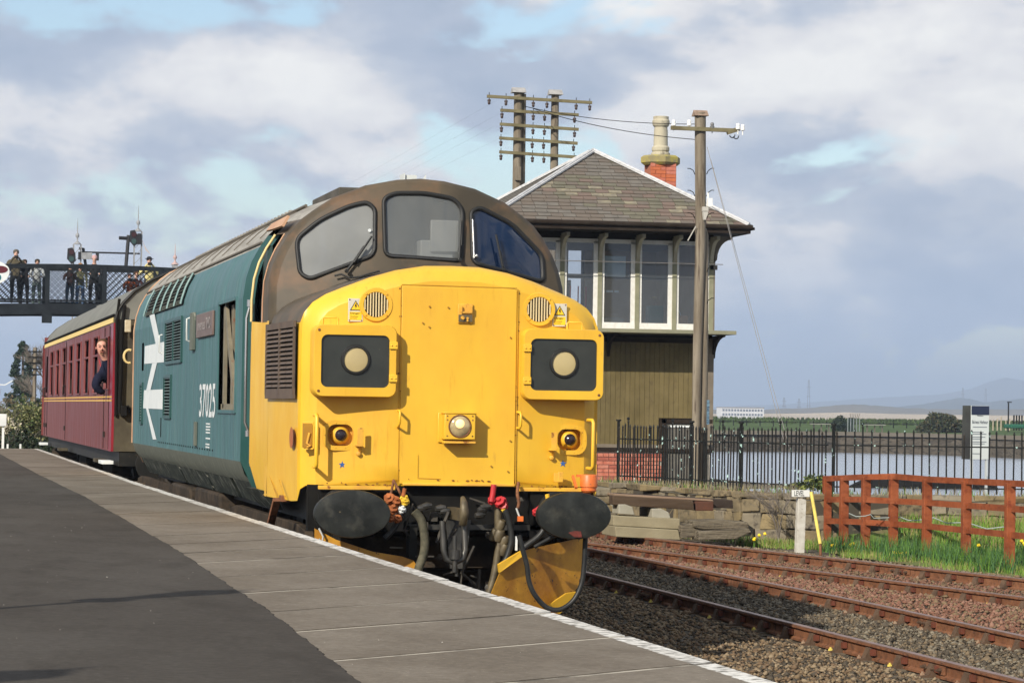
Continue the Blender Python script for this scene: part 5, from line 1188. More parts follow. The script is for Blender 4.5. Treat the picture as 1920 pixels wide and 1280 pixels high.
for k in range(12): lev.tube([(7.6+k*.16, SY+.8, 3.5), (7.6+k*.16, SY+.75, 4.35)], .014, 5)
part('lever_frame', lev, M_red, sbx, 0, kind='stuff')
# roof
EZ = 5.52; RX0, RX1, RY0, RY1 = 6.66, 11.88, SY-1.0, SY+SD+.6; AP = Vector((9.35, 35.62, 7.09)); AP2 = AP+Vector((0, .35, 0))
b = MB(); b.v = [(RX0, RY0, EZ), (RX1, RY0, EZ), (RX1, RY1, EZ), (RX0, RY1, EZ), tuple(AP-Vector((0, 0, .03))), tuple(AP2-Vector((0, 0, .03)))]
for f in ((0, 1, 4), (1, 2, 5, 4), (2, 3, 5), (3, 0, 4, 5), (0, 3, 2, 1)): b.face(f)
roof = part('roof', b, mat('roof_underlay', (.05, .045, .04), rough=.9), sbx, 0)
b = MB()
for p, q in (((RX0, RY0), (RX1, RY0)), ((RX1, RY0), (RX1, RY1)), ((RX0, RY0), (RX0, RY1))): b.bar((*p, EZ-.075), (*q, EZ-.075), .05, .15)
fas = part('fascia', b, M_dkb, roof, split=False)
b = MB(); b.tube([(RX0-.05, RY0-.04, EZ-.03), (RX1+.05, RY0-.04, EZ-.03)], .05, 8); b.tube([(RX1+.03, RY0, EZ-.03), (RX1+.03, RY1, EZ-.03)], .05, 8); b.bar((RX1-.2, RY0+.05, EZ-.12), (RX1+.1, RY0-.02, EZ-.05), .08, .05); part('gutter', b, M_dkb, roof, 60, split=False)
b = MB(); b.box(RX0+.05, RX1-.05, RY0+.05, RY1-.05, EZ-.14, EZ-.11); part('soffit', b, M_dkb, roof)
sm_ = [mat('slate_grey', (.130, .118, .102), (.165, .148, .126), 6, rough=.8), mat('slate_brown', (.150, .124, .10), (.13, .11, .092), 6, rough=.8), mat('slate_mossy', (.125, .118, .088), (.155, .142, .105), 6, rough=.9), mat('slate_reddish', (.175, .128, .104), (.15, .115, .095), 6, rough=.85), mat('slate_lichen', (.26, .23, .16), (.17, .15, .12), 9, rough=.9)]
P0 = Vector((RX0, RY0, EZ)); ux = Vector((1, 0, 0)); mid = Vector((AP.x, RY0, EZ)); uy = (AP-mid); SL = uy.length; uy.normalize(); un = ux.cross(uy).normalized()
if un.y > 0: un = -un
rows = 20; rh = SL/rows; Wd = RX1-RX0
# courses are ragged: every slate is its own piece
for r_ in range(rows):
    t0 = r_/rows; xl = RX0+(AP.x-RX0)*t0; xr = RX1+(AP.x-RX1)*t0; xl1 = RX0+(AP.x-RX0)*(r_+1)/rows; xr1 = RX1+(AP.x-RX1)*(r_+1)/rows; x = xl-(.14 if r_ % 2 else 0)
    while x < xr:
        w = br.uniform(.23, .29); a0 = max(x, xl); c0 = min(x+w-.014, xr); a1 = min(max(x, xl1), xr1); c1 = max(min(x+w-.006, xr1), xl1)
        if c0-a0 > .03:
            if c1 < a1: a1 = c1 = (a1+c1)/2
            lift = br.uniform(.010, .018); lo_ = P0.z; q = MB()
            def pt(xx, rr_, off): v = mid+uy*(rr_*rh)+un*off; return (xx, v.y, v.z)
            dx = br.uniform(-.003, .003)
            lw = r_+br.uniform(-.06, .04)
            q.hexa([pt(a0, lw, .002), pt(c0, lw, .002), pt(c1, r_+1.05, -.004), pt(a1, r_+1.05, -.004), pt(a0, lw, lift+.010), pt(c0, lw, lift+.010), pt(c1, r_+1.05, .006), pt(a1, r_+1.05, .006)])
            nzv = math.sin(x*1.3+r_*.35)+br.uniform(-1.1, 1.1); k = 0 if nzv < -.5 else 1 if nzv < .35 else 2 if nzv < .9 else 3 if nzv < 1.5 else 4
            part('slate', q, sm_[k], roof, 0, split=False)
        x += w
# left slope courses
b = MB()
for r_ in range(20):
    t0, t1 = r_/20, (r_+1.05)/20
    A = Vector((RX0, RY0, EZ)); B = Vector((RX0, RY1, EZ)); 
    p = [A.lerp(AP, t0), B.lerp(AP2, t0), B.lerp(AP2, min(1, t1)), A.lerp(AP, min(1, t1))]; n_ = Vector((-.6, 0, .8))
    b.hexa([tuple(v) for v in p]+[tuple(p[0]+n_*.022), tuple(p[1]+n_*.022), tuple(p[2]+n_*.008), tuple(p[3]+n_*.008)])
    A = Vector((RX1, RY0, EZ)); B = Vector((RX1, RY1, EZ)); n_ = Vector((.6, 0, .8)); p = [A.lerp(AP, t0), B.lerp(AP2, t0), B.lerp(AP2, min(1, t1)), A.lerp(AP, min(1, t1))]
    b.hexa([tuple(v) for v in p]+[tuple(p[0]+n_*.022), tuple(p[1]+n_*.022), tuple(p[2]+n_*.008), tuple(p[3]+n_*.008)])
part('side_slates', b, sm_[0], roof, 0, kind='stuff')
M_lead = mat('lead_flashing_white', (.40, .40, .40), (.54, .54, .54), 9, rough=.5, c3=(.30, .30, .29), ns3=20, lo3=.55, hi3=.7)
for c_ in ((RX0, RY0), (RX1, RY0), (RX0, RY1)):
    A = Vector((c_[0], c_[1], EZ+.02)); tgt = AP2 if c_[1] == RY1 else AP; b = MB(); b.bar(A, tgt+Vector((0, 0, .04)), .13 if c_[1] == RY0 else .08, .03); b.tube([tuple(A+Vector((0, 0, .025))), tuple(tgt+Vector((0, 0, .065)))], .026, 8); part('hip_flashing', b, M_lead, roof, 40, split=False)
# chimney
chx0, chx1 = 10.83, 11.39; b = MB(); b.box(chx0+.012, chx1-.012, 36.72, 37.28, 5.6, 7.02); ch = part('chimney', b, mat('chimney_mortar', (.36, .14, .09), rough=.9), sbx, 0)
for r_ in range(17):
    z = 5.78+r_*.075; x = chx0 if r_ % 2 else chx0-.0
    seq = [.215, .10, .215] if r_ % 2 else [.10, .215, .215]
    for w in seq:
        q = MB(); q.box(x+.003, x+w-.003, 36.705, 36.74, z-.034, z+.034); part('brick', q, br.choice([M_brk[0], mat('brick_orange', (.50, .15, .065), (.42, .12, .06), 9, rough=.9)]), ch, 0, split=False); x += w+.006
b = MB(); b.lathe([(.36, 0), (.42, .05), (.42, .16), (.36, .20)], (11.11, 37.0, 6.99), (0, 0, 1), 8); part('cap', b, mat('chimney_cap_lichen', (.30, .25, .10), (.22, .19, .11), 5, rough=.95, c3=(.35, .30, .08), ns3=7, lo3=.5, hi3=.6), ch, 20)
b = MB(); b.lathe([(.20, 0), (.20, .06), (.165, .09), (.185, .12), (.185, .18), (.150, .22), (.145, .52), (.135, .60), (.17, .64), (.185, .70), (.18, .74), (.16, .77), (.165, .82), (.15, .83), (.12, .83), (.12, .5)], (11.11, 37.0, 7.18), (0, 0, 1), 16, capt=False); part('chimney_pot', b, mat('chimney_pot_buff', (.46, .42, .31), (.38, .34, .25), 5, st=(1, 1, .3), rough=.8, c3=(.15, .13, .10), ns3=8, lo3=.56, hi3=.7), ch, 25)
ap_ = AP+Vector((0, -.02, .06))

# ------------------------------------------------------------------ telegraph poles
M_pole = mat('pole_weathered', (.13, .105, .075), (.24, .205, .155), 3, st=(3, 3, .25), rough=.9, c3=(.08, .06, .045), ns3=7, lo3=.55, hi3=.68, bump=.3, bs=30)
M_arm = mat('crossarm_mossy', (.13, .11, .06), (.20, .175, .10), 5, rough=.9)
M_ins = mat('insulator_white', (.80, .78, .72), rough=.25); M_insb = mat('insulator_brown', (.05, .03, .025), rough=.3)
p0 = thing('telegraph_pole', 'weathered double telegraph pole with white insulators standing in front of the signal box', 'telegraph pole', (10.4, 30.2, .5))
PY = 30.2
def px_at(Y, x, y): p = ony(x, y, Y); return float(p[0]), float(p[2])
tx, tz = px_at(PY, 1313, 212); bx0, bz0 = px_at(PY, 1306.5, 700); bx1, bz1 = px_at(PY, 1321.5, 700)
b = MB(); b.tube([(bx0-.0, PY, .4), (bx0+.005, PY, 3.0), (bx0+.04, PY, 5.0), (tx, PY, tz)], [.078, .085, .10, .105], 14); part('pole', b, M_pole, p0, 50)
_, z2 = px_at(PY, 1320, 440); b = MB(); b.tube([(bx1-.005, PY+.05, .4), (bx1, PY+.05, 3.0), (bx1-.01, PY+.06, z2), (bx1-.02, PY+.06, z2+.12)], [.075, .072, .06, .03], 12); part('prop_pole', b, M_pole, p0, 50)
b = MB(); b.v = [(tx-.13, PY-.14, tz-.06), (tx+.13, PY-.14, tz-.06), (tx+.13, PY, tz+.05), (tx-.13, PY, tz+.05), (tx+.13, PY+.14, tz-.06), (tx-.13, PY+.14, tz-.06)]
b.face((0, 1, 2, 3)); b.face((3, 2, 4, 5)); b.face((1, 4, 2)); b.face((0, 3, 5)); b.face((0, 5, 4, 1)); part('pole_roof', b, mat('pole_cap_brown', (.20, .14, .10), (.30, .22, .17), 12, rough=.9), p0, 0)
xa, za = px_at(PY, 1255, 241); xb, zb = px_at(PY, 1372, 246); b = MB(); b.bar((xa, PY-.12, za), (xb, PY-.12, zb), .07, .07); b.bar((px_at(PY, 1360, 250)[0], PY-.12, px_at(PY, 1360, 250)[1]), (px_at(PY, 1382, 243)[0], PY-.12, px_at(PY, 1382, 243)[1]), .09, .08); arm = part('crossarm', b, M_arm, p0, split=False)
def insulator(x, z, Y, m, parent, s=1.0, down=False, lab=None):
    b = MB(); k = -1 if down else 1
    b.tube([(x, Y, z-.05*k), (x, Y, z+.04*k)], .010, 6); b.lathe([(.014*s, .03), (.042*s, .04), (.044*s, .075), (.030*s, .085), (.036*s, .11), (.030*s, .14), (.012*s, .15)], (x, Y, z), (0, 0, k), 12); part('insulator', b, m, parent, 50, split=False, label=lab)
for xp in (1260, 1289): x_, z_ = px_at(PY, xp, 241); insulator(x_, z_, PY-.12, M_ins, arm)
x_, z_ = px_at(PY, 1332, 246); insulator(x_, z_, PY-.12, mat('insulator_grey', (.14, .14, .14), rough=.4), arm, lab='dark grey insulator')
for xp, yp in ((1379, 248), (1388, 250)): x_, z_ = px_at(PY, xp, yp); insulator(x_, z_, PY-.16, M_ins, arm)
for xp, yp in ((1368, 252), (1375, 254)):
    cx2, cz2 = px_at(PY, xp, yp+3); b = MB(); b.tube([(cx2+.05*math.cos(a), PY-.18, cz2+.05*math.sin(a)) for a in np.linspace(-3.0, .2, 9)], .009, 6); part('wire_loop', b, M_dk, arm, 60)
for yp in (317, 358, 400, 500, 560):
    for s in (-1, 1):
        xp = 1303 if s < 0 else 1325; x_, z_ = px_at(PY, xp, yp); x2, z3 = px_at(PY, xp+s*14, yp-1)
        if yp > 450 and s < 0: continue
        b = MB(); b.tube([(x_, PY, z_-.10), (x_+s*.03, PY, z_-.03), (x2-s*.05, PY, z3), (x2, PY, z3)], .008, 5); part('climbing_step', b, M_dk, p0, 60)
x_, z_ = px_at(PY, 1325, 379); b = MB(); b.box(x_-.035, x_+.055, PY-.2, PY-.12, z_-.09, z_+.06); b.tube([(x_-.02, PY-.16, z_+.05), (x_-.02, PY-.16, z_+.16)], .018, 8); part('white_junction_box', b, M_ins, p0, 40, split=False)
x_, z_ = px_at(PY, 1318, 393); b = MB(); b.box(x_-.05, x_+.05, PY-.2, PY-.1, z_-.04, z_+.04); b.prism([(x_-.05, PY-.2, z_-.05), (x_+.05, PY-.2, z_-.05), (x_, PY-.2, z_-.20), (x_-.03, PY-.2, z_-.20)], (0, .08, 0)); part('lamp_bracket', b, mat('bracket_pale', (.45, .43, .38), rough=.6), p0, split=False)
b = MB(); x_, z_ = px_at(PY, 1324, 775); b.box(x_-.02, x_+.03, PY-.12, PY-.10, z_-.2, z_+.25); part('blue_notice', b, mat('notice_blue', (.15, .25, .32), (.03, .05, .08), 30, rough=.5), p0)
b = MB()
for (a, c) in (((1326, 276), (1472, 834)), ((1333, 300), (1479, 836))):
    xa, za = px_at(PY, *a); xc, zc = px_at(PY-3.2, *c); b.tube([(xa, PY, za), (xc, PY-3.2, max(zc, .6))], .0055, 5)
part('stay_wire', b, mat('stay_wire_grey', (.22, .21, .20), rough=.5), p0, 0)
b = MB(); x_, z_ = px_at(PY, 1302, 425); x2, z2 = px_at(PY, 1287, 452); b.tube([(x_, PY-.1, z_), ((x_+x2)/2, PY-.1, (z_+z2)/2-.0), (x2, PY-.1, z2)], .012, 5); x3, z3 = px_at(PY, 1238, 441); x4, z4 = px_at(PY, 1262, 457)
part('dangling_cable', b, mat('cable_pale', (.40, .38, .33), rough=.7), p0, 60)
# H pole behind the box
HY = 41.0; p1 = thing('telegraph_pole', 'tall twin telegraph pole carrying five crossarms behind the slate roof', 'telegraph pole', (9.2, HY, .2))
def upr(x, r0, r1, zt, Y): b = MB(); b.tube([(x, Y, 0), (x, Y, zt)], [r0, r1], 14); o = part('pole', b, M_pole, p1, 50); b = MB(); b.v = [(x-.15, Y-.15, zt-.03), (x+.15, Y-.15, zt-.03), (x+.15, Y, zt+.09), (x-.15, Y, zt+.09), (x+.15, Y+.15, zt-.03), (x-.15, Y+.15, zt-.03)]; [b.face(f) for f in ((0, 1, 2, 3), (3, 2, 4, 5), (1, 4, 2), (0, 3, 5), (0, 5, 4, 1))]; part('pole_roof', b, mat('zinc_cap', (.26, .25, .24), (.36, .35, .33), 8, rough=.6), p1, 0)
xl_, zl_ = px_at(HY, 972, 172); upr(xl_, .12, .095, zl_, HY); xr_, zr_ = px_at(HY, 1041, 176); upr(xr_, .105, .085, zr_, HY)
xq, zq = px_at(HY, 983, 176); b = MB(); b.tube([(xq, HY+.08, 0), (xq, HY+.08, zq)], [.08, .06], 10); part('prop_pole', b, M_pole, p1, 50)
b = MB(); b.box(xl_-.07, xl_+.05, HY-.16, HY-.09, 6.9, 7.2); part('pole_splice', b, M_pole, p1)
for (xa, ya, xb, yb) in ((911, 182, 1107, 194), (936, 208, 1082, 217), (935, 234, 1082, 244), (934, 260, 1080, 270), (934, 286, 1081, 296)):
    A = px_at(HY, xa, ya); B = px_at(HY, xb, yb); b = MB(); b.bar((A[0], HY-.14, A[1]), (B[0], HY-.14, B[1]), .06, .065); am = part('crossarm', b, M_arm, p1)
    ts = (.02, .18, .44, .57, .85, .98) if xb-xa > 170 else (.02, .42, .565, .95)
    for t in ts: insulator(A[0]+(B[0]-A[0])*t, A[1]+(B[1]-A[1])*t-.03, HY-.14, M_insb, am, .9, True); b = MB(); xx = A[0]+(B[0]-A[0])*t; zz = A[1]+(B[1]-A[1])*t; b.tube([(xx, HY-.14, zz+.03), (xx, HY-.14, zz+.09)], .008, 5); part('insulator_pin', b, M_dk, am, 0)
b = MB()
for (a, c) in (((985, 200), (1305, 233)), ((1000, 204), (1305, 262))):
    A = px_at(HY, *a); C_ = px_at(PY, *c); n = 14
    b.tube([(A[0]+(C_[0]-A[0])*t, HY+(PY-HY)*t, A[1]+(C_[1]-A[1])*t-.10*4*t*(1-t)) for t in np.linspace(0, 1, n)], .009, 4)
top('overhead_wire', b, M_dk, 'pair of sagging wires strung from the tall twin pole to the nearer pole', 'wire', 0)
b = MB(); fr_ = px_at(HY, 937, 214)
for k in range(4):
    A = (xl_-.55+.0, HY-.14, zl_-.25-.27*min(k, 4)); b.tube([(A[0]+(k % 2)*.1, A[1], A[2]), (A[0]-2.4-.1*k, HY+14, A[2]-1.6)], .0012, 3)
top('overhead_wires', b, mat('thin_wire', (.25, .24, .26), rough=.5), 'faint telegraph wires running down leftwards from the twin pole', 'wire', 0, kind='stuff')

# ------------------------------------------------------------------ iron railings on the quay
M_iron = mat('railing_black', (.007, .008, .008), (.015, .016, .015), 8, rough=.6, spec=.2, c3=(.42, .60, .55), ns3=9, lo3=.635, hi3=.655)  # scattered pale turquoise flecks over the black
M_ironr = mat('railing_rusty', (.014, .012, .010), (.03, .024, .018), 9, rough=.7, spec=.2)
fl = [(8.55, 29.9), (9.22, 27.3), (9.62, 25.6), (10.45, 23.45)]; f2 = [(10.52, 23.36), (13.9, 22.85), (18, 22.2)]
rail1 = thing('railing', 'black iron railing with close set pale flecked pickets running from the signal box along the quay', 'railing', (9.5, 26, TZ)); rail2 = thing('railing', 'black iron railing with wide spaced pickets behind the red fence', 'railing', (12.5, 23, TZ))
def picket_mesh(h, knob): 
    b = MB(); b.tube([(0, 0, .04), (0, 0, h)], .0138, 5); b.lathe([(.012, 0), (.020, .02), (.004, .06)], (0, 0, h-.01), (0, 0, 1), 5)
    if knob: b.lathe([(.02, 0), (.03, .02), (.02, .05)], (0, 0, h+.04), (0, 0, 1), 6)
    return b
pm = [picket_mesh(1.02, 0).mesh('picket', M_iron, 30), picket_mesh(.98, 0).mesh('picket', M_ironr, 30), picket_mesh(1.10, 1).mesh('picket', M_iron, 30)]
def railing(root, line, step, tall=7):
    k = 0
    for a, c in zip(line, line[1:]):
        A = Vector((*a, TZ)); B = Vector((*c, TZ)); Ln = (B-A).length; n = int(Ln/step)
        for z in (.13, .80): q = MB(); q.bar(A+Vector((0, 0, z)), B+Vector((0, 0, z)), .035, .022); part('rail', q, M_iron, root, 0)
        for i in range(n):
            P = A.lerp(B, (i+.5)/n); o = link('picket', pm[2] if k % tall == 3 else pm[1 if (k*7) % 5 == 0 else 0], root); o.matrix_parent_inverse = Matrix.Translation(-Vector(root.location)); o.location = P+Vector((random.uniform(-.006, .006), 0, random.uniform(-.02, .02))); o.rotation_euler = (random.uniform(-.012, .012), random.uniform(-.012, .012), 0); k += 1
        q = MB(); q.box(A.x-.022, A.x+.022, A.y-.022, A.y+.022, TZ, TZ+1.12); q.lathe([(.05, 0), (.05, .03)], (A.x, A.y, TZ+1.12), (0, 0, 1), 8); part('post', q, M_iron, root, split=False)
railing(rail1, fl, .098, 17); railing(rail2, f2, .132, 11)
q = MB(); q.box(9.32, 9.40, 27.0, 27.08, TZ, TZ+.95); top('gate_post', q, M_ironr, 'thick dark iron gate post in the railing left of the telegraph pole', 'post', bevel=.01)
q = MB(); q.tube([(9.5, 26.4, TZ-.06), (10.4, 23.6, TZ-.08)], .06, 6); structure('quay_edge_beam', q, M_rust)

# ------------------------------------------------------------------ stone retaining wall
st_m = [mat('stone_sand', (.235, .185, .11), (.145, .118, .075), 3, rough=.95, c3=(.09, .075, .05), ns3=9, lo3=.52, hi3=.66, bump=.6, bs=20), mat('stone_ochre', (.26, .20, .105), (.17, .135, .08), 3, rough=.95, bump=.6, bs=20), mat('stone_greyish', (.175, .15, .105), (.235, .20, .145), 3, rough=.95, bump=.6, bs=20, c3=(.07, .06, .05), ns3=8, lo3=.55, hi3=.7)]
wall = thing('stone_wall', 'low wall of worn sandstone blocks holding up the yard beside the tracks', 'wall', (9, 21, 0))
b = MB(); wl_ = [(x+.10, y+.10, 0) for x, y in wall_line[:7]]
for a, c in zip(wl_, wl_[1:]): b.bar(Vector(a)+Vector((0, 0, .20)), Vector(c)+Vector((0, 0, .20)), .2, .70)
part('wall_core', b, mat('wall_joint_earth', (.07, .06, .045), rough=.95), wall, 0, split=False)
wr_ = random.Random(8)
for a, c in zip(wall_line[:7], wall_line[1:7]):
    A = Vector((*a, 0)); B = Vector((*c, 0)); D = (B-A); Ln = D.length; D.normalize(); Nn = Vector((D.y, -D.x, 0))
    if Nn.y > 0: Nn = -Nn
    z = -.16
    for hh in (.26, .24, .22, .10):
        s = wr_.uniform(-.3, 0)
        while s < Ln:
            w = wr_.uniform(.24, .62) if hh > .15 else wr_.uniform(.6, 1.0); s0 = max(0, s); s1 = min(Ln, s+w)
            if s1-s0 > .08:
                off = wr_.uniform(-.02, .03)+(.03 if hh < .15 else 0); P = A+D*(s0+.008)-Nn*.15; Q = A+D*(s1-.008)-Nn*.15; q = MB(); j = lambda: wr_.uniform(-.028, .028)
                F0 = A+D*(s0+.008)+Nn*off; F1 = A+D*(s1-.008)+Nn*off
                q.hexa([(F0.x+j(), F0.y+j(), z+.006+j()), (F1.x+j(), F1.y+j(), z+.006+j()), (Q.x, Q.y, z+.006), (P.x, P.y, z+.006), (F0.x+j(), F0.y+j(), z+hh-.006+j()*.5), (F1.x+j(), F1.y+j(), z+hh-.006+j()*.5), (Q.x, Q.y, z+hh-.004), (P.x, P.y, z+hh-.004)])
                part('stone', q, wr_.choice(st_m), wall, 0, bevel=.014, split=False)
            s += w
        z += hh
# ------------------------------------------------------------------ timber pile
M_tmb = [mat('timber_dark', (.060, .040, .026), (.095, .065, .042), 3, st=(.3, 4, 4), rough=.85, bump=.3, bs=20), mat('timber_rot', (.12, .10, .07), (.19, .16, .115), 3, st=(.4, 3, 9), rough=.95, c3=(.05, .04, .03), ns3=6, lo3=.52, hi3=.6, st3=(.4, 2, 12), bump=.8, bs=22), mat('concrete_weathered', (.24, .205, .13), (.30, .26, .17), 3, rough=.95, bump=.3, bs=30), mat('block_pale', (.34, .32, .26), (.28, .26, .2), 4, rough=.95)]
def lump(name, Y0, Y1, px, m, label, cat='timber', bevel=.012, group=None):
    """block given by its front outline on the plane at Y0"""
    q = MB(); q.prism([tuple(ony(x, y, Y0)) for x, y in px], (0, Y1-Y0, 0)); return top(name, q, m, label, cat, 0, bevel, group)
lump('concrete_sleeper', 20.6, 21.3, [(1150, 966), (1275, 972), (1275, 992), (1150, 985)], M_tmb[2], 'upper pale sleeper of the stack beside the rails, nearest the locomotive', 'sleeper')
lump('concrete_sleeper', 20.5, 21.4, [(1153, 986), (1272, 993), (1276, 1012), (1155, 1006)], M_tmb[2], 'bottom pale sleeper of the stack beside the rails', 'sleeper')
lump('concrete_block', 20.7, 21.5, [(1160, 945), (1173, 945), (1186, 950), (1190, 965), (1160, 963)], M_tmb[3], 'small pale block under the left end of the dark beams', 'block')
lump('concrete_block', 20.7, 21.5, [(1223, 953), (1240, 953), (1254, 960), (1258, 972), (1223, 970)], M_tmb[3], 'small pale block under the middle of the dark beams', 'block')
lump('timber_beam', 20.75, 21.0, [(1149, 928), (1300, 938), (1302, 956), (1149, 946)], M_tmb[0], 'long dark brown timber beam at the front of the stack', 'timber beam')
lump('timber_beam', 20.8, 21.1, [(1304, 939), (1338, 940), (1338, 957), (1304, 957)], mat('timber_reddish', (.12, .05, .03), (.08, .04, .028), 5, rough=.85), 'short reddish end of a beam at the right of the stack', 'timber beam')
lump('timber_beam', 21.1, 21.5, [(1160, 924), (1374, 937), (1375, 953), (1160, 943)], mat('timber_black', (.035, .025, .02), (.05, .038, .03), 5, rough=.85), 'blackish beam lying behind and poking out furthest right', 'timber beam')
b = MB(); b.prism([tuple(ony(x, y, 20.85)) for x, y in ((1152, 925), (1336, 936), (1338, 939.5), (1152, 929))], (0, .8, .0)); top('plank_top', b, mat('timber_top_worn', (.20, .135, .09), (.27, .19, .13), 3, st=(.4, 4, 1), rough=.9), 'worn brown planks laid across the top of the beams', 'plank', 0, .006)
rt_ = [(1276, 978), (1300, 972), (1330, 972), (1335, 968), (1395, 972), (1408, 980), (1406, 1000), (1350, 1008), (1276, 1010)]
lump('rotten_timber', 20.45, 21.0, [(1277, 984), (1330, 978), (1332, 1004), (1277, 1009)], M_tmb[1], 'split grey rotten timber right of the pale sleepers', 'timber beam', .02)
lump('rotten_timber', 20.4, 20.9, [(1300, 976), (1345, 974), (1402, 978), (1406, 990), (1322, 993), (1300, 988)], M_tmb[1], 'ragged grey rotten timber on top of the split one', 'timber beam', .02)
lump('rotten_timber', 20.2, 20.6, [(1310, 996), (1405, 990), (1410, 998), (1380, 1010), (1310, 1013)], M_tmb[1], 'lowest crumbling grey timber beside the rail', 'timber beam', .02)
lump('rubble_stone', 21.3, 22.2, [(1118, 914), (1146, 914), (1147, 930), (1120, 930)], st_m[2], 'grey rubble stone behind the right buffer, topmost', 'stone', .03); lump('rubble_stone', 21.2, 22.2, [(1120, 931), (1147, 931), (1148, 946), (1130, 944)], st_m[0], 'rubble stone behind the right buffer, middle', 'stone', .03); lump('rubble_stone', 21.1, 22.1, [(1136, 946), (1158, 948), (1156, 960), (1143, 959)], st_m[1], 'yellowish rubble stone beside the right buffer, lowest', 'stone', .02)
# white level post and yellow leaning post
lp = thing('level_post', 'short white painted post with a small LEVEL board beside the siding', 'track sign', (8.75, 19.6, -.12)); 
def yp_(x, y): return ony(x, y, 19.0)
b = MB(); a = yp_(1494, 1016); c = yp_(1509, 1016); t1 = yp_(1497, 934); t2 = yp_(1512, 936); b.hexa([(a[0], 19.0, -.15), (c[0], 19.0, -.15), (c[0], 19.12, -.15), (a[0], 19.12, -.15), (t1[0], 19.0, t1[2]), (t2[0], 19.0, t2[2]), (t2[0], 19.12, t2[2]), (t1[0], 19.12, t1[2])])
M_wpost = mat('white_post_worn', (.56, .54, .48), (.44, .41, .35), 9, rough=.8, c3=(.2, .17, .13), ns3=18, lo3=.6, hi3=.7)
part('post', b, M_wpost, lp, bevel=.006); a = yp_(1484, 918); c = yp_(1517, 931); b = MB(); b.box(a[0], c[0], 18.97, 18.99, c[2], a[2]); bd_ = part('board', b, mat('level_board', (.66, .66, .62), rough=.5), lp, bevel=.002); text('lettering', 'LEVEL', M_ink, bd_, (a[0]+.035, 18.97, c[2]+.012), (1, 0, 0), (0, 0, 1), (a[2]-c[2])*.78, (c[0]-a[0])*.56, .002, bold=.01)
b = MB(); a = ony(1521, 923, 18.2); c = ony(1538, 1020, 17.6); d_ = ony(1541, 1034, 17.5); b.tube([tuple(a), tuple(c)], .024, 8); ypst = top('leaning_post', b, mat('yellow_rod', (.68, .55, .12), (.55, .42, .10), 8, rough=.6), 'thin yellow rod leaning beside the white level post', 'post', 40)
b = MB(); b.tube([tuple(c), (d_[0], 17.55, -.14)], .020, 8); top('rusty_stub', b, M_rust, 'rusty foot of the yellow leaning rod', 'post', 40)
# ------------------------------------------------------------------ red timber fence
M_redf = mat('fence_red_stain', (.23, .060, .022), (.30, .090, .038), 4, rough=.75, c3=(.17, .04, .02), ns3=10, lo3=.55, hi3=.7, bump=.2, bs=30)
rf = thing('timber_fence', 'three rail red stained timber fence on the grass beside the siding', 'fence', (10, 18, -.1))
pst = [(1553, 1009), (1585, 1013.5), (1626, 1018), (1678, 1019), (1741, 1027), (1815, 1037), (1897, 1053), (1990, 1075)]
fpos = []
for x, y in pst:
    p = onz(x, y, -.08); fpos.append((p[0], p[1]))
fpos = [(9.55, 20.9), (9.62, 20.15), (9.74, 19.35), (9.95, 18.9), (10.10, 17.9), (10.12, 16.45), (10.0, 14.3), (9.9, 12.2)]
fpos = [tuple(ony(x, y, Y_)[:2]) for (x, y), Y_ in zip(pst, (20.9, 20.15, 19.4, 18.9, 17.9, 16.5, 14.4, 12.2))]
fz = [float(ony(x, y, Y_)[2]) for (x, y), Y_ in zip(pst, (20.9, 20.15, 19.4, 18.9, 17.9, 16.5, 14.4, 12.2))]
def line_y(x, pts): return float(np.interp(x, [p[0] for p in pts], [p[1] for p in pts]))
TOPR = [(1537, 897.5), (1670, 892), (1740, 898), (1920, 907), (1995, 911)]; MIDR = [(1537, 937), (1600, 935), (1740, 942), (1920, 955), (1995, 961)]; LOWR = [(1540, 976), (1600, 977), (1740, 986), (1920, 1005), (1995, 1013)]
for k, ((X, Y), z) in enumerate(zip(fpos, fz)):
    xp = pst[k][0]; zt = float(ony(xp, line_y(xp, TOPR), Y)[2]); b = MB(); b.box(X-.06, X+.06, Y+.03, Y+.14, -.3, zt); part('post', b, M_redf, rf, bevel=.006)
for LR in (TOPR, MIDR, LOWR):
    pts = []
    for k in range(len(fpos)):
        xp = pst[k][0]; p = ony(xp, line_y(xp, LR), fpos[k][1]); pts.append(Vector((p[0], fpos[k][1], p[2])))
    pts = [pts[0]+(pts[0]-pts[1])*.25]+pts
    for a, c in ((0, 3), (3, 5), (5, 7), (7, 8)):
        b = MB()
        for i in range(a, c):
            P, Q = pts[i], pts[i+1]; d = (Q-P).normalized(); n_ = Vector((d.y, -d.x, 0)).normalized()*.025
            if n_.y > 0: n_ = -n_
            h = Vector((0, 0, .042)); o = Vector((0, .0, 0))
            b.hexa([P-h+n_*1.0, Q-h+n_, Q-h, P-h, P+h+n_, Q+h+n_, Q+h, P+h])
        part('rail', b, M_redf, rf, 0, split=False)
b = MB(); sag = [(1592, 962), (1605, 968), (1622, 967)], [(1632, 964), (1638, 971)], [(1688, 969), (1703, 975), (1722, 975), (1737, 972)], [(1750, 970), (1775, 980), (1808, 979)], [(1822, 982), (1850, 991), (1892, 986)]
sg = [p for q_ in sag for p in q_]; b.tube([tuple(ony(x, y, 19.0)) for x, y in sg], .008, 5)
top('sagging_rope', b, mat('rope_pale_blue', (.36, .40, .38), rough=.8), 'thin pale rope sagging behind the red fence posts', 'rope', 60)

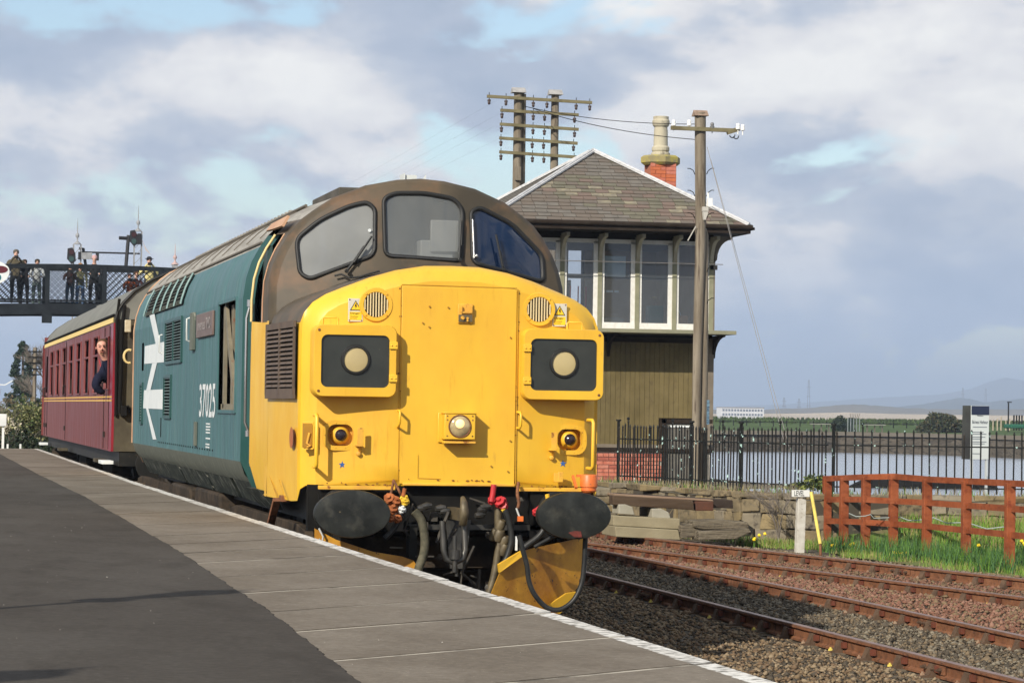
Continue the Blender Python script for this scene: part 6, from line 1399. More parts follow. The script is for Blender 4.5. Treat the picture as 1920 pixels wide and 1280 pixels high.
# ------------------------------------------------------------------ harbour, far bank, estuary and hills
WZ = -1.5
def water_mat(name, base, sc, st, strength, rough=.12):
    m = bpy.data.materials.new(name); m.use_nodes = True; nt = m.node_tree; p = nt.nodes['Principled BSDF']; p.inputs['Base Color'].default_value = (*base, 1); p.inputs['Roughness'].default_value = rough
    geo = nt.nodes.new('ShaderNodeNewGeometry'); mp = nt.nodes.new('ShaderNodeMapping'); mp.inputs['Scale'].default_value = st; nt.links.new(geo.outputs['Position'], mp.inputs[0])
    n = nt.nodes.new('ShaderNodeTexNoise'); n.inputs['Scale'].default_value = sc; n.inputs['Detail'].default_value = 5; nt.links.new(mp.outputs[0], n.inputs['Vector'])
    b = nt.nodes.new('ShaderNodeBump'); b.inputs['Strength'].default_value = strength; b.inputs['Distance'].default_value = .3; nt.links.new(n.outputs[0], b.inputs['Height']); nt.links.new(b.outputs[0], p.inputs['Normal']); return m
far_w = [onz(x, y, WZ) for x, y in ((1100, 844), (1340, 846), (1575, 848), (1720, 851.5), (1820, 855), (1925, 860), (2100, 866))]
b = MB(); b.v = [(7.3, 32, WZ), (9.9, 25.6, WZ), (10.8, 23.5, WZ), (13.8, 23.0, WZ), (20, 22.0, WZ), (120, 0, WZ), (420, 40, WZ)]+[(p[0]+(300 if i == 0 else 0)*1, p[1], WZ) for i, p in enumerate(far_w[::-1][:1])]+[(p[0], p[1], WZ) for p in far_w[::-1]]+[(7.3, 260, WZ)]
b.face(range(len(b.v))); structure('harbour_water', b, water_mat('harbour_water', (.26, .29, .33), 1.2, (1, 1, 1), .6, .2), 0)
b = MB(); b.v = [(-9000, 300, WZ-.02), (9000, 300, WZ-.02), (12000, 12000, WZ-.02), (-12000, 12000, WZ-.02)]; b.face(range(4)); structure('estuary_water', b, water_mat('estuary_water', (.20, .22, .26), .05, (1, 1, 1), .2, .35), 0)
b = MB(); b.bar((9.6, 27.2, -.5), (9.95, 25.5, -.5), .3, 2.0); b.bar((9.95, 25.5, -.5), (10.75, 23.35, -.5), .3, 2.0); b.bar((10.75, 23.35, -.5), (13.8, 22.85, -.5), .3, 2.0); b.bar((13.8, 22.85, -.5), (20.2, 21.9, -.5), .3, 2.0); structure('quay_side', b, MATS['wall_joint_earth'])
# far quay wall of dark masonry
M_qw = mat('far_quay_stone', (.060, .050, .038), (.11, .092, .07), .5, st=(1, 1, 4), rough=.95, c3=(.03, .026, .02), ns3=2, lo3=.5, hi3=.6)
M_qtop = mat('far_bank_soil', (.12, .10, .07), (.17, .14, .10), .2, rough=.95)
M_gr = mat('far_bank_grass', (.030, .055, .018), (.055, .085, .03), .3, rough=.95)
M_gr2 = mat('far_bank_grass_pale', (.045, .075, .022), (.075, .11, .035), .15, rough=.95)  # paler green than the other bank grass
def along(p, d, z):      # a point farther out on the same bearing
    v = Vector((p[0]-CP[0], p[1]-CP[1])); v = v*(1+d/v.length); return (CP[0]+v.x, CP[1]+v.y, z)
T = .05
b = MB(); b.loft([[(p[0], p[1], WZ-.3) for p in far_w], [(p[0], p[1], T-.6) for p in far_w], [along(p, 1.0, T) for p in far_w]]); structure('far_quay_wall', b, M_qw)
b = MB(); rowA = [along(p, .4, T) for p in far_w]; b.loft([rowA, [along(p, 14, T+.25) for p in far_w], [along(p, 16, T+.28) for p in far_w]]); structure('far_quay_path', b, M_qtop)
b = MB(); b.loft([[along(p, 15.5, T+.25) for p in far_w], [along(p, 55, .65) for p in far_w], [along(p, 70, 1.0) for p in far_w], [along(p, 95, 1.35) for p in far_w], [along(p, 180, 1.2) for p in far_w], [along(p, 200, -1.6) for p in far_w]]); structure('grass_bank', b, M_gr2)
# rough grass tops on the bank and on the ridge
def tufts(name, n, fpos, size, mats, seed, tall=1.0, kind='stuff', parent=None, spread=.45):
    rg = np.random.default_rng(seed); C = fpos(rg, n); n = len(C); s = rg.uniform(size[0], size[1], n); a = rg.uniform(0, 2*PI, n)
    dx = np.stack([np.cos(a), np.sin(a), np.zeros(n)], 1)*(s*.5*spread)[:, None]; tip = np.stack([rg.normal(0, .25, n)*s, rg.normal(0, .25, n)*s, s*tall], 1)
    V = np.stack([C-dx, C+dx, C+tip], 1).reshape(-1, 3); Fc = np.arange(3*n).reshape(-1, 3); mi = rg.integers(0, len(mats), n)
    me = npmesh(name, V, Fc, mats, False, mi); o = link(name, me, parent)
    if kind: o['kind'] = kind
    return o
def bankpos(rg, n):
    k = rg.random(n)*(len(far_w)-1); i = k.astype(int); f = k-i; A = np.array([p[:2] for p in far_w]); P = A[i]*(1-f)[:, None]+A[i+1]*f[:, None]; v = P-CP[:2]; L_ = np.linalg.norm(v, axis=1)
    d = rg.choice([70, 92], n)+rg.normal(0, 3, n); z = np.where(d < 80, 1.0, 1.33); P = CP[:2]+v*(1+d/L_)[:, None]; return np.stack([P[:, 0], P[:, 1], z-.1], 1)
tufts('bank_scrub', 9000, bankpos, (.25, .6), [M_gr, mat('scrub_dark', (.03, .04, .015)), M_gr2], 11, .8)
def far_line(name, label, cat, x0, x1, y, D, z0, h, n, m):
    pass
# foliage makers -----------------------------------------------------
def leaf_cloud(name, n, ells, size, mats, seed, parent=None, kind=None, flat=.0):
    """small leaf clumps spread through a set of ellipsoids (cx,cy,cz,rx,ry,rz)"""
    rg = np.random.default_rng(seed); E_ = np.array(ells, float); w = E_[:, 3]*E_[:, 4]*E_[:, 5]; k = rg.choice(len(E_), n, p=w/w.sum()); d = rg.normal(size=(n, 3)); d /= np.linalg.norm(d, axis=1)[:, None]; r = rg.random(n)**.45
    C = E_[k, :3]+d*r[:, None]*E_[k, 3:6]; s = rg.uniform(size[0], size[1], n)[:, None]
    a = rg.normal(size=(n, 3)); a /= np.linalg.norm(a, axis=1)[:, None]; b_ = np.cross(a, rg.normal(size=(n, 3))); b_ /= np.linalg.norm(b_, axis=1)[:, None]
    V = np.stack([C-a*s, C+b_*s*.6, C+a*s, C-b_*s*.6], 1).reshape(-1, 3); Fc = np.arange(4*n).reshape(-1, 4)
    me = npmesh(name, V, Fc, mats, False, rg.integers(0, len(mats), n)); o = link(name, me, parent)
    if kind: o['kind'] = kind
    return o
def branches(mb, p, d, L_, r, depth, rg, kids=3, spread=.6, droop=0.0):
    q = p+d*L_; mid = p+d*L_*.5+Vector((rg.uniform(-1, 1), rg.uniform(-1, 1), 0))*L_*.05; mb.tube([p, mid, q], [r, r*.8, r*.6], 5 if depth > 1 else 3, cap=False)
    if depth == 0: return
    for _ in range(kids):
        t = rg.uniform(.45, 1.0); nd = (d+Vector((rg.uniform(-1, 1), rg.uniform(-1, 1), rg.uniform(-.5, .7)-droop))*spread).normalized()
        branches(mb, p+d*L_*t, nd, L_*rg.uniform(.5, .75), r*.55, depth-1, rg, kids, spread, droop)
def bare_tree(name, label, base, h, depth, seed, m, kids=4, spread=.6, r=.09, cat='tree', stems=1):
    t = thing(name, label, cat, base); rg = random.Random(seed); tr = MB(); cr = MB(); B = Vector(base)
    for s in range(stems):
        d0 = Vector((rg.uniform(-.5, .5), rg.uniform(-.5, .5), 1)).normalized() if stems > 1 else Vector((.03, 0, 1)); B2 = B+Vector((rg.uniform(-.2, .2), rg.uniform(-.2, .2), 0))*(stems > 1)*h*.15
        tr.tube([B2-Vector((0, 0, .1)), B2+d0*h*.2, B2+d0*h*.42], [r, r*.8, r*.6], 7)
        for _ in range(kids+1): branches(cr, B2+d0*h*rg.uniform(.2, .42), (d0+Vector((rg.uniform(-1, 1), rg.uniform(-1, 1), rg.uniform(-.1, .5)))*spread).normalized(), h*rg.uniform(.22, .34), r*.5, depth, rg, kids, spread)
    part('trunk', tr, m, t, 60, split=False); o = link('crown', cr.mesh('crown', m, 0), t); return t
M_bark = mat('bark_grey', (.10, .085, .07), (.16, .14, .115), 5, rough=.95); M_twig = mat('twig_grey_brown', (.13, .11, .09), (.20, .175, .15), 6, rough=.95)
M_lf = [mat('leaf_olive', (.095, .095, .030)), mat('leaf_green', (.055, .080, .022)), mat('leaf_dark', (.024, .034, .013)), mat('leaf_brown', (.11, .085, .045))]
M_con = [mat('needle_dark', (.012, .026, .014)), mat('needle_green', (.022, .040, .020)), mat('needle_blue', (.03, .05, .035))]
M_blos = [mat('blossom_cream', (.52, .47, .36)), mat('leaf_pale', (.22, .22, .10)), M_lf[0]]
# dark gorse bush on the far quay
def at_px(x, y, Y): p = ony(x, y, Y); return Vector(p)
def farpt(x, y, dist):   # point at a given distance straight ahead
    d = ray(x, y); return CP+d*dist
gp = farpt(1765, 812, 285)
g = thing('gorse_bush', 'big dark olive bush on the far side of the harbour left of the notice board', 'bush', tuple(gp))
cx0, cy0, cz0 = gp
leaf_cloud('crown', 9000, [(cx0, cy0, .9, 2.0, 1.6, 1.3), (cx0-1.3, cy0+.2, .6, 1.2, 1.2, 1.0), (cx0+1.4, cy0, .7, 1.1, 1.2, .9), (cx0-.3, cy0, 1.6, 1.1, 1, .8), (cx0+.7, cy0, 1.5, .9, 1, .7), (cx0-1.0, cy0, 1.8, .5, .5, .6), (cx0+1.9, cy0, 1.1, .6, .7, .6)], (.07, .17), [M_lf[2], M_lf[2], mat('gorse_olive', (.05, .052, .018)), mat('leaf_rust', (.07, .055, .022))], 21, g)
b = MB()
for k in range(5): b.tube([(cx0+(k-2)*.3, cy0, -.3), (cx0+(k-2)*.6, cy0, 1.0)], [.05, .02], 5)
part('stem', b, M_bark, g, 0, split=False)
sp = farpt(1574, 812, 290); g = thing('evergreen_shrub', 'small rounded dark shrub beside the galvanised cage across the harbour', 'bush', tuple(sp)); leaf_cloud('crown', 2500, [(sp[0], sp[1], .85, .85, .8, .85), (sp[0]+.1, sp[1], 1.5, .5, .5, .4)], (.06, .13), [M_con[0], M_lf[2]], 22, g)
# cage, benches, timber dolphin, far building, mast, pylons
cg = farpt(1600, 812, 288); M_galv = mat('galvanised', (.30, .32, .33), (.2, .22, .23), 2, rough=.5, metal=.4); cgt = thing('steel_cage', 'galvanised steel cage enclosure with spiked top across the harbour', 'cage', tuple(cg))
for k in range(5): q = MB(); q.box(cg[0]-.60+k*.3-.035, cg[0]-.60+k*.3+.035, cg[1]-.1, cg[1], -.1, 1.65); part('upright', q, M_galv, cgt, 0)
q = MB(); q.box(cg[0]-.35, cg[0]+.1, cg[1], cg[1]+.5, -.1, 1.7); part('dark_infill', q, M_con[0], cgt, 0)
for k in range(6): q = MB(); q.tube([(cg[0]-.3+k*.15, cg[1], 1.6), (cg[0]-.35+k*.2, cg[1], 2.1)], .03, 4); part('spike', q, M_bark, cgt, 0)
def far_table(x, y, lab):
    p = farpt(x, y, 282); t = thing('picnic_table', lab, 'picnic table', tuple(p)); q = MB(); q.box(p[0]-1.0, p[0]+1.0, p[1]-.35, p[1]+.35, 1.0, 1.08); part('table_top', q, mat('bench_weathered', (.22, .22, .19), rough=.9), t, 0)
    for s in (-.75, 0, .75): q = MB(); q.bar((p[0]+s, p[1], .1), (p[0]+s, p[1], 1.0), .10, .10); part('leg', q, M_bark, t, 0)
far_table(1640, 805, 'weathered picnic table right of the cage across the harbour'); far_table(1540, 803, 'weathered picnic table left of the round shrub across the harbour')
fpst = thing('post_and_rail_fence', 'thin dark post and rail fence along the grass bank across the harbour', 'fence', tuple(farpt(1450, 800, 330)))
for k in range(15):
    p = farpt(1350+k*25, 806, 318); q = MB(); q.bar((p[0], p[1], .3), (p[0], p[1], 1.25), .09, .09); part('post', q, M_dk, fpst, 0)
a = farpt(1340, 797, 318); c = farpt(1720, 800, 318); q = MB(); q.bar((a[0], a[1], 1.1), (c[0], c[1], 1.05), .06, .06); part('rail', q, M_dk, fpst, 0)
# posts, buildings and lamp at the far right
for k, xp in enumerate((1862, 1870, 1877, 1886, 1893)): p = farpt(xp, 800, 300); q = MB(); q.tube([(p[0], p[1], 0), (p[0], p[1], 1.6+.2*(k % 3))], .07, 6); top('mooring_pile', q, mat('pile_pale', (.35, .30, .22), rough=.9), ['pale leaning pile nearest the notice board across the harbour', 'second pale pile right of the notice board', 'middle pale pile of the row right of the notice board', 'pale pile just left of the dark lamp column', 'pale pile just right of the dark lamp column'][k], 'pile', group='pale piles across the harbour')
for k, xp in enumerate((1901, 1906, 1911, 1916)): p = farpt(xp, 795, 300); q = MB(); q.tube([(p[0], p[1], 0), (p[0], p[1], 2.2)], .08, 6); top('mooring_pile', q, M_dk, ['first dark pile from the left at the far right edge', 'second dark pile from the left at the far right edge', 'third dark pile from the left at the far right edge', 'fourth dark pile at the far right edge'][k], 'pile', group='dark piles across the harbour')
p = farpt(1890.5, 800, 290); lc = thing('lamp_column', 'tall thin dark lamp column across the harbour at the right edge', 'lamp post', tuple(p)); q = MB(); q.tube([(p[0], p[1], 0), (p[0], p[1], 3.4)], .07, 6); part('column', q, M_dk, lc, 0); q = MB(); q.box(p[0]-.1, p[0]+.3, p[1]-.1, p[1]+.1, 3.4, 3.5); part('head', q, M_dk, lc, 0)
p = farpt(1910, 800, 285); q = MB(); q.box(p[0]-.8, p[0]+2.2, p[1], p[1]+2, .9, 1.3); top('green_boat_cover', q, mat('tarpaulin_green', (.02, .10, .06), rough=.7), 'green covered boat on the far quay at the right edge', 'boat', bevel=.1)
b = MB(); pts = [farpt(1596, 914, 140), farpt(1860, 918, 140)]; z_ = -1.5
pa_ = farpt(1590, 915, 138); pb_ = farpt(1862, 917, 138); b.loft([[(pa_[0], pa_[1], z_), (pa_[0]+.9, pa_[1]-.0, z_+.38), (pb_[0], pb_[1], z_+.40), (pb_[0]+.3, pb_[1], z_)], [(pa_[0]+.4, pa_[1]+1.4, z_), (pa_[0]+1.1, pa_[1]+1.2, z_+.38), (pb_[0], pb_[1]+1.2, z_+.40), (pb_[0]+.2, pb_[1]+1.4, z_)]], True)
b.face((0, 1, 2, 3)); b.face((4, 5, 6, 7)); hb_ = top('low_boat_hull', b, M_dk, 'low black hull or pontoon floating behind the railing and red fence', 'boat', 0)
# white seaside building far away
bp = farpt(1392, 768, 1500); bld = thing('long_white_building', 'long low white building with rows of windows on the far shore', 'building', tuple(bp)); W2 = 11.4
M_bw = mat('far_white_wall', (.55, .54, .52), rough=.8); q = MB(); q.box(bp[0]-W2, bp[0]+W2, bp[1], bp[1]+8, -1, 5.2); bw_ = part('wall', q, M_bw, bld, 0); q = MB(); q.box(bp[0]-W2-.2, bp[0]+W2+.2, bp[1]-.3, bp[1]+8.3, 5.2, 5.6); part('roof', q, mat('far_roof_grey', (.25, .24, .23), rough=.9), bld, 0)
for zz in (1.2, 3.4):
    for k in range(14): q = MB(); xx = bp[0]-W2+.9+k*1.55; q.box(xx, xx+1.0, bp[1]-.06, bp[1]-.02, zz, zz+1.1); part('window', q, mat('far_window_dark', (.07, .08, .10), rough=.3), bw_, 0)
for xp, yt, D, lab in ((1516, 712, 4000, 'faint lone mast rising from the far shore'), (1805, 727, 5200, 'faint left pylon on the wooded hill behind the notice board'), (1848, 728, 5600, 'faint right pylon behind the notice board'), (1470, 745, 3500, 'faint left mast above the far shore'), (1498, 747, 3500, 'short faint mast right of the white building')):
    p = farpt(xp, 772, D); tz_ = farpt(xp, yt, D)[2]; t = thing('distant_mast', lab, 'mast', (p[0], p[1], 0)); w = D*.00025*2
    for s in (-1, 1): q = MB(); q.bar((p[0]+s*w, p[1], 0), (p[0]+s*w*.3, p[1], tz_), w*.35, w*.35); part('leg', q, mat('mast_steel', (.12, .12, .13), rough=.6), t, 0)
    for f in (.3, .55, .8): q = MB(); q.bar((p[0]-w*1.5, p[1], tz_*f), (p[0]+w*1.5, p[1], tz_*f), w*.3, w*.3); part('crossbar', q, MATS['mast_steel'], t, 0)
# land ridges: crest outline at its own distance, with a front slope and a back slope
def ridge(name, D, px, m, sub=6, jit=0.0, seed=1):
    rg = random.Random(seed); P = []
    for (x0, y0), (x1, y1) in zip(px, px[1:]):
        for k in range(sub): t = k/sub; P.append((x0+(x1-x0)*t, y0+(y1-y0)*t-rg.uniform(0, jit)))
    P.append(px[-1]); cr = [farpt(x, y, D) for x, y in P]
    def sc(p, f, z): return (CP[0]+(p[0]-CP[0])*f, CP[1]+(p[1]-CP[1])*f, z)
    b = MB(); b.loft([[sc(p, .86, -2.0) for p in cr], [sc(p, .93, max(-1, p[2]*.45)) for p in cr], [tuple(p) for p in cr], [sc(p, 1.08, p[2]*.6) for p in cr], [sc(p, 1.2, -2) for p in cr]]); return structure(name, b, m, 60)
ridge('sand_flats', 2100, [(700, 777), (1340, 776), (1500, 775), (1590, 773), (1680, 776), (1760, 777), (1925, 779), (2400, 790)], mat('far_sand', (.50, .40, .27), (.42, .34, .24), .01, rough=.9), jit=.4)
ridge('low_far_land', 3200, [(600, 765), (1200, 768), (1420, 769), (1500, 766), (1560, 761), (1600, 758), (1640, 761), (1700, 766), (1780, 768), (1925, 768), (2400, 775)], mat('far_farmland', (.17, .13, .07), (.09, .075, .035), .004, rough=.95), jit=1.6, seed=2)
ridge('wooded_hill', 5200, [(1660, 766), (1735, 757), (1765, 752), (1800, 746), (1825, 749), (1845, 755), (1880, 751), (1925, 747), (2100, 752), (2400, 770)], mat('far_wood', (.05, .055, .03), (.08, .07, .04), .004, rough=.95), jit=1.2, seed=3)
ridge('blue_hills', 9500, [(300, 752), (900, 756), (1340, 763), (1450, 759), (1560, 752), (1640, 746), (1700, 743), (1760, 740), (1820, 729), (1858, 715), (1885, 708), (1905, 711), (1930, 716), (2100, 724), (2500, 760)], mat('far_moor', (.10, .085, .055), (.07, .065, .04), .002, rough=.95), jit=1.0, seed=4)
# near quay notice board
nbp = (13.4, 24.2); nb_ = thing('notice_board', 'tall pale harbour notice board with a navy header standing behind the railing', 'sign', (nbp[0], nbp[1], TZ-.1))
def nbx(x, y, Y=24.2): p = ony(x, y, Y); return float(p[0]), float(p[2])
x0, zt_ = nbx(1821, 760); x1, _ = nbx(1855, 761); _, zb_ = nbx(1837, 861); q = MB(); q.box(x0, x1, 24.2, 24.24, zb_, zt_); M_nbw = mat('notice_white', (.50, .54, .53), rough=.5); brd = part('board', q, M_nbw, nb_, bevel=.004)
_, zh = nbx(1837, 777); q = MB(); q.box(x0+.004, x1-.004, 24.190, 24.199, zh, zt_-.004); part('header', q, mat('notice_navy', (.015, .022, .05), rough=.4), brd, 0)
wN = x1-x0
for s_, zc, h, wf_ in (('Welcome to', .80, .030, .34), ("Bo'ness Harbour", .665, .060, .86)): text('lettering', s_, MATS['notice_navy'], brd, (x0+wN*(1-wf_)/2, 24.199, zb_+(zt_-zb_)*zc), (1, 0, 0), (0, 0, 1), h, wN*wf_, .002, bold=.01)
for k, (zc, wf_) in enumerate(((.595, .78), (.50, .60), (.465, .75), (.41, .70), (.375, .5), (.32, .76), (.285, .66), (.22, .7), (.10, .4))): q = MB(); q.box(x0+wN*.10, x0+wN*(.10+wf_), 24.197, 24.199, zb_+(zt_-zb_)*zc, zb_+(zt_-zb_)*zc+.012); part('text_line', q, mat('notice_print_grey', (.13, .15, .18), rough=.6), brd, 0)
xa, _ = nbx(1814.5, 800); q = MB(); q.hexa([(xa, 24.45, zb_), (x0-.005, 24.21, zb_), (x0-.005, 24.24, zb_), (xa, 24.48, zb_), (xa+.01, 24.45, zt_), (x0-.005, 24.21, zt_), (x0-.005, 24.24, zt_), (xa+.01, 24.48, zt_)]); part('side_board', q, mat('notice_dark_side', (.06, .065, .06), (.03, .03, .03), 3, rough=.6), nb_, 0)
for xx in (x0+.01, x1-.05): q = MB(); q.box(xx, xx+.035, 24.21, 24.25, TZ-.1, zb_); part('leg', q, mat('notice_leg', (.45, .48, .48), rough=.5), nb_, 0)

# ------------------------------------------------------------------ vegetation on this side
M_g1 = [mat('grass_bright', (.14, .27, .03)), mat('grass_mid', (.095, .20, .025)), mat('grass_yellowish', (.22, .27, .05)), mat('grass_dry', (.26, .21, .10))]
poly('grass', [(8.85, 17.6), (9.2, 14.2), (9.6, 10.5), (10.2, 6), (16, 6), (16, 20.1), (13.4, 20.4), (11.2, 21.1), (9.4, 20.9)], -.125, mat('grass_soil', (.10, .16, .03), (.15, .13, .06), 3, rough=.95, bump=.5, bs=40))
def grpos(rg, n):
    x = rg.uniform(8.3, 14.5, n); y = 9+12*rg.random(n)**.9; e = 8.85+.16*(17.6-y)*.62+.25*np.sin(y*2.1)+.15*np.sin(y*5.3); m_ = (x > e+rg.exponential(.22, n)) & ~((x > 9.3) & (y > 20.9)) & (y < 21-(x-9.3)*.12); return np.stack([x, y, np.full(n, -.13)], 1)[m_]
tufts('grass_blades', 60000, grpos, (.03, .085), M_g1, 31, 1.3, spread=.12)
def daf(rg, n):
    c = np.array([(9.2, 18.9), (9.5, 18.2), (9.75, 17.6), (9.9, 16.9), (9.4, 16.6), (9.85, 16.1), (10.3, 15.4), (9.7, 15.2), (10.2, 14.6), (9.6, 13.8), (10.4, 13.4), (11, 14.4), (10.9, 16), (10.7, 17.4), (11.5, 17), (10.2, 19.2)]); k = rg.integers(0, len(c), n); return np.concatenate([c[k]+rg.normal(0, .16, (n, 2)), np.full((n, 1), -.13)], 1)
tufts('daffodil_leaves', 3800, daf, (.16, .34), [mat('daffodil_leaf', (.035, .095, .025)), mat('daffodil_leaf_pale', (.06, .13, .045)), M_g1[1]], 32, 1.0, spread=.05)
def weed(rg, n):
    u = rg.random(n); x = 8.25+u*1.2; y = 21.3-u*1.0+rg.normal(0, .12, n)-.35; return np.stack([x, y, np.full(n, -.14)], 1)
tufts('wall_foot_weeds', 2500, weed, (.04, .13), [M_g1[1], M_g1[3], M_g1[2]], 33, 1.2, spread=.15)
def bankr(rg, n): x = rg.uniform(10.6, 14.5, n); y = 20.9-(x-9.3)*.16-rg.random(n)*1.1; return np.stack([x, y, -.13+.38*np.clip((y-(19.8-(x-9.3)*.16))/1.1, 0, 1)], 1)
tufts('rough_bank_grass', 9000, bankr, (.06, .20), [M_g1[1], M_g1[3], M_g1[2], M_g1[0]], 34, 1.1, spread=.10)
b = MB(); b.loft([[(9.6, 19.9, -.13), (11.3, 19.6, -.13), (14.5, 18.9, -.13)], [(9.6, 20.8, .0), (11.3, 20.9, .22), (14.5, 20.2, .24)]]); structure('bank', b, MATS['grass_soil'])
M_flow = mat('daffodil_yellow', (.85, .60, .02), rough=.5); dr_ = random.Random(9)
def flowers(cx, cy, n, lab, z=-.13, h=.22, sp=.18, r=.030):
    t = thing('daffodil_clump', lab, 'flowers', (cx, cy, z))
    for k in range(n):
        x = cx+dr_.gauss(0, sp); y = cy+dr_.gauss(0, sp*.8); zz = z+h*dr_.uniform(.6, 1.1); q = MB(); q.tube([(x, y, z), (x+.01, y, zz)], .004, 3); st_ = part('stem', q, M_g1[1], t, 0); q = MB(); q.lathe([(.012, .01), (r, .0), (r*.9, -.008), (.010, -.03), (.012, -.035)], (x, y-.01, zz), (dr_.uniform(-.4, .4), .9, .2), 6); part('flower', q, M_flow, st_, 0, split=False)
flowers(8.35, 20.2, 4, 'yellow flowers at the foot of the sandstone wall left of the level post', h=.2, sp=.07, r=.026); flowers(9.35, 19.1, 6, 'small yellow flowers under the left end of the red fence', h=.12, sp=.18)
flowers(9.55, 17.3, 5, 'low yellow flowers between the third and fourth red fence posts', h=.08, sp=.10); flowers(10.9, 15.4, 26, 'bright daffodils behind the right end of the red fence', h=.38, sp=.32, r=.038); flowers(11.4, 17.4, 8, 'loose daffodils on the bank behind the red fence', h=.3, sp=.3)
def wt(rg, n):
    k = rg.random(n)*5; i = k.astype(int); f = (k-i)[:, None]; A = np.array(wall_line[1:7]); i = np.minimum(i, 4); P = A[i]*(1-f)+A[i+1]*f; top_ = rg.random(n) < .45; off = np.where(top_, .12, -.22)+rg.normal(0, .08, n); z = np.where(top_, .62, -.14); return np.stack([P[:, 0]+off*.4, P[:, 1]+off, z], 1)
tufts('wall_scrub', 3600, wt, (.05, .16), [M_g1[3], mat('scrub_straw', (.30, .26, .15)), mat('scrub_brown', (.12, .09, .05)), M_g1[1]], 36, 1.1, spread=.12)
bare_tree('bare_shrub', 'leafless grey twiggy shrub growing against the sandstone wall', tuple(ony(1462, 1005, 20.6)), 1.10, 3, 4, M_twig, 4, .85, .012, 'shrub', 3)
leaf_cloud('ivy', 420, [(10.25, 23.5, .78, .22, .2, .13), (10.05, 23.8, .70, .2, .2, .07)], (.02, .05), [mat('ivy_leaf', (.05, .085, .03)), mat('ivy_yellow', (.15, .17, .04)), M_lf[2]], 35, None, 'stuff')

# ------------------------------------------------------------------ people
M_skin = mat('skin', (.55, .33, .25), rough=.6); M_skinr = mat('skin_flushed', (.60, .30, .22), rough=.6)
def blobmat(n, c): return mat(n, c, tuple(v*.8 for v in c), 8, rough=.85)
def person(name, label, joints, edges, regions, mats, kids=(), root=0, loc=None, sub=2, group=None):
    """one continuous skinned body; each joint is (x, y, z, rx, ry, region)"""
    me = bpy.data.meshes.new('body'); me.from_pydata([j[:3] for j in joints], edges, []); o = bpy.data.objects.new('tmp', me); COL.objects.link(o)
    sk = o.modifiers.new('skin', 'SKIN'); sk.use_smooth_shade = True; sk.branch_smoothing = .6
    for i, j in enumerate(joints): v = me.skin_vertices[0].data[i]; v.radius = (j[3], j[4]); v.use_root = (i == root)
    ss = o.modifiers.new('sub', 'SUBSURF'); ss.levels = sub; ss.render_levels = sub
    dg = bpy.context.evaluated_depsgraph_get(); dg.update(); m2 = bpy.data.meshes.new_from_object(o.evaluated_get(dg)); bpy.data.objects.remove(o)
    m2.name = 'body'; m2.materials.clear()
    for mm in mats: m2.materials.append(mm)
    J = np.array([j[:3] for j in joints]); seg = []
    for a, c in edges:
        for t in np.linspace(.0, 1, 7): seg.append((*(J[a]*(1-t)+J[c]*t), (joints[a][5] if t < (.8 if joints[c][5] == 2 else .5) else joints[c][5])))
    S = np.array([s_[:3] for s_ in seg]); Rg = np.array([s_[3] for s_ in seg])
    for p in m2.polygons: c = np.array(p.center); p.material_index = int(Rg[np.argmin(((S-c)**2).sum(1))])
    t = thing(name, label, 'person', loc or (float(J[:, 0].mean()), float(J[:, 1].mean()), float(J[:, 2].min())), group)
    link('body', m2, t); return t
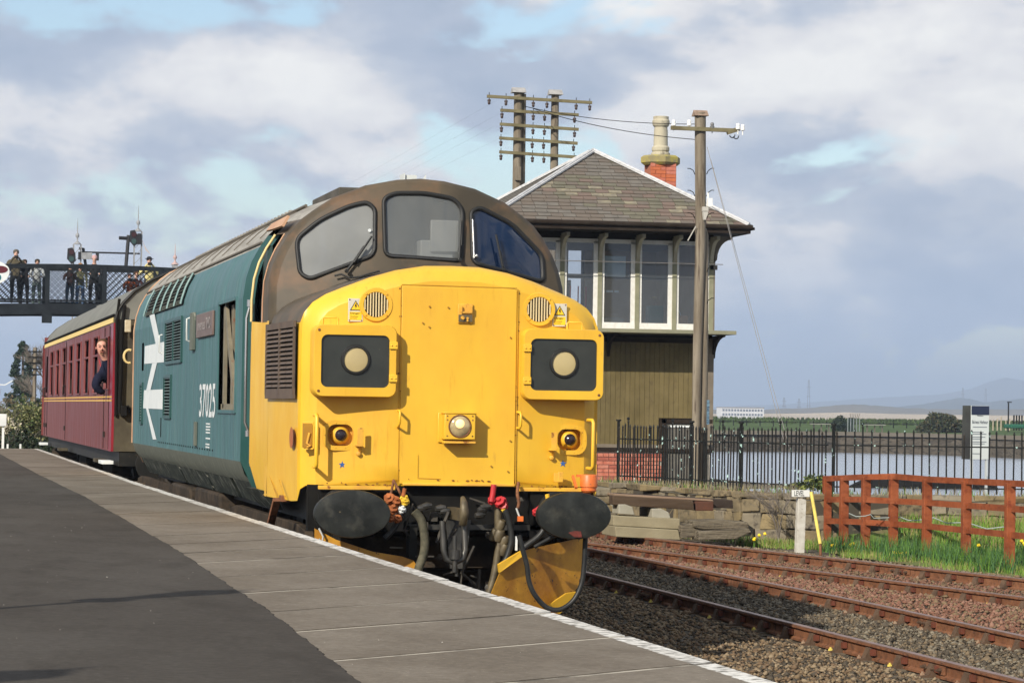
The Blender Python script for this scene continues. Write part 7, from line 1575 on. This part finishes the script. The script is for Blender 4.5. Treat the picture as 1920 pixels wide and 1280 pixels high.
def stander(label, x, y, z, h=1.72, face=-1, jacket=(.05, .05, .05), trousers=(.02, .02, .025), arms='camera', lean=0.0, hair=(.04, .03, .02), hat=None, yaw=0.0, sc=None, skin=None, wide=1.0):
    k = h/1.75; ca, sa = math.cos(yaw), math.sin(yaw)
    def P(px, py, pz, rx, ry, rg): px *= wide if pz > .8 else 1; py = py-lean*max(0, pz-.9); return (x+(px*ca-py*sa)*k, y+(px*sa+py*ca)*k, z+pz*k, rx*k, ry*k, rg)
    J = [P(0, 0, .95, .15, .12, 1), P(0, 0, 1.18, .145, .11, 1), P(0, 0, 1.38, .16, .11, 1), P(0, -.01, 1.50, .058, .058, 2), P(0, -.02, 1.58, .070, .078, 2), P(0, -.02, 1.66, .080, .095, 2), P(0, -.01, 1.735, .060, .07, 2),
         P(-.10, 0, .88, .095, .10, 0), P(-.11, -.01, .48, .062, .065, 0), P(-.12, .02, .10, .045, .05, 0), P(-.12, -.12, .04, .04, .035, 3), P(.10, 0, .88, .095, .10, 0), P(.11, -.02, .48, .062, .065, 0), P(.12, .02, .10, .045, .05, 0), P(.12, -.12, .04, .04, .035, 3)]
    if arms == 'camera': A = [(-.20, 0, 1.38, .062), (-.27, -.10, 1.14, .047), (-.10, -.30, 1.45, .036), (-.05, -.30, 1.52, .035)]; B = [(.20, 0, 1.38, .062), (.27, -.10, 1.14, .047), (.10, -.30, 1.43, .036), (.05, -.31, 1.50, .035)]
    elif arms == 'rail': A = [(-.20, 0, 1.38, .062), (-.26, -.12, 1.13, .047), (-.16, -.36, 1.12, .036), (-.12, -.42, 1.12, .035)]; B = [(.20, 0, 1.38, .062), (.26, -.12, 1.13, .047), (.16, -.36, 1.12, .036), (.12, -.42, 1.12, .035)]
    else: A = [(-.20, 0, 1.38, .062), (-.25, .02, 1.12, .047), (-.25, -.06, .88, .036), (-.24, -.08, .80, .035)]; B = [(.20, 0, 1.38, .062), (.25, .02, 1.12, .047), (.25, -.06, .88, .036), (.24, -.08, .80, .035)]
    for arm in (A, B):
        for i, (a, b_, c, r) in enumerate(arm): J.append(P(a, b_, c, r, r, 1 if i < 3 else 2))
    E_ = [(0, 1), (1, 2), (2, 3), (3, 4), (4, 5), (5, 6), (0, 7), (7, 8), (8, 9), (9, 10), (0, 11), (11, 12), (12, 13), (13, 14), (2, 15), (15, 16), (16, 17), (17, 18), (2, 19), (19, 20), (20, 21), (21, 22)]
    nm = 'cloth_%d_%d_%d' % tuple(int(v*1000) for v in jacket); nt_ = 'cloth_%d_%d_%d' % tuple(int(v*1000) for v in trousers)
    t = person('person', label, J, E_, None, [blobmat(nt_, trousers), blobmat(nm, jacket), skin or M_skin, M_blk], loc=(x, y, z), sub=1)
    hp = J[5]; q = MB(); q.lathe([(.088*k, -.03*k), (.096*k, .02*k), (.088*k, .07*k), (.05*k, .10*k), (.01, .105*k)], (hp[0]+sa*-.0, hp[1]+.018*k, hp[2]), (0, .25, 1), 12)
    part('hat' if hat else 'hair', q, blobmat('hat_%d' % int(hat[0]*1000), hat) if hat else blobmat('hair_%d' % int(hair[0]*1000), hair), t, 60, split=False)
    if hat and hat[0] < .1: q = MB(); q.lathe([(.15*k, .0), (.14*k, .015*k)], (hp[0], hp[1], hp[2]+.02*k), (0, 0, 1), 16); part('hat_brim', q, blobmat('hat_%d' % int(hat[0]*1000), hat), t, 60)
    q = MB(); q.lathe([(.012, 0), (.016, -.02), (.006, -.03)], (hp[0], hp[1]-.085*k, hp[2]-.02), (0, 1, 0), 6); part('nose', q, skin or M_skin, t, 60)
    if arms == 'camera':
        c = top_cam(x, y, z, k, ca, sa, lean)
    return t
CAMN = [0]
def top_cam(x, y, z, k, ca, sa, lean):
    px, py, pz = 0, -.33-lean*.6, 1.50; X = x+(px*ca-py*sa)*k; Y = y+(px*sa+py*ca)*k; Z = z+pz*k; q = MB(); q.box(X-.07, X+.07, Y-.05, Y+.03, Z-.045, Z+.05); q.lathe([(.038, 0), (.042, -.08), (.04, -.10)], (X, Y-.05, Z), (0, 1, 0), 10)
    labs = ['black camera held by the man in khaki at the left end of the footbridge', 'black camera held by the dark haired watcher nearest the second bridge post', 'black camera raised by the watcher in the yellow jacket', 'black camera of the low crouching watcher beside the yellow jacket']
    o = top('camera', q, M_blk, labs[CAMN[0] % 4], 'camera', 40); CAMN[0] += 1; return o
# man looking out of the coach door window
def W3(x, y, Y): p = ony(x, y, Y); return (float(p[0]), float(p[1]), float(p[2]))
hx, hy, hz_ = W3(190, 652, 19.35)
J = [(-1.05, 19.55, 1.75, .15, .13, 1), (-1.20, 19.52, 2.05, .15, .14, 1), (-1.44, 19.45, 2.30, .145, .12, 1), (hx+.09, 19.40, hz_-.19, .085, .080, 1), (hx+.06, 19.37, hz_-.13, .060, .060, 2), (hx+.03, 19.34, hz_-.075, .068, .08, 2), (hx+.0, 19.33, hz_+.02, .080, .096, 2), (hx+.01, 19.35, hz_+.10, .064, .075, 2),
     (-1.53, 19.36, 2.26, .080, .080, 1), (-1.58, 19.34, 2.12, .070, .070, 1), (-1.50, 19.36, 2.03, .050, .050, 1), (-1.44, 19.40, 2.04, .034, .034, 2), (-1.30, 19.62, 2.28, .07, .07, 1), (-1.25, 19.72, 2.0, .05, .05, 1)]
man = person('person', 'man in a dark navy jacket with receding hair leaning out of the coach door window', J, [(0, 1), (1, 2), (2, 3), (3, 4), (4, 5), (5, 6), (6, 7), (2, 8), (8, 9), (9, 10), (10, 11), (2, 12), (12, 13)], None, [M_blk, blobmat('jacket_navy', (.012, .014, .03)), M_skinr, M_blk], loc=(-1.3, 19.5, 1.8), sub=2)
q = MB(); q.lathe([(.083, .0), (.088, .035), (.078, .07), (.045, .095), (.008, .10)], (hx+.022, 19.385, hz_+.025), (.12, .35, 1), 16); part('hair', q, mat('hair_brown', (.10, .055, .03), (.06, .035, .02), 30, rough=.9), man, 60, split=False)
q = MB(); q.lathe([(.010, .02), (.018, -.012), (.012, -.028), (.004, -.03)], (hx-.006, 19.243, hz_-.018), (0, 1, .15), 8); part('nose', q, M_skinr, man, 60)
for dx in (-.032, .030):
    q = MB(); q.lathe([(.004, -.008), (.012, 0), (.004, .008)], (hx-.004+dx, 19.248, hz_+.014), (1, 0, 0), 8); part('eye', q, mat('eye_dark', (.03, .02, .015), rough=.3), man, 60)
    q = MB(); q.bar((hx-.004+dx-.018, 19.243, hz_+.036), (hx-.004+dx+.018, 19.243, hz_+.036), .01, .008); part('eyebrow', q, MATS['hair_brown'], man, 0)
q = MB(); q.bar((hx-.026, 19.250, hz_-.058), (hx+.022, 19.250, hz_-.058), .014, .009); part('mouth', q, mat('lip_red', (.35, .10, .08), rough=.5), man, 0)
q = MB(); q.bar((hx-.026, 19.246, hz_-.045), (hx+.022, 19.246, hz_-.045), .012, .012); q.lathe([(.020, -.010), (.022, .0), (.014, .010)], (hx-.001, 19.268, hz_-.080), (0, 1, 0), 10); part('beard', q, mat('beard_brown', (.22, .12, .07), rough=.9), man, 60, split=False)
for dx in (-.074, .080): q = MB(); q.lathe([(.008, -.006), (.020, 0), (.008, .006)], (hx+dx, 19.345, hz_-.005), (1, .2, 0), 10); part('ear', q, M_skinr, man, 60)
q = MB(); q.tube([(hx-.03, 19.27, hz_-.17), (hx-.01, 19.26, hz_-.26)], .008, 5); part('red_lanyard', q, M_red, man, 60)

# ------------------------------------------------------------------ footbridge
BY = 75.0; M_brg = mat('bridge_black', (.008, .010, .013), (.016, .020, .024), 3, rough=.7, spec=.15)
bridge = thing('footbridge', 'black lattice sided iron footbridge crossing above the train at the left', 'footbridge', (1.5, BY, 0))
def bz(x, top=True): c = -.012*(x-1.8)**2*.5; return (6.44 if top else 5.03)+c
xsb = np.linspace(-7, 4.9, 18)
for yy in (BY, BY+2.0):
    for zt, w, h, nm in ((0, .12, .14, 'top_rail'), (1, .16, .36, 'girder')):
        q = MB()
        for a, c in zip(xsb, xsb[1:]):
            z0 = bz(a)-.07 if zt == 0 else bz(a, False)-.06; z1 = bz(c)-.07 if zt == 0 else bz(c, False)-.06
            q.hexa([(a, yy-w/2, z0-h/2), (c, yy-w/2, z1-h/2), (c, yy+w/2, z1-h/2), (a, yy+w/2, z0-h/2), (a, yy-w/2, z0+h/2), (c, yy-w/2, z1+h/2), (c, yy+w/2, z1+h/2), (a, yy+w/2, z0+h/2)])
        part(nm, q, M_brg, bridge, 0, split=False)
    q = MB(); q.bar((-7, yy, 5.24), (4.9, yy, 5.24), .08, .06); part('bottom_rail', q, M_brg, bridge, 0)
    mids = [-5.2, -3.35, -1.50, .37, 2.22, 4.05]
    for x in mids: q = MB(); q.box(x-.07, x+.07, yy-.09, yy+.09, 4.82, 6.38); part('post', q, M_brg, bridge, 0)
    if yy == BY:
        for x in mids[2:]: q = MB(); q.box(x-.16, x+.16, yy-.12, yy+.12, 4.50, 4.86); part('cross_girder_end', q, M_brg, bridge, 0)
    hgt = 6.31-5.24
    for s in (1, -1):
        x = -3.3 if yy == BY else -3.2
        while x < 4.8:
            a, c = (x, x+hgt) if s > 0 else (x+hgt, x); za, zc = 5.24, 6.31
            x0_, x1_ = a, c
            if max(x0_, x1_) < 4.85: q = MB(); q.bar((x0_, yy+s*.012, za), (x1_, yy+s*.012, zc), .022, .036, (0, 1, 0)); part('lattice_bar', q, M_brg, bridge, 0)
            x += .205
q = MB(); q.box(-7, 4.9, BY+.05, BY+1.95, 4.90, 5.0); part('deck', q, M_brg, bridge, 0)
q = MB(); q.box(1.9, 2.2, BY+.4, BY+.7, 0, 4.95); q.box(3.6, 3.9, BY+.4, BY+.7, 0, 4.95); part('column', q, M_brg, bridge, 0)
q = MB(); q.prism([(1.55, BY+2.1, 4.95), (4.4, BY+2.1, 4.95), (4.4, BY+2.1, 3.3), (2.6, BY+2.1, 4.3)], (0, .2, 0)); part('stair_string', q, M_brg, bridge, 0)
DZ = 5.02
def bx_(px): return float(ony(px, 520, BY+.9)[0])
stander('watcher in a khaki jacket photographing with a camera at the left end of the footbridge', bx_(29), BY+.75, DZ+.10, 1.78, jacket=(.10, .085, .055), trousers=(.012, .014, .016), hair=(.10, .085, .07), wide=1.15)
stander('watcher in black standing right beside the man in khaki on the footbridge', bx_(46), BY+.95, DZ+.02, 1.55, jacket=(.018, .016, .018), arms='rail', hair=(.05, .03, .02))
stander('watcher in a pale grey top bending at the railing left of the first bridge post', bx_(69), BY+.95, DZ, 1.58, jacket=(.42, .44, .44), trousers=(.12, .16, .15), arms='rail', lean=.35)
stander('short watcher with reddish hair holding a camera right of the first bridge post', bx_(131), BY+.85, DZ, 1.42, jacket=(.035, .02, .02), trousers=(.03, .06, .10), hair=(.16, .035, .03))
stander('watcher in an olive jacket and blue jeans beside the one in a pink hat', bx_(151), BY+1.05, DZ, 1.50, jacket=(.10, .10, .055), trousers=(.10, .17, .30), arms='down', hair=(.30, .16, .07))
stander('watcher in a dark coat and pale pink bobble hat leaning on the footbridge rail', bx_(176), BY+.90, DZ+.04, 1.72, jacket=(.028, .03, .032), trousers=(.02, .02, .022), arms='rail', lean=.22, hat=(.50, .32, .32), wide=1.1)
stander('low watcher in orange and black holding a camera left of the yellow jacket', bx_(243), BY+.8, DZ-.25, 1.42, jacket=(.35, .09, .03), trousers=(.015, .015, .02), hair=(.07, .03, .02))
stander('small brown haired watcher between the orange top and the yellow jacket', bx_(256), BY+1.0, DZ-.18, 1.45, jacket=(.05, .02, .02), trousers=(.015, .015, .02), arms='rail', hair=(.12, .06, .03))
stander('watcher in a pale yellow jacket and dark brimmed hat, furthest right on the footbridge', bx_(279), BY+.85, DZ+.02, 1.74, jacket=(.62, .54, .24), trousers=(.05, .05, .05), hat=(.03, .03, .035), wide=1.2)

# ------------------------------------------------------------------ semaphore signals beyond the bridge
M_lat = mat('signal_post_white', (.30, .31, .32), (.2, .2, .2), 6, rough=.6); M_blkp = mat('signal_black', (.02, .02, .022), rough=.5)
SY_ = 92.0
def sx_(px, py): p = ony(px, py, SY_); return float(p[0]), float(p[2])
def lattice_post(t, px, ytop, y0=4.0):
    x, zt = sx_(px, ytop); w = .14
    for dx in (-w, w):
        for dy in (-w, w): q = MB(); q.bar((x+dx, SY_+dy, y0-4), (x+dx, SY_+dy, zt), .04, .04); part('post_leg', q, M_lat, t, 0)
    z = y0
    while z < zt-.3: q = MB(); q.bar((x-w, SY_-w, z), (x+w, SY_-w, z+.3), .02, .02, (0, 1, 0)); part('lacing', q, M_lat, t, 0); z += .3
    q = MB(); q.lathe([(.16, 0), (.12, .05), (.03, .12), (.025, .24), (.07, .30), (.07, .38), (.02, .44), (.012, .8), (.004, 1.0)], (x, SY_, zt), (0, 0, 1), 10); part('finial', q, M_lat, t, 50)
    return x, zt
def spect(t, px, py, r=.30, lab=None):
    x, z = sx_(px, py)
    q = MB(); q.prism([(x-.12, SY_-.2, z+.26), (x+.06, SY_-.2, z+.30), (x+.18, SY_-.2, z+.08), (x+.20, SY_-.2, z-.22), (x+.04, SY_-.2, z-.34), (x-.14, SY_-.2, z-.14)], (0, .03, 0)); so = part('spectacle', q, M_blkp, t, 0)
    for dz, m_ in ((.12, mat('lens_red', (.04, .012, .012), rough=.2)), (-.14, mat('lens_green', (.03, .06, .055), rough=.2))): q = MB(); q.lathe([(.10, 0), (.10, -.02)], (x+.03, SY_-.2, z+dz), (0, 1, 0), 14); part('lens', q, m_, so, 40)
s1 = thing('semaphore_signal', 'left white lattice signal post with finial and dark spectacle beyond the footbridge', 'railway signal', (sx_(145, 500)[0], SY_, 0)); lattice_post(s1, 145, 458); spect(s1, 132, 479)
x, z = sx_(175, 479); q = MB(); q.box(sx_(148, 478)[0], sx_(172, 478)[0], SY_-.22, SY_-.18, z-.16, z+.10); part('signal_arm', q, M_lat, s1, 0); q = MB(); q.box(sx_(146, 478)[0], sx_(151, 478)[0], SY_-.24, SY_-.16, z-.18, z+.12); part('lamp_case', q, M_blkp, s1, 0); q = MB(); q.box(sx_(179, 478)[0], sx_(185, 478)[0], SY_-.2, SY_-.1, z-.2, z+.14); part('lamp_case', q, M_blkp, s1, 0)
q = MB(); a = sx_(148, 466); c = sx_(156, 466); d_ = sx_(161, 500); q.tube([(a[0], SY_, a[1]), (c[0], SY_, c[1]), (d_[0], SY_, d_[1])], .06, 6); part('stay', q, M_blkp, s1, 0)
s2 = thing('semaphore_signal', 'taller white lattice signal post with finial left of the hatted watcher', 'railway signal', (sx_(262, 500)[0], SY_, 0)); lattice_post(s2, 259, 434); spect(s2, 249, 446)
x, z = sx_(262, 448); q = MB(); q.box(sx_(257, 448)[0], sx_(264, 448)[0], SY_-.24, SY_-.14, z-.22, z+.2); part('lamp_case', q, M_blkp, s2, 0)
q = MB(); a = sx_(223, 446); c = sx_(241, 447); q.tube([(a[0], SY_, a[1]), (c[0], SY_, c[1])], .07, 6); q.tube([(c[0], SY_, sx_(241, 441)[1]), (sx_(236, 500)[0], SY_, sx_(236, 500)[1])], .07, 6); part('stay', q, M_blkp, s2, 0)
q = MB(); a = sx_(264, 450); q.prism([(a[0], SY_-.2, a[1]+.1), (sx_(270, 460)[0], SY_-.2, sx_(270, 460)[1]), (sx_(282, 478)[0], SY_-.2, sx_(282, 478)[1]), (sx_(272, 470)[0], SY_-.2, sx_(272, 470)[1])], (0, .03, 0)); part('signal_arm', q, mat('arm_faded', (.40, .37, .37), rough=.6), s2, 0)
q = MB(); a = sx_(152, 472); c = sx_(263, 475); q.tube([(a[0], SY_+.2, a[1]), (c[0], SY_+.2, c[1])], .035, 5); top('signal_gantry_rail', q, M_blkp, 'thin horizontal rail joining the two lattice signals', 'rail', 0)
s3 = thing('semaphore_signal', 'small pale finial of a third signal peeping above the locomotive roof', 'railway signal', (sx_(328, 500)[0], SY_, 0)); x, zt = sx_(328, 496); q = MB(); q.bar((x, SY_, 0), (x, SY_, zt), .22, .22); part('post', q, M_lat, s3, 0); q = MB(); q.lathe([(.16, 0), (.04, .12), (.03, .2), (.08, .26), (.07, .32), (.02, .38), (.008, .8)], (x, SY_, zt), (0, 0, 1), 10); part('finial', q, mat('finial_pink', (.42, .30, .28), rough=.6), s3, 50)
# near spectacle at the very left edge
NY = 38.5; nx, nz_ = [float(v) for v in ony(-2, 512, NY)[[0, 2]]]
s4 = thing('semaphore_signal', 'white rimmed red and green spectacle plate cut off by the left edge of the picture', 'railway signal', (nx-.3, NY, .95))
pl = [(-.30, .16), (-.10, .27), (.08, .215), (.20, .12), (.215, 0), (.16, -.12), (.05, -.20), (-.12, -.24), (-.30, -.10)]; q = MB(); q.prism([(nx+a, NY, nz_+c) for a, c in roundpoly(pl, .06)], (0, .03, 0)); spc = part('spectacle', q, M_white, s4, 20)
for (cx3, cz3, rx, rz, m_) in ((.03, .075, .15, .075, mat('lens_maroon', (.10, .015, .02), rough=.2)), (-.05, -.09, .10, .085, mat('lens_teal', (.02, .16, .17), rough=.2))):
    q = MB(); q.v = [(nx+cx3+rx*math.cos(2*PI*k/20), NY-.004, nz_+cz3+rz*math.sin(2*PI*k/20)) for k in range(20)]; q.face(range(20)); part('lens', q, m_, spc, 0)
q = MB(); q.box(nx-.55, nx-.40, NY, NY+.15, .2, nz_+1.2); part('post', q, M_white, s4, 0)
q = MB(); q.box(nx-1.6, nx-.25, NY-.02, NY, nz_+.05, nz_+.30); part('signal_arm', q, M_red, s4, 0)

# ------------------------------------------------------------------ trees and bushes on the left
def P2(px, py, Y): p = ony(px, py, Y); return float(p[0]), float(Y), float(p[2])
ct = P2(40, 800, 150); x, y, _ = ct; tt = thing('pine_tree', 'dark spreading pine tree standing behind the bushes at the left edge', 'tree', (x, y, 0)); _, _, zt = P2(42, 648, 150); q = MB(); q.tube([(x, y, -.2), (x+.05, y, zt*.6), (x, y, zt)], [.22, .12, .03], 7); part('trunk', q, M_bark, tt, 60)
ell = []; rg_ = random.Random(4)
for k in range(26):
    f = k/25; z = 1.6+(zt-1.5)*f; w = 1.05*(1-f)**.7+.12; a = rg_.uniform(0, 2*PI); dx = math.cos(a)*w*rg_.uniform(.5, 1.0); ell.append((x+dx, y+math.sin(a)*w*.6, z, .45*(1-f*.6), .4, .16)); ell.append((x-dx*.8, y, z+.05, .4*(1-f*.6), .4, .15))
leaf_cloud('crown', 11000, ell, (.035, .085), M_con, 41, tt)
bare_tree('bare_tree', 'leafless grey tree rising between the pine and the coach roof', P2(98, 800, 128)[:2]+(0,), 5.6, 4, 6, M_twig, 5, .62, .12)
bare_tree('bare_tree', 'smaller leafless tree just right of the pine', P2(72, 800, 120)[:2]+(0,), 4.2, 4, 12, M_twig, 4, .6, .08)
x, y, z = P2(140, 590, 112); tt = thing('pine_tree', 'tip of a dark conifer under the footbridge above the coach roof', 'tree', (x+.4, y, 0)); q = MB(); q.tube([(x+.4, y, 0), (x+.4, y, z+.6)], [.25, .04], 7); part('trunk', q, M_bark, tt, 60)
leaf_cloud('crown', 5000, [(x+.4, y, z+.1, .25, .3, .7), (x+.45, y, z-.5, .5, .5, .5), (x+.1, y, z-.8, .5, .5, .4), (x-.25, y, z-.75, .3, .3, .15), (x+.7, y, z-1.1, .9, .6, .6), (x+.5, y, z-2.2, 1.1, .8, 1.2)], (.04, .09), M_con, 42, tt)
for (px, Y, h, w, n, mats_, sd, lab, nm) in ((30, 64, 2.15, 1.2, 9000, [M_lf[0], M_blos[1], M_lf[1]], 43, 'rounded green bush behind the blossoming one beside the platform ramp', 'bush'), (8, 58, 1.7, .75, 7000, M_blos, 44, 'pale blossoming bush at the left edge beside the platform ramp', 'blossom_bush'), (62, 66, 2.0, .9, 7000, [M_lf[2], M_lf[3], M_blos[1]], 45, 'dark brownish bush touching the far end of the coach', 'bush'), (44, 56, 1.25, .9, 7000, [M_lf[2], M_con[0], M_lf[2]], 46, 'low blackish bush filling the gap above the platform ramp', 'bush'), (-40, 60, 2.4, 1.3, 6000, [M_lf[0], M_lf[2], M_lf[1]], 47, 'tall green bush half outside the left edge', 'bush')):
    x, y, _ = P2(px, 800, Y); t = thing(nm, lab, 'bush', (x, y, 0)); rg_ = random.Random(sd); el = [(x+rg_.uniform(-w, w)*.7, y+rg_.uniform(-.6, .6), h*rg_.uniform(.15, .75), w*rg_.uniform(.3, .55), .6, h*rg_.uniform(.18, .3)) for _ in range(11)]+[(x, y, h*.35, w, .7, h*.45)]
    leaf_cloud('crown', n, el, (.025, .06), mats_, sd, t); tw = MB()
    for k in range(9): d = Vector((rg_.uniform(-.6, .6), rg_.uniform(-.3, .3), 1)).normalized(); branches(tw, Vector((x+rg_.uniform(-.3, .3), y, 0)), d, h*.5, .02, 2, rg_, 3, .6)
    o = link('stems', tw.mesh('stems', M_twig, 0), t)
rgh = [( -12+k*1.25+random.Random(k).uniform(-.3, .3), 98+random.Random(k+9).uniform(-3, 3), random.Random(k+5).uniform(.6, 1.2), 1.3, 1.3, random.Random(k+3).uniform(.9, 1.5)) for k in range(24)]
leaf_cloud('distant_hedge', 22000, rgh, (.06, .14), [M_lf[2], M_lf[1], M_lf[3], M_con[1]], 48, None, 'stuff')
# small far telegraph pole, white posts on the ramp
x, y, z = P2(66, 655, 118); t = thing('telegraph_pole', 'tiny distant telegraph pole with stacked crossarms right of the pine', 'telegraph pole', (x, y, 0)); q = MB(); q.tube([(x, y, 0), (x, y, z+.1)], .09, 6); part('pole', q, M_pole, t, 40)
for k in range(5): q = MB(); q.bar((x-.32, y-.1, z-.1-k*.27), (x+.32, y-.1, z-.1-k*.27), .05, .06); part('crossarm', q, M_dk, t, 0)
x, y, z = P2(5, 852, 41); _, _, zt = P2(5, 790, 41); t = thing('white_post', 'white post with a square head on the ramp at the left edge', 'post', (x, y, .3)); q = MB(); q.box(x-.025, x+.025, y, y+.05, .3, zt-.05); part('post', q, M_white, t, 0); q = MB(); q.box(x-.09, x+.07, y-.04, y+.08, zt-.1, zt+.16); part('head', q, M_white, t, bevel=.01)
for k, px in enumerate((14, 38)): x, y, z = P2(px, 850, 44); _, _, zt = P2(px, 832, 44); q = MB(); q.box(x-.02, x+.02, y, y+.04, .2, zt); top('marker_stick', q, M_white, ['short white stick beside the white post on the ramp', 'short white stick midway between the white post and the coach'][k], 'post', 0)
x, y, z = P2(2, 720, 70); q = MB(); q.bar((x-.3, y, z), (x+.12, y, z-.02), .05, .03); q.bar((x+.12, y, z-.02), (x+.35, y, z+.12), .05, .03); top('sign_arm', q, M_white, 'white bent arm sticking in from the left edge above the bushes', 'sign', 0)

# ------------------------------------------------------------------ lamp posts whose shadows cross the platform
for (sx0, sy0, lab) in ((-2.49, -7.57, 'station lamp post left of the picture whose shadow crosses the platform'), (-3.56, -11.93, 'nearer station lamp post left of the picture casting the lower shadow')):
    H = 3.25; L_ = H/math.tan(R(SUN_EL)); x = sx0-L_*math.sin(R(SUN_AZ)); y = sy0-L_*math.cos(R(SUN_AZ)); t = thing('lamp_post', lab, 'lamp post', (x, y, PZ)); q = MB(); q.lathe([(.09, 0), (.09, .5), (.035, .6), (.03, 2.5), (.03, 2.62)], (x, y, PZ), (0, 0, 1), 14); part('post', q, M_brg, t, 50)
    q = MB(); q.lathe([(.04, -.08), (.12, -.03), (.12, .03), (.04, .08)], (x, y, PZ+2.56), (0, 0, 1), 12); part('collar', q, M_brg, t, 50)
    q = MB(); q.lathe([(.07, 2.68), (.15, 3.0), (.17, 3.02), (.05, 3.14), (.02, 3.17), (.012, 3.25)], (x, y, PZ), (0, 0, 1), 6); part('lantern', q, M_brg, t, 20)

# ------------------------------------------------------------------ broad stains and wear on the large surfaces
def patchy(m, scale, dark, st=(1, 1, 1), lo=.40, hi=.60):
    nt = m.node_tree; p = nt.nodes['Principled BSDF']; src = p.inputs['Base Color'].links[0].from_socket
    geo = nt.nodes.new('ShaderNodeNewGeometry'); mp = nt.nodes.new('ShaderNodeMapping'); mp.inputs['Scale'].default_value = st; nt.links.new(geo.outputs['Position'], mp.inputs[0])
    n = nt.nodes.new('ShaderNodeTexNoise'); n.inputs['Scale'].default_value = scale; n.inputs['Detail'].default_value = 8; n.inputs['Roughness'].default_value = .65; nt.links.new(mp.outputs[0], n.inputs['Vector'])
    rp = ramp(nt, [(lo, dark), (hi, (1, 1, 1))]); nt.links.new(n.outputs[0], rp.inputs[0]); x = nt.nodes.new('ShaderNodeMix'); x.data_type = 'RGBA'; x.blend_type = 'MULTIPLY'; x.inputs[0].default_value = 1
    nt.links.new(src, x.inputs[6]); nt.links.new(rp.outputs[0], x.inputs[7]); nt.links.new(x.outputs[2], p.inputs['Base Color'])
patchy(M_asph, .55, (.74, .72, .70), (1, .5, 1)); patchy(M_asph, 3.0, (.80, .79, .78), (1, .35, 1), .36, .5)
patchy(M_slab, 1.1, (.76, .74, .72), (1, .6, 1)); patchy(M_nose, 1.3, (.94, .89, .80), (1.5, 1.5, .8), .36, .60); patchy(M_nose, 9, (.90, .83, .70), (2.5, 2.5, .25), .30, .40)
patchy(M_teal, 3.2, (.66, .70, .68), (1, 5, .3), .38, .58); patchy(M_mar, 3.0, (.70, .66, .66), (1, 5, .3), .38, .58); patchy(M_olive_b, 1.4, (.74, .74, .72), (1.5, 1, .4), .38, .58)
patchy(M_redf, 2.2, (.66, .64, .66), (1, 1, 2.5), .36, .56); patchy(M_buf, 5, (.6, .6, .6), (1, 1, 1), .4, .6); patchy(MATS['plough_yellow'], 3.5, (.62, .55, .48), (1, 1, 1), .38, .58)
patchy(M_ground, .8, (.6, .58, .55), (1, .6, 1), .4, .6)

# ------------------------------------------------------------------ haze
b = MB(); b.box(-14000, 14000, -220, 13500, -4.5, 150)
hm_ = bpy.data.materials.new('haze'); hm_.use_nodes = True; nt = hm_.node_tree; nt.nodes.clear(); o_ = nt.nodes.new('ShaderNodeOutputMaterial'); pv = nt.nodes.new('ShaderNodeVolumePrincipled')
pv.inputs['Color'].default_value = (.64, .78, 1.0, 1); pv.inputs['Density'].default_value = 2.4e-4; pv.inputs['Anisotropy'].default_value = .1; nt.links.new(pv.outputs[0], o_.inputs['Volume'])
structure('haze', b, hm_, 0, kind='stuff')
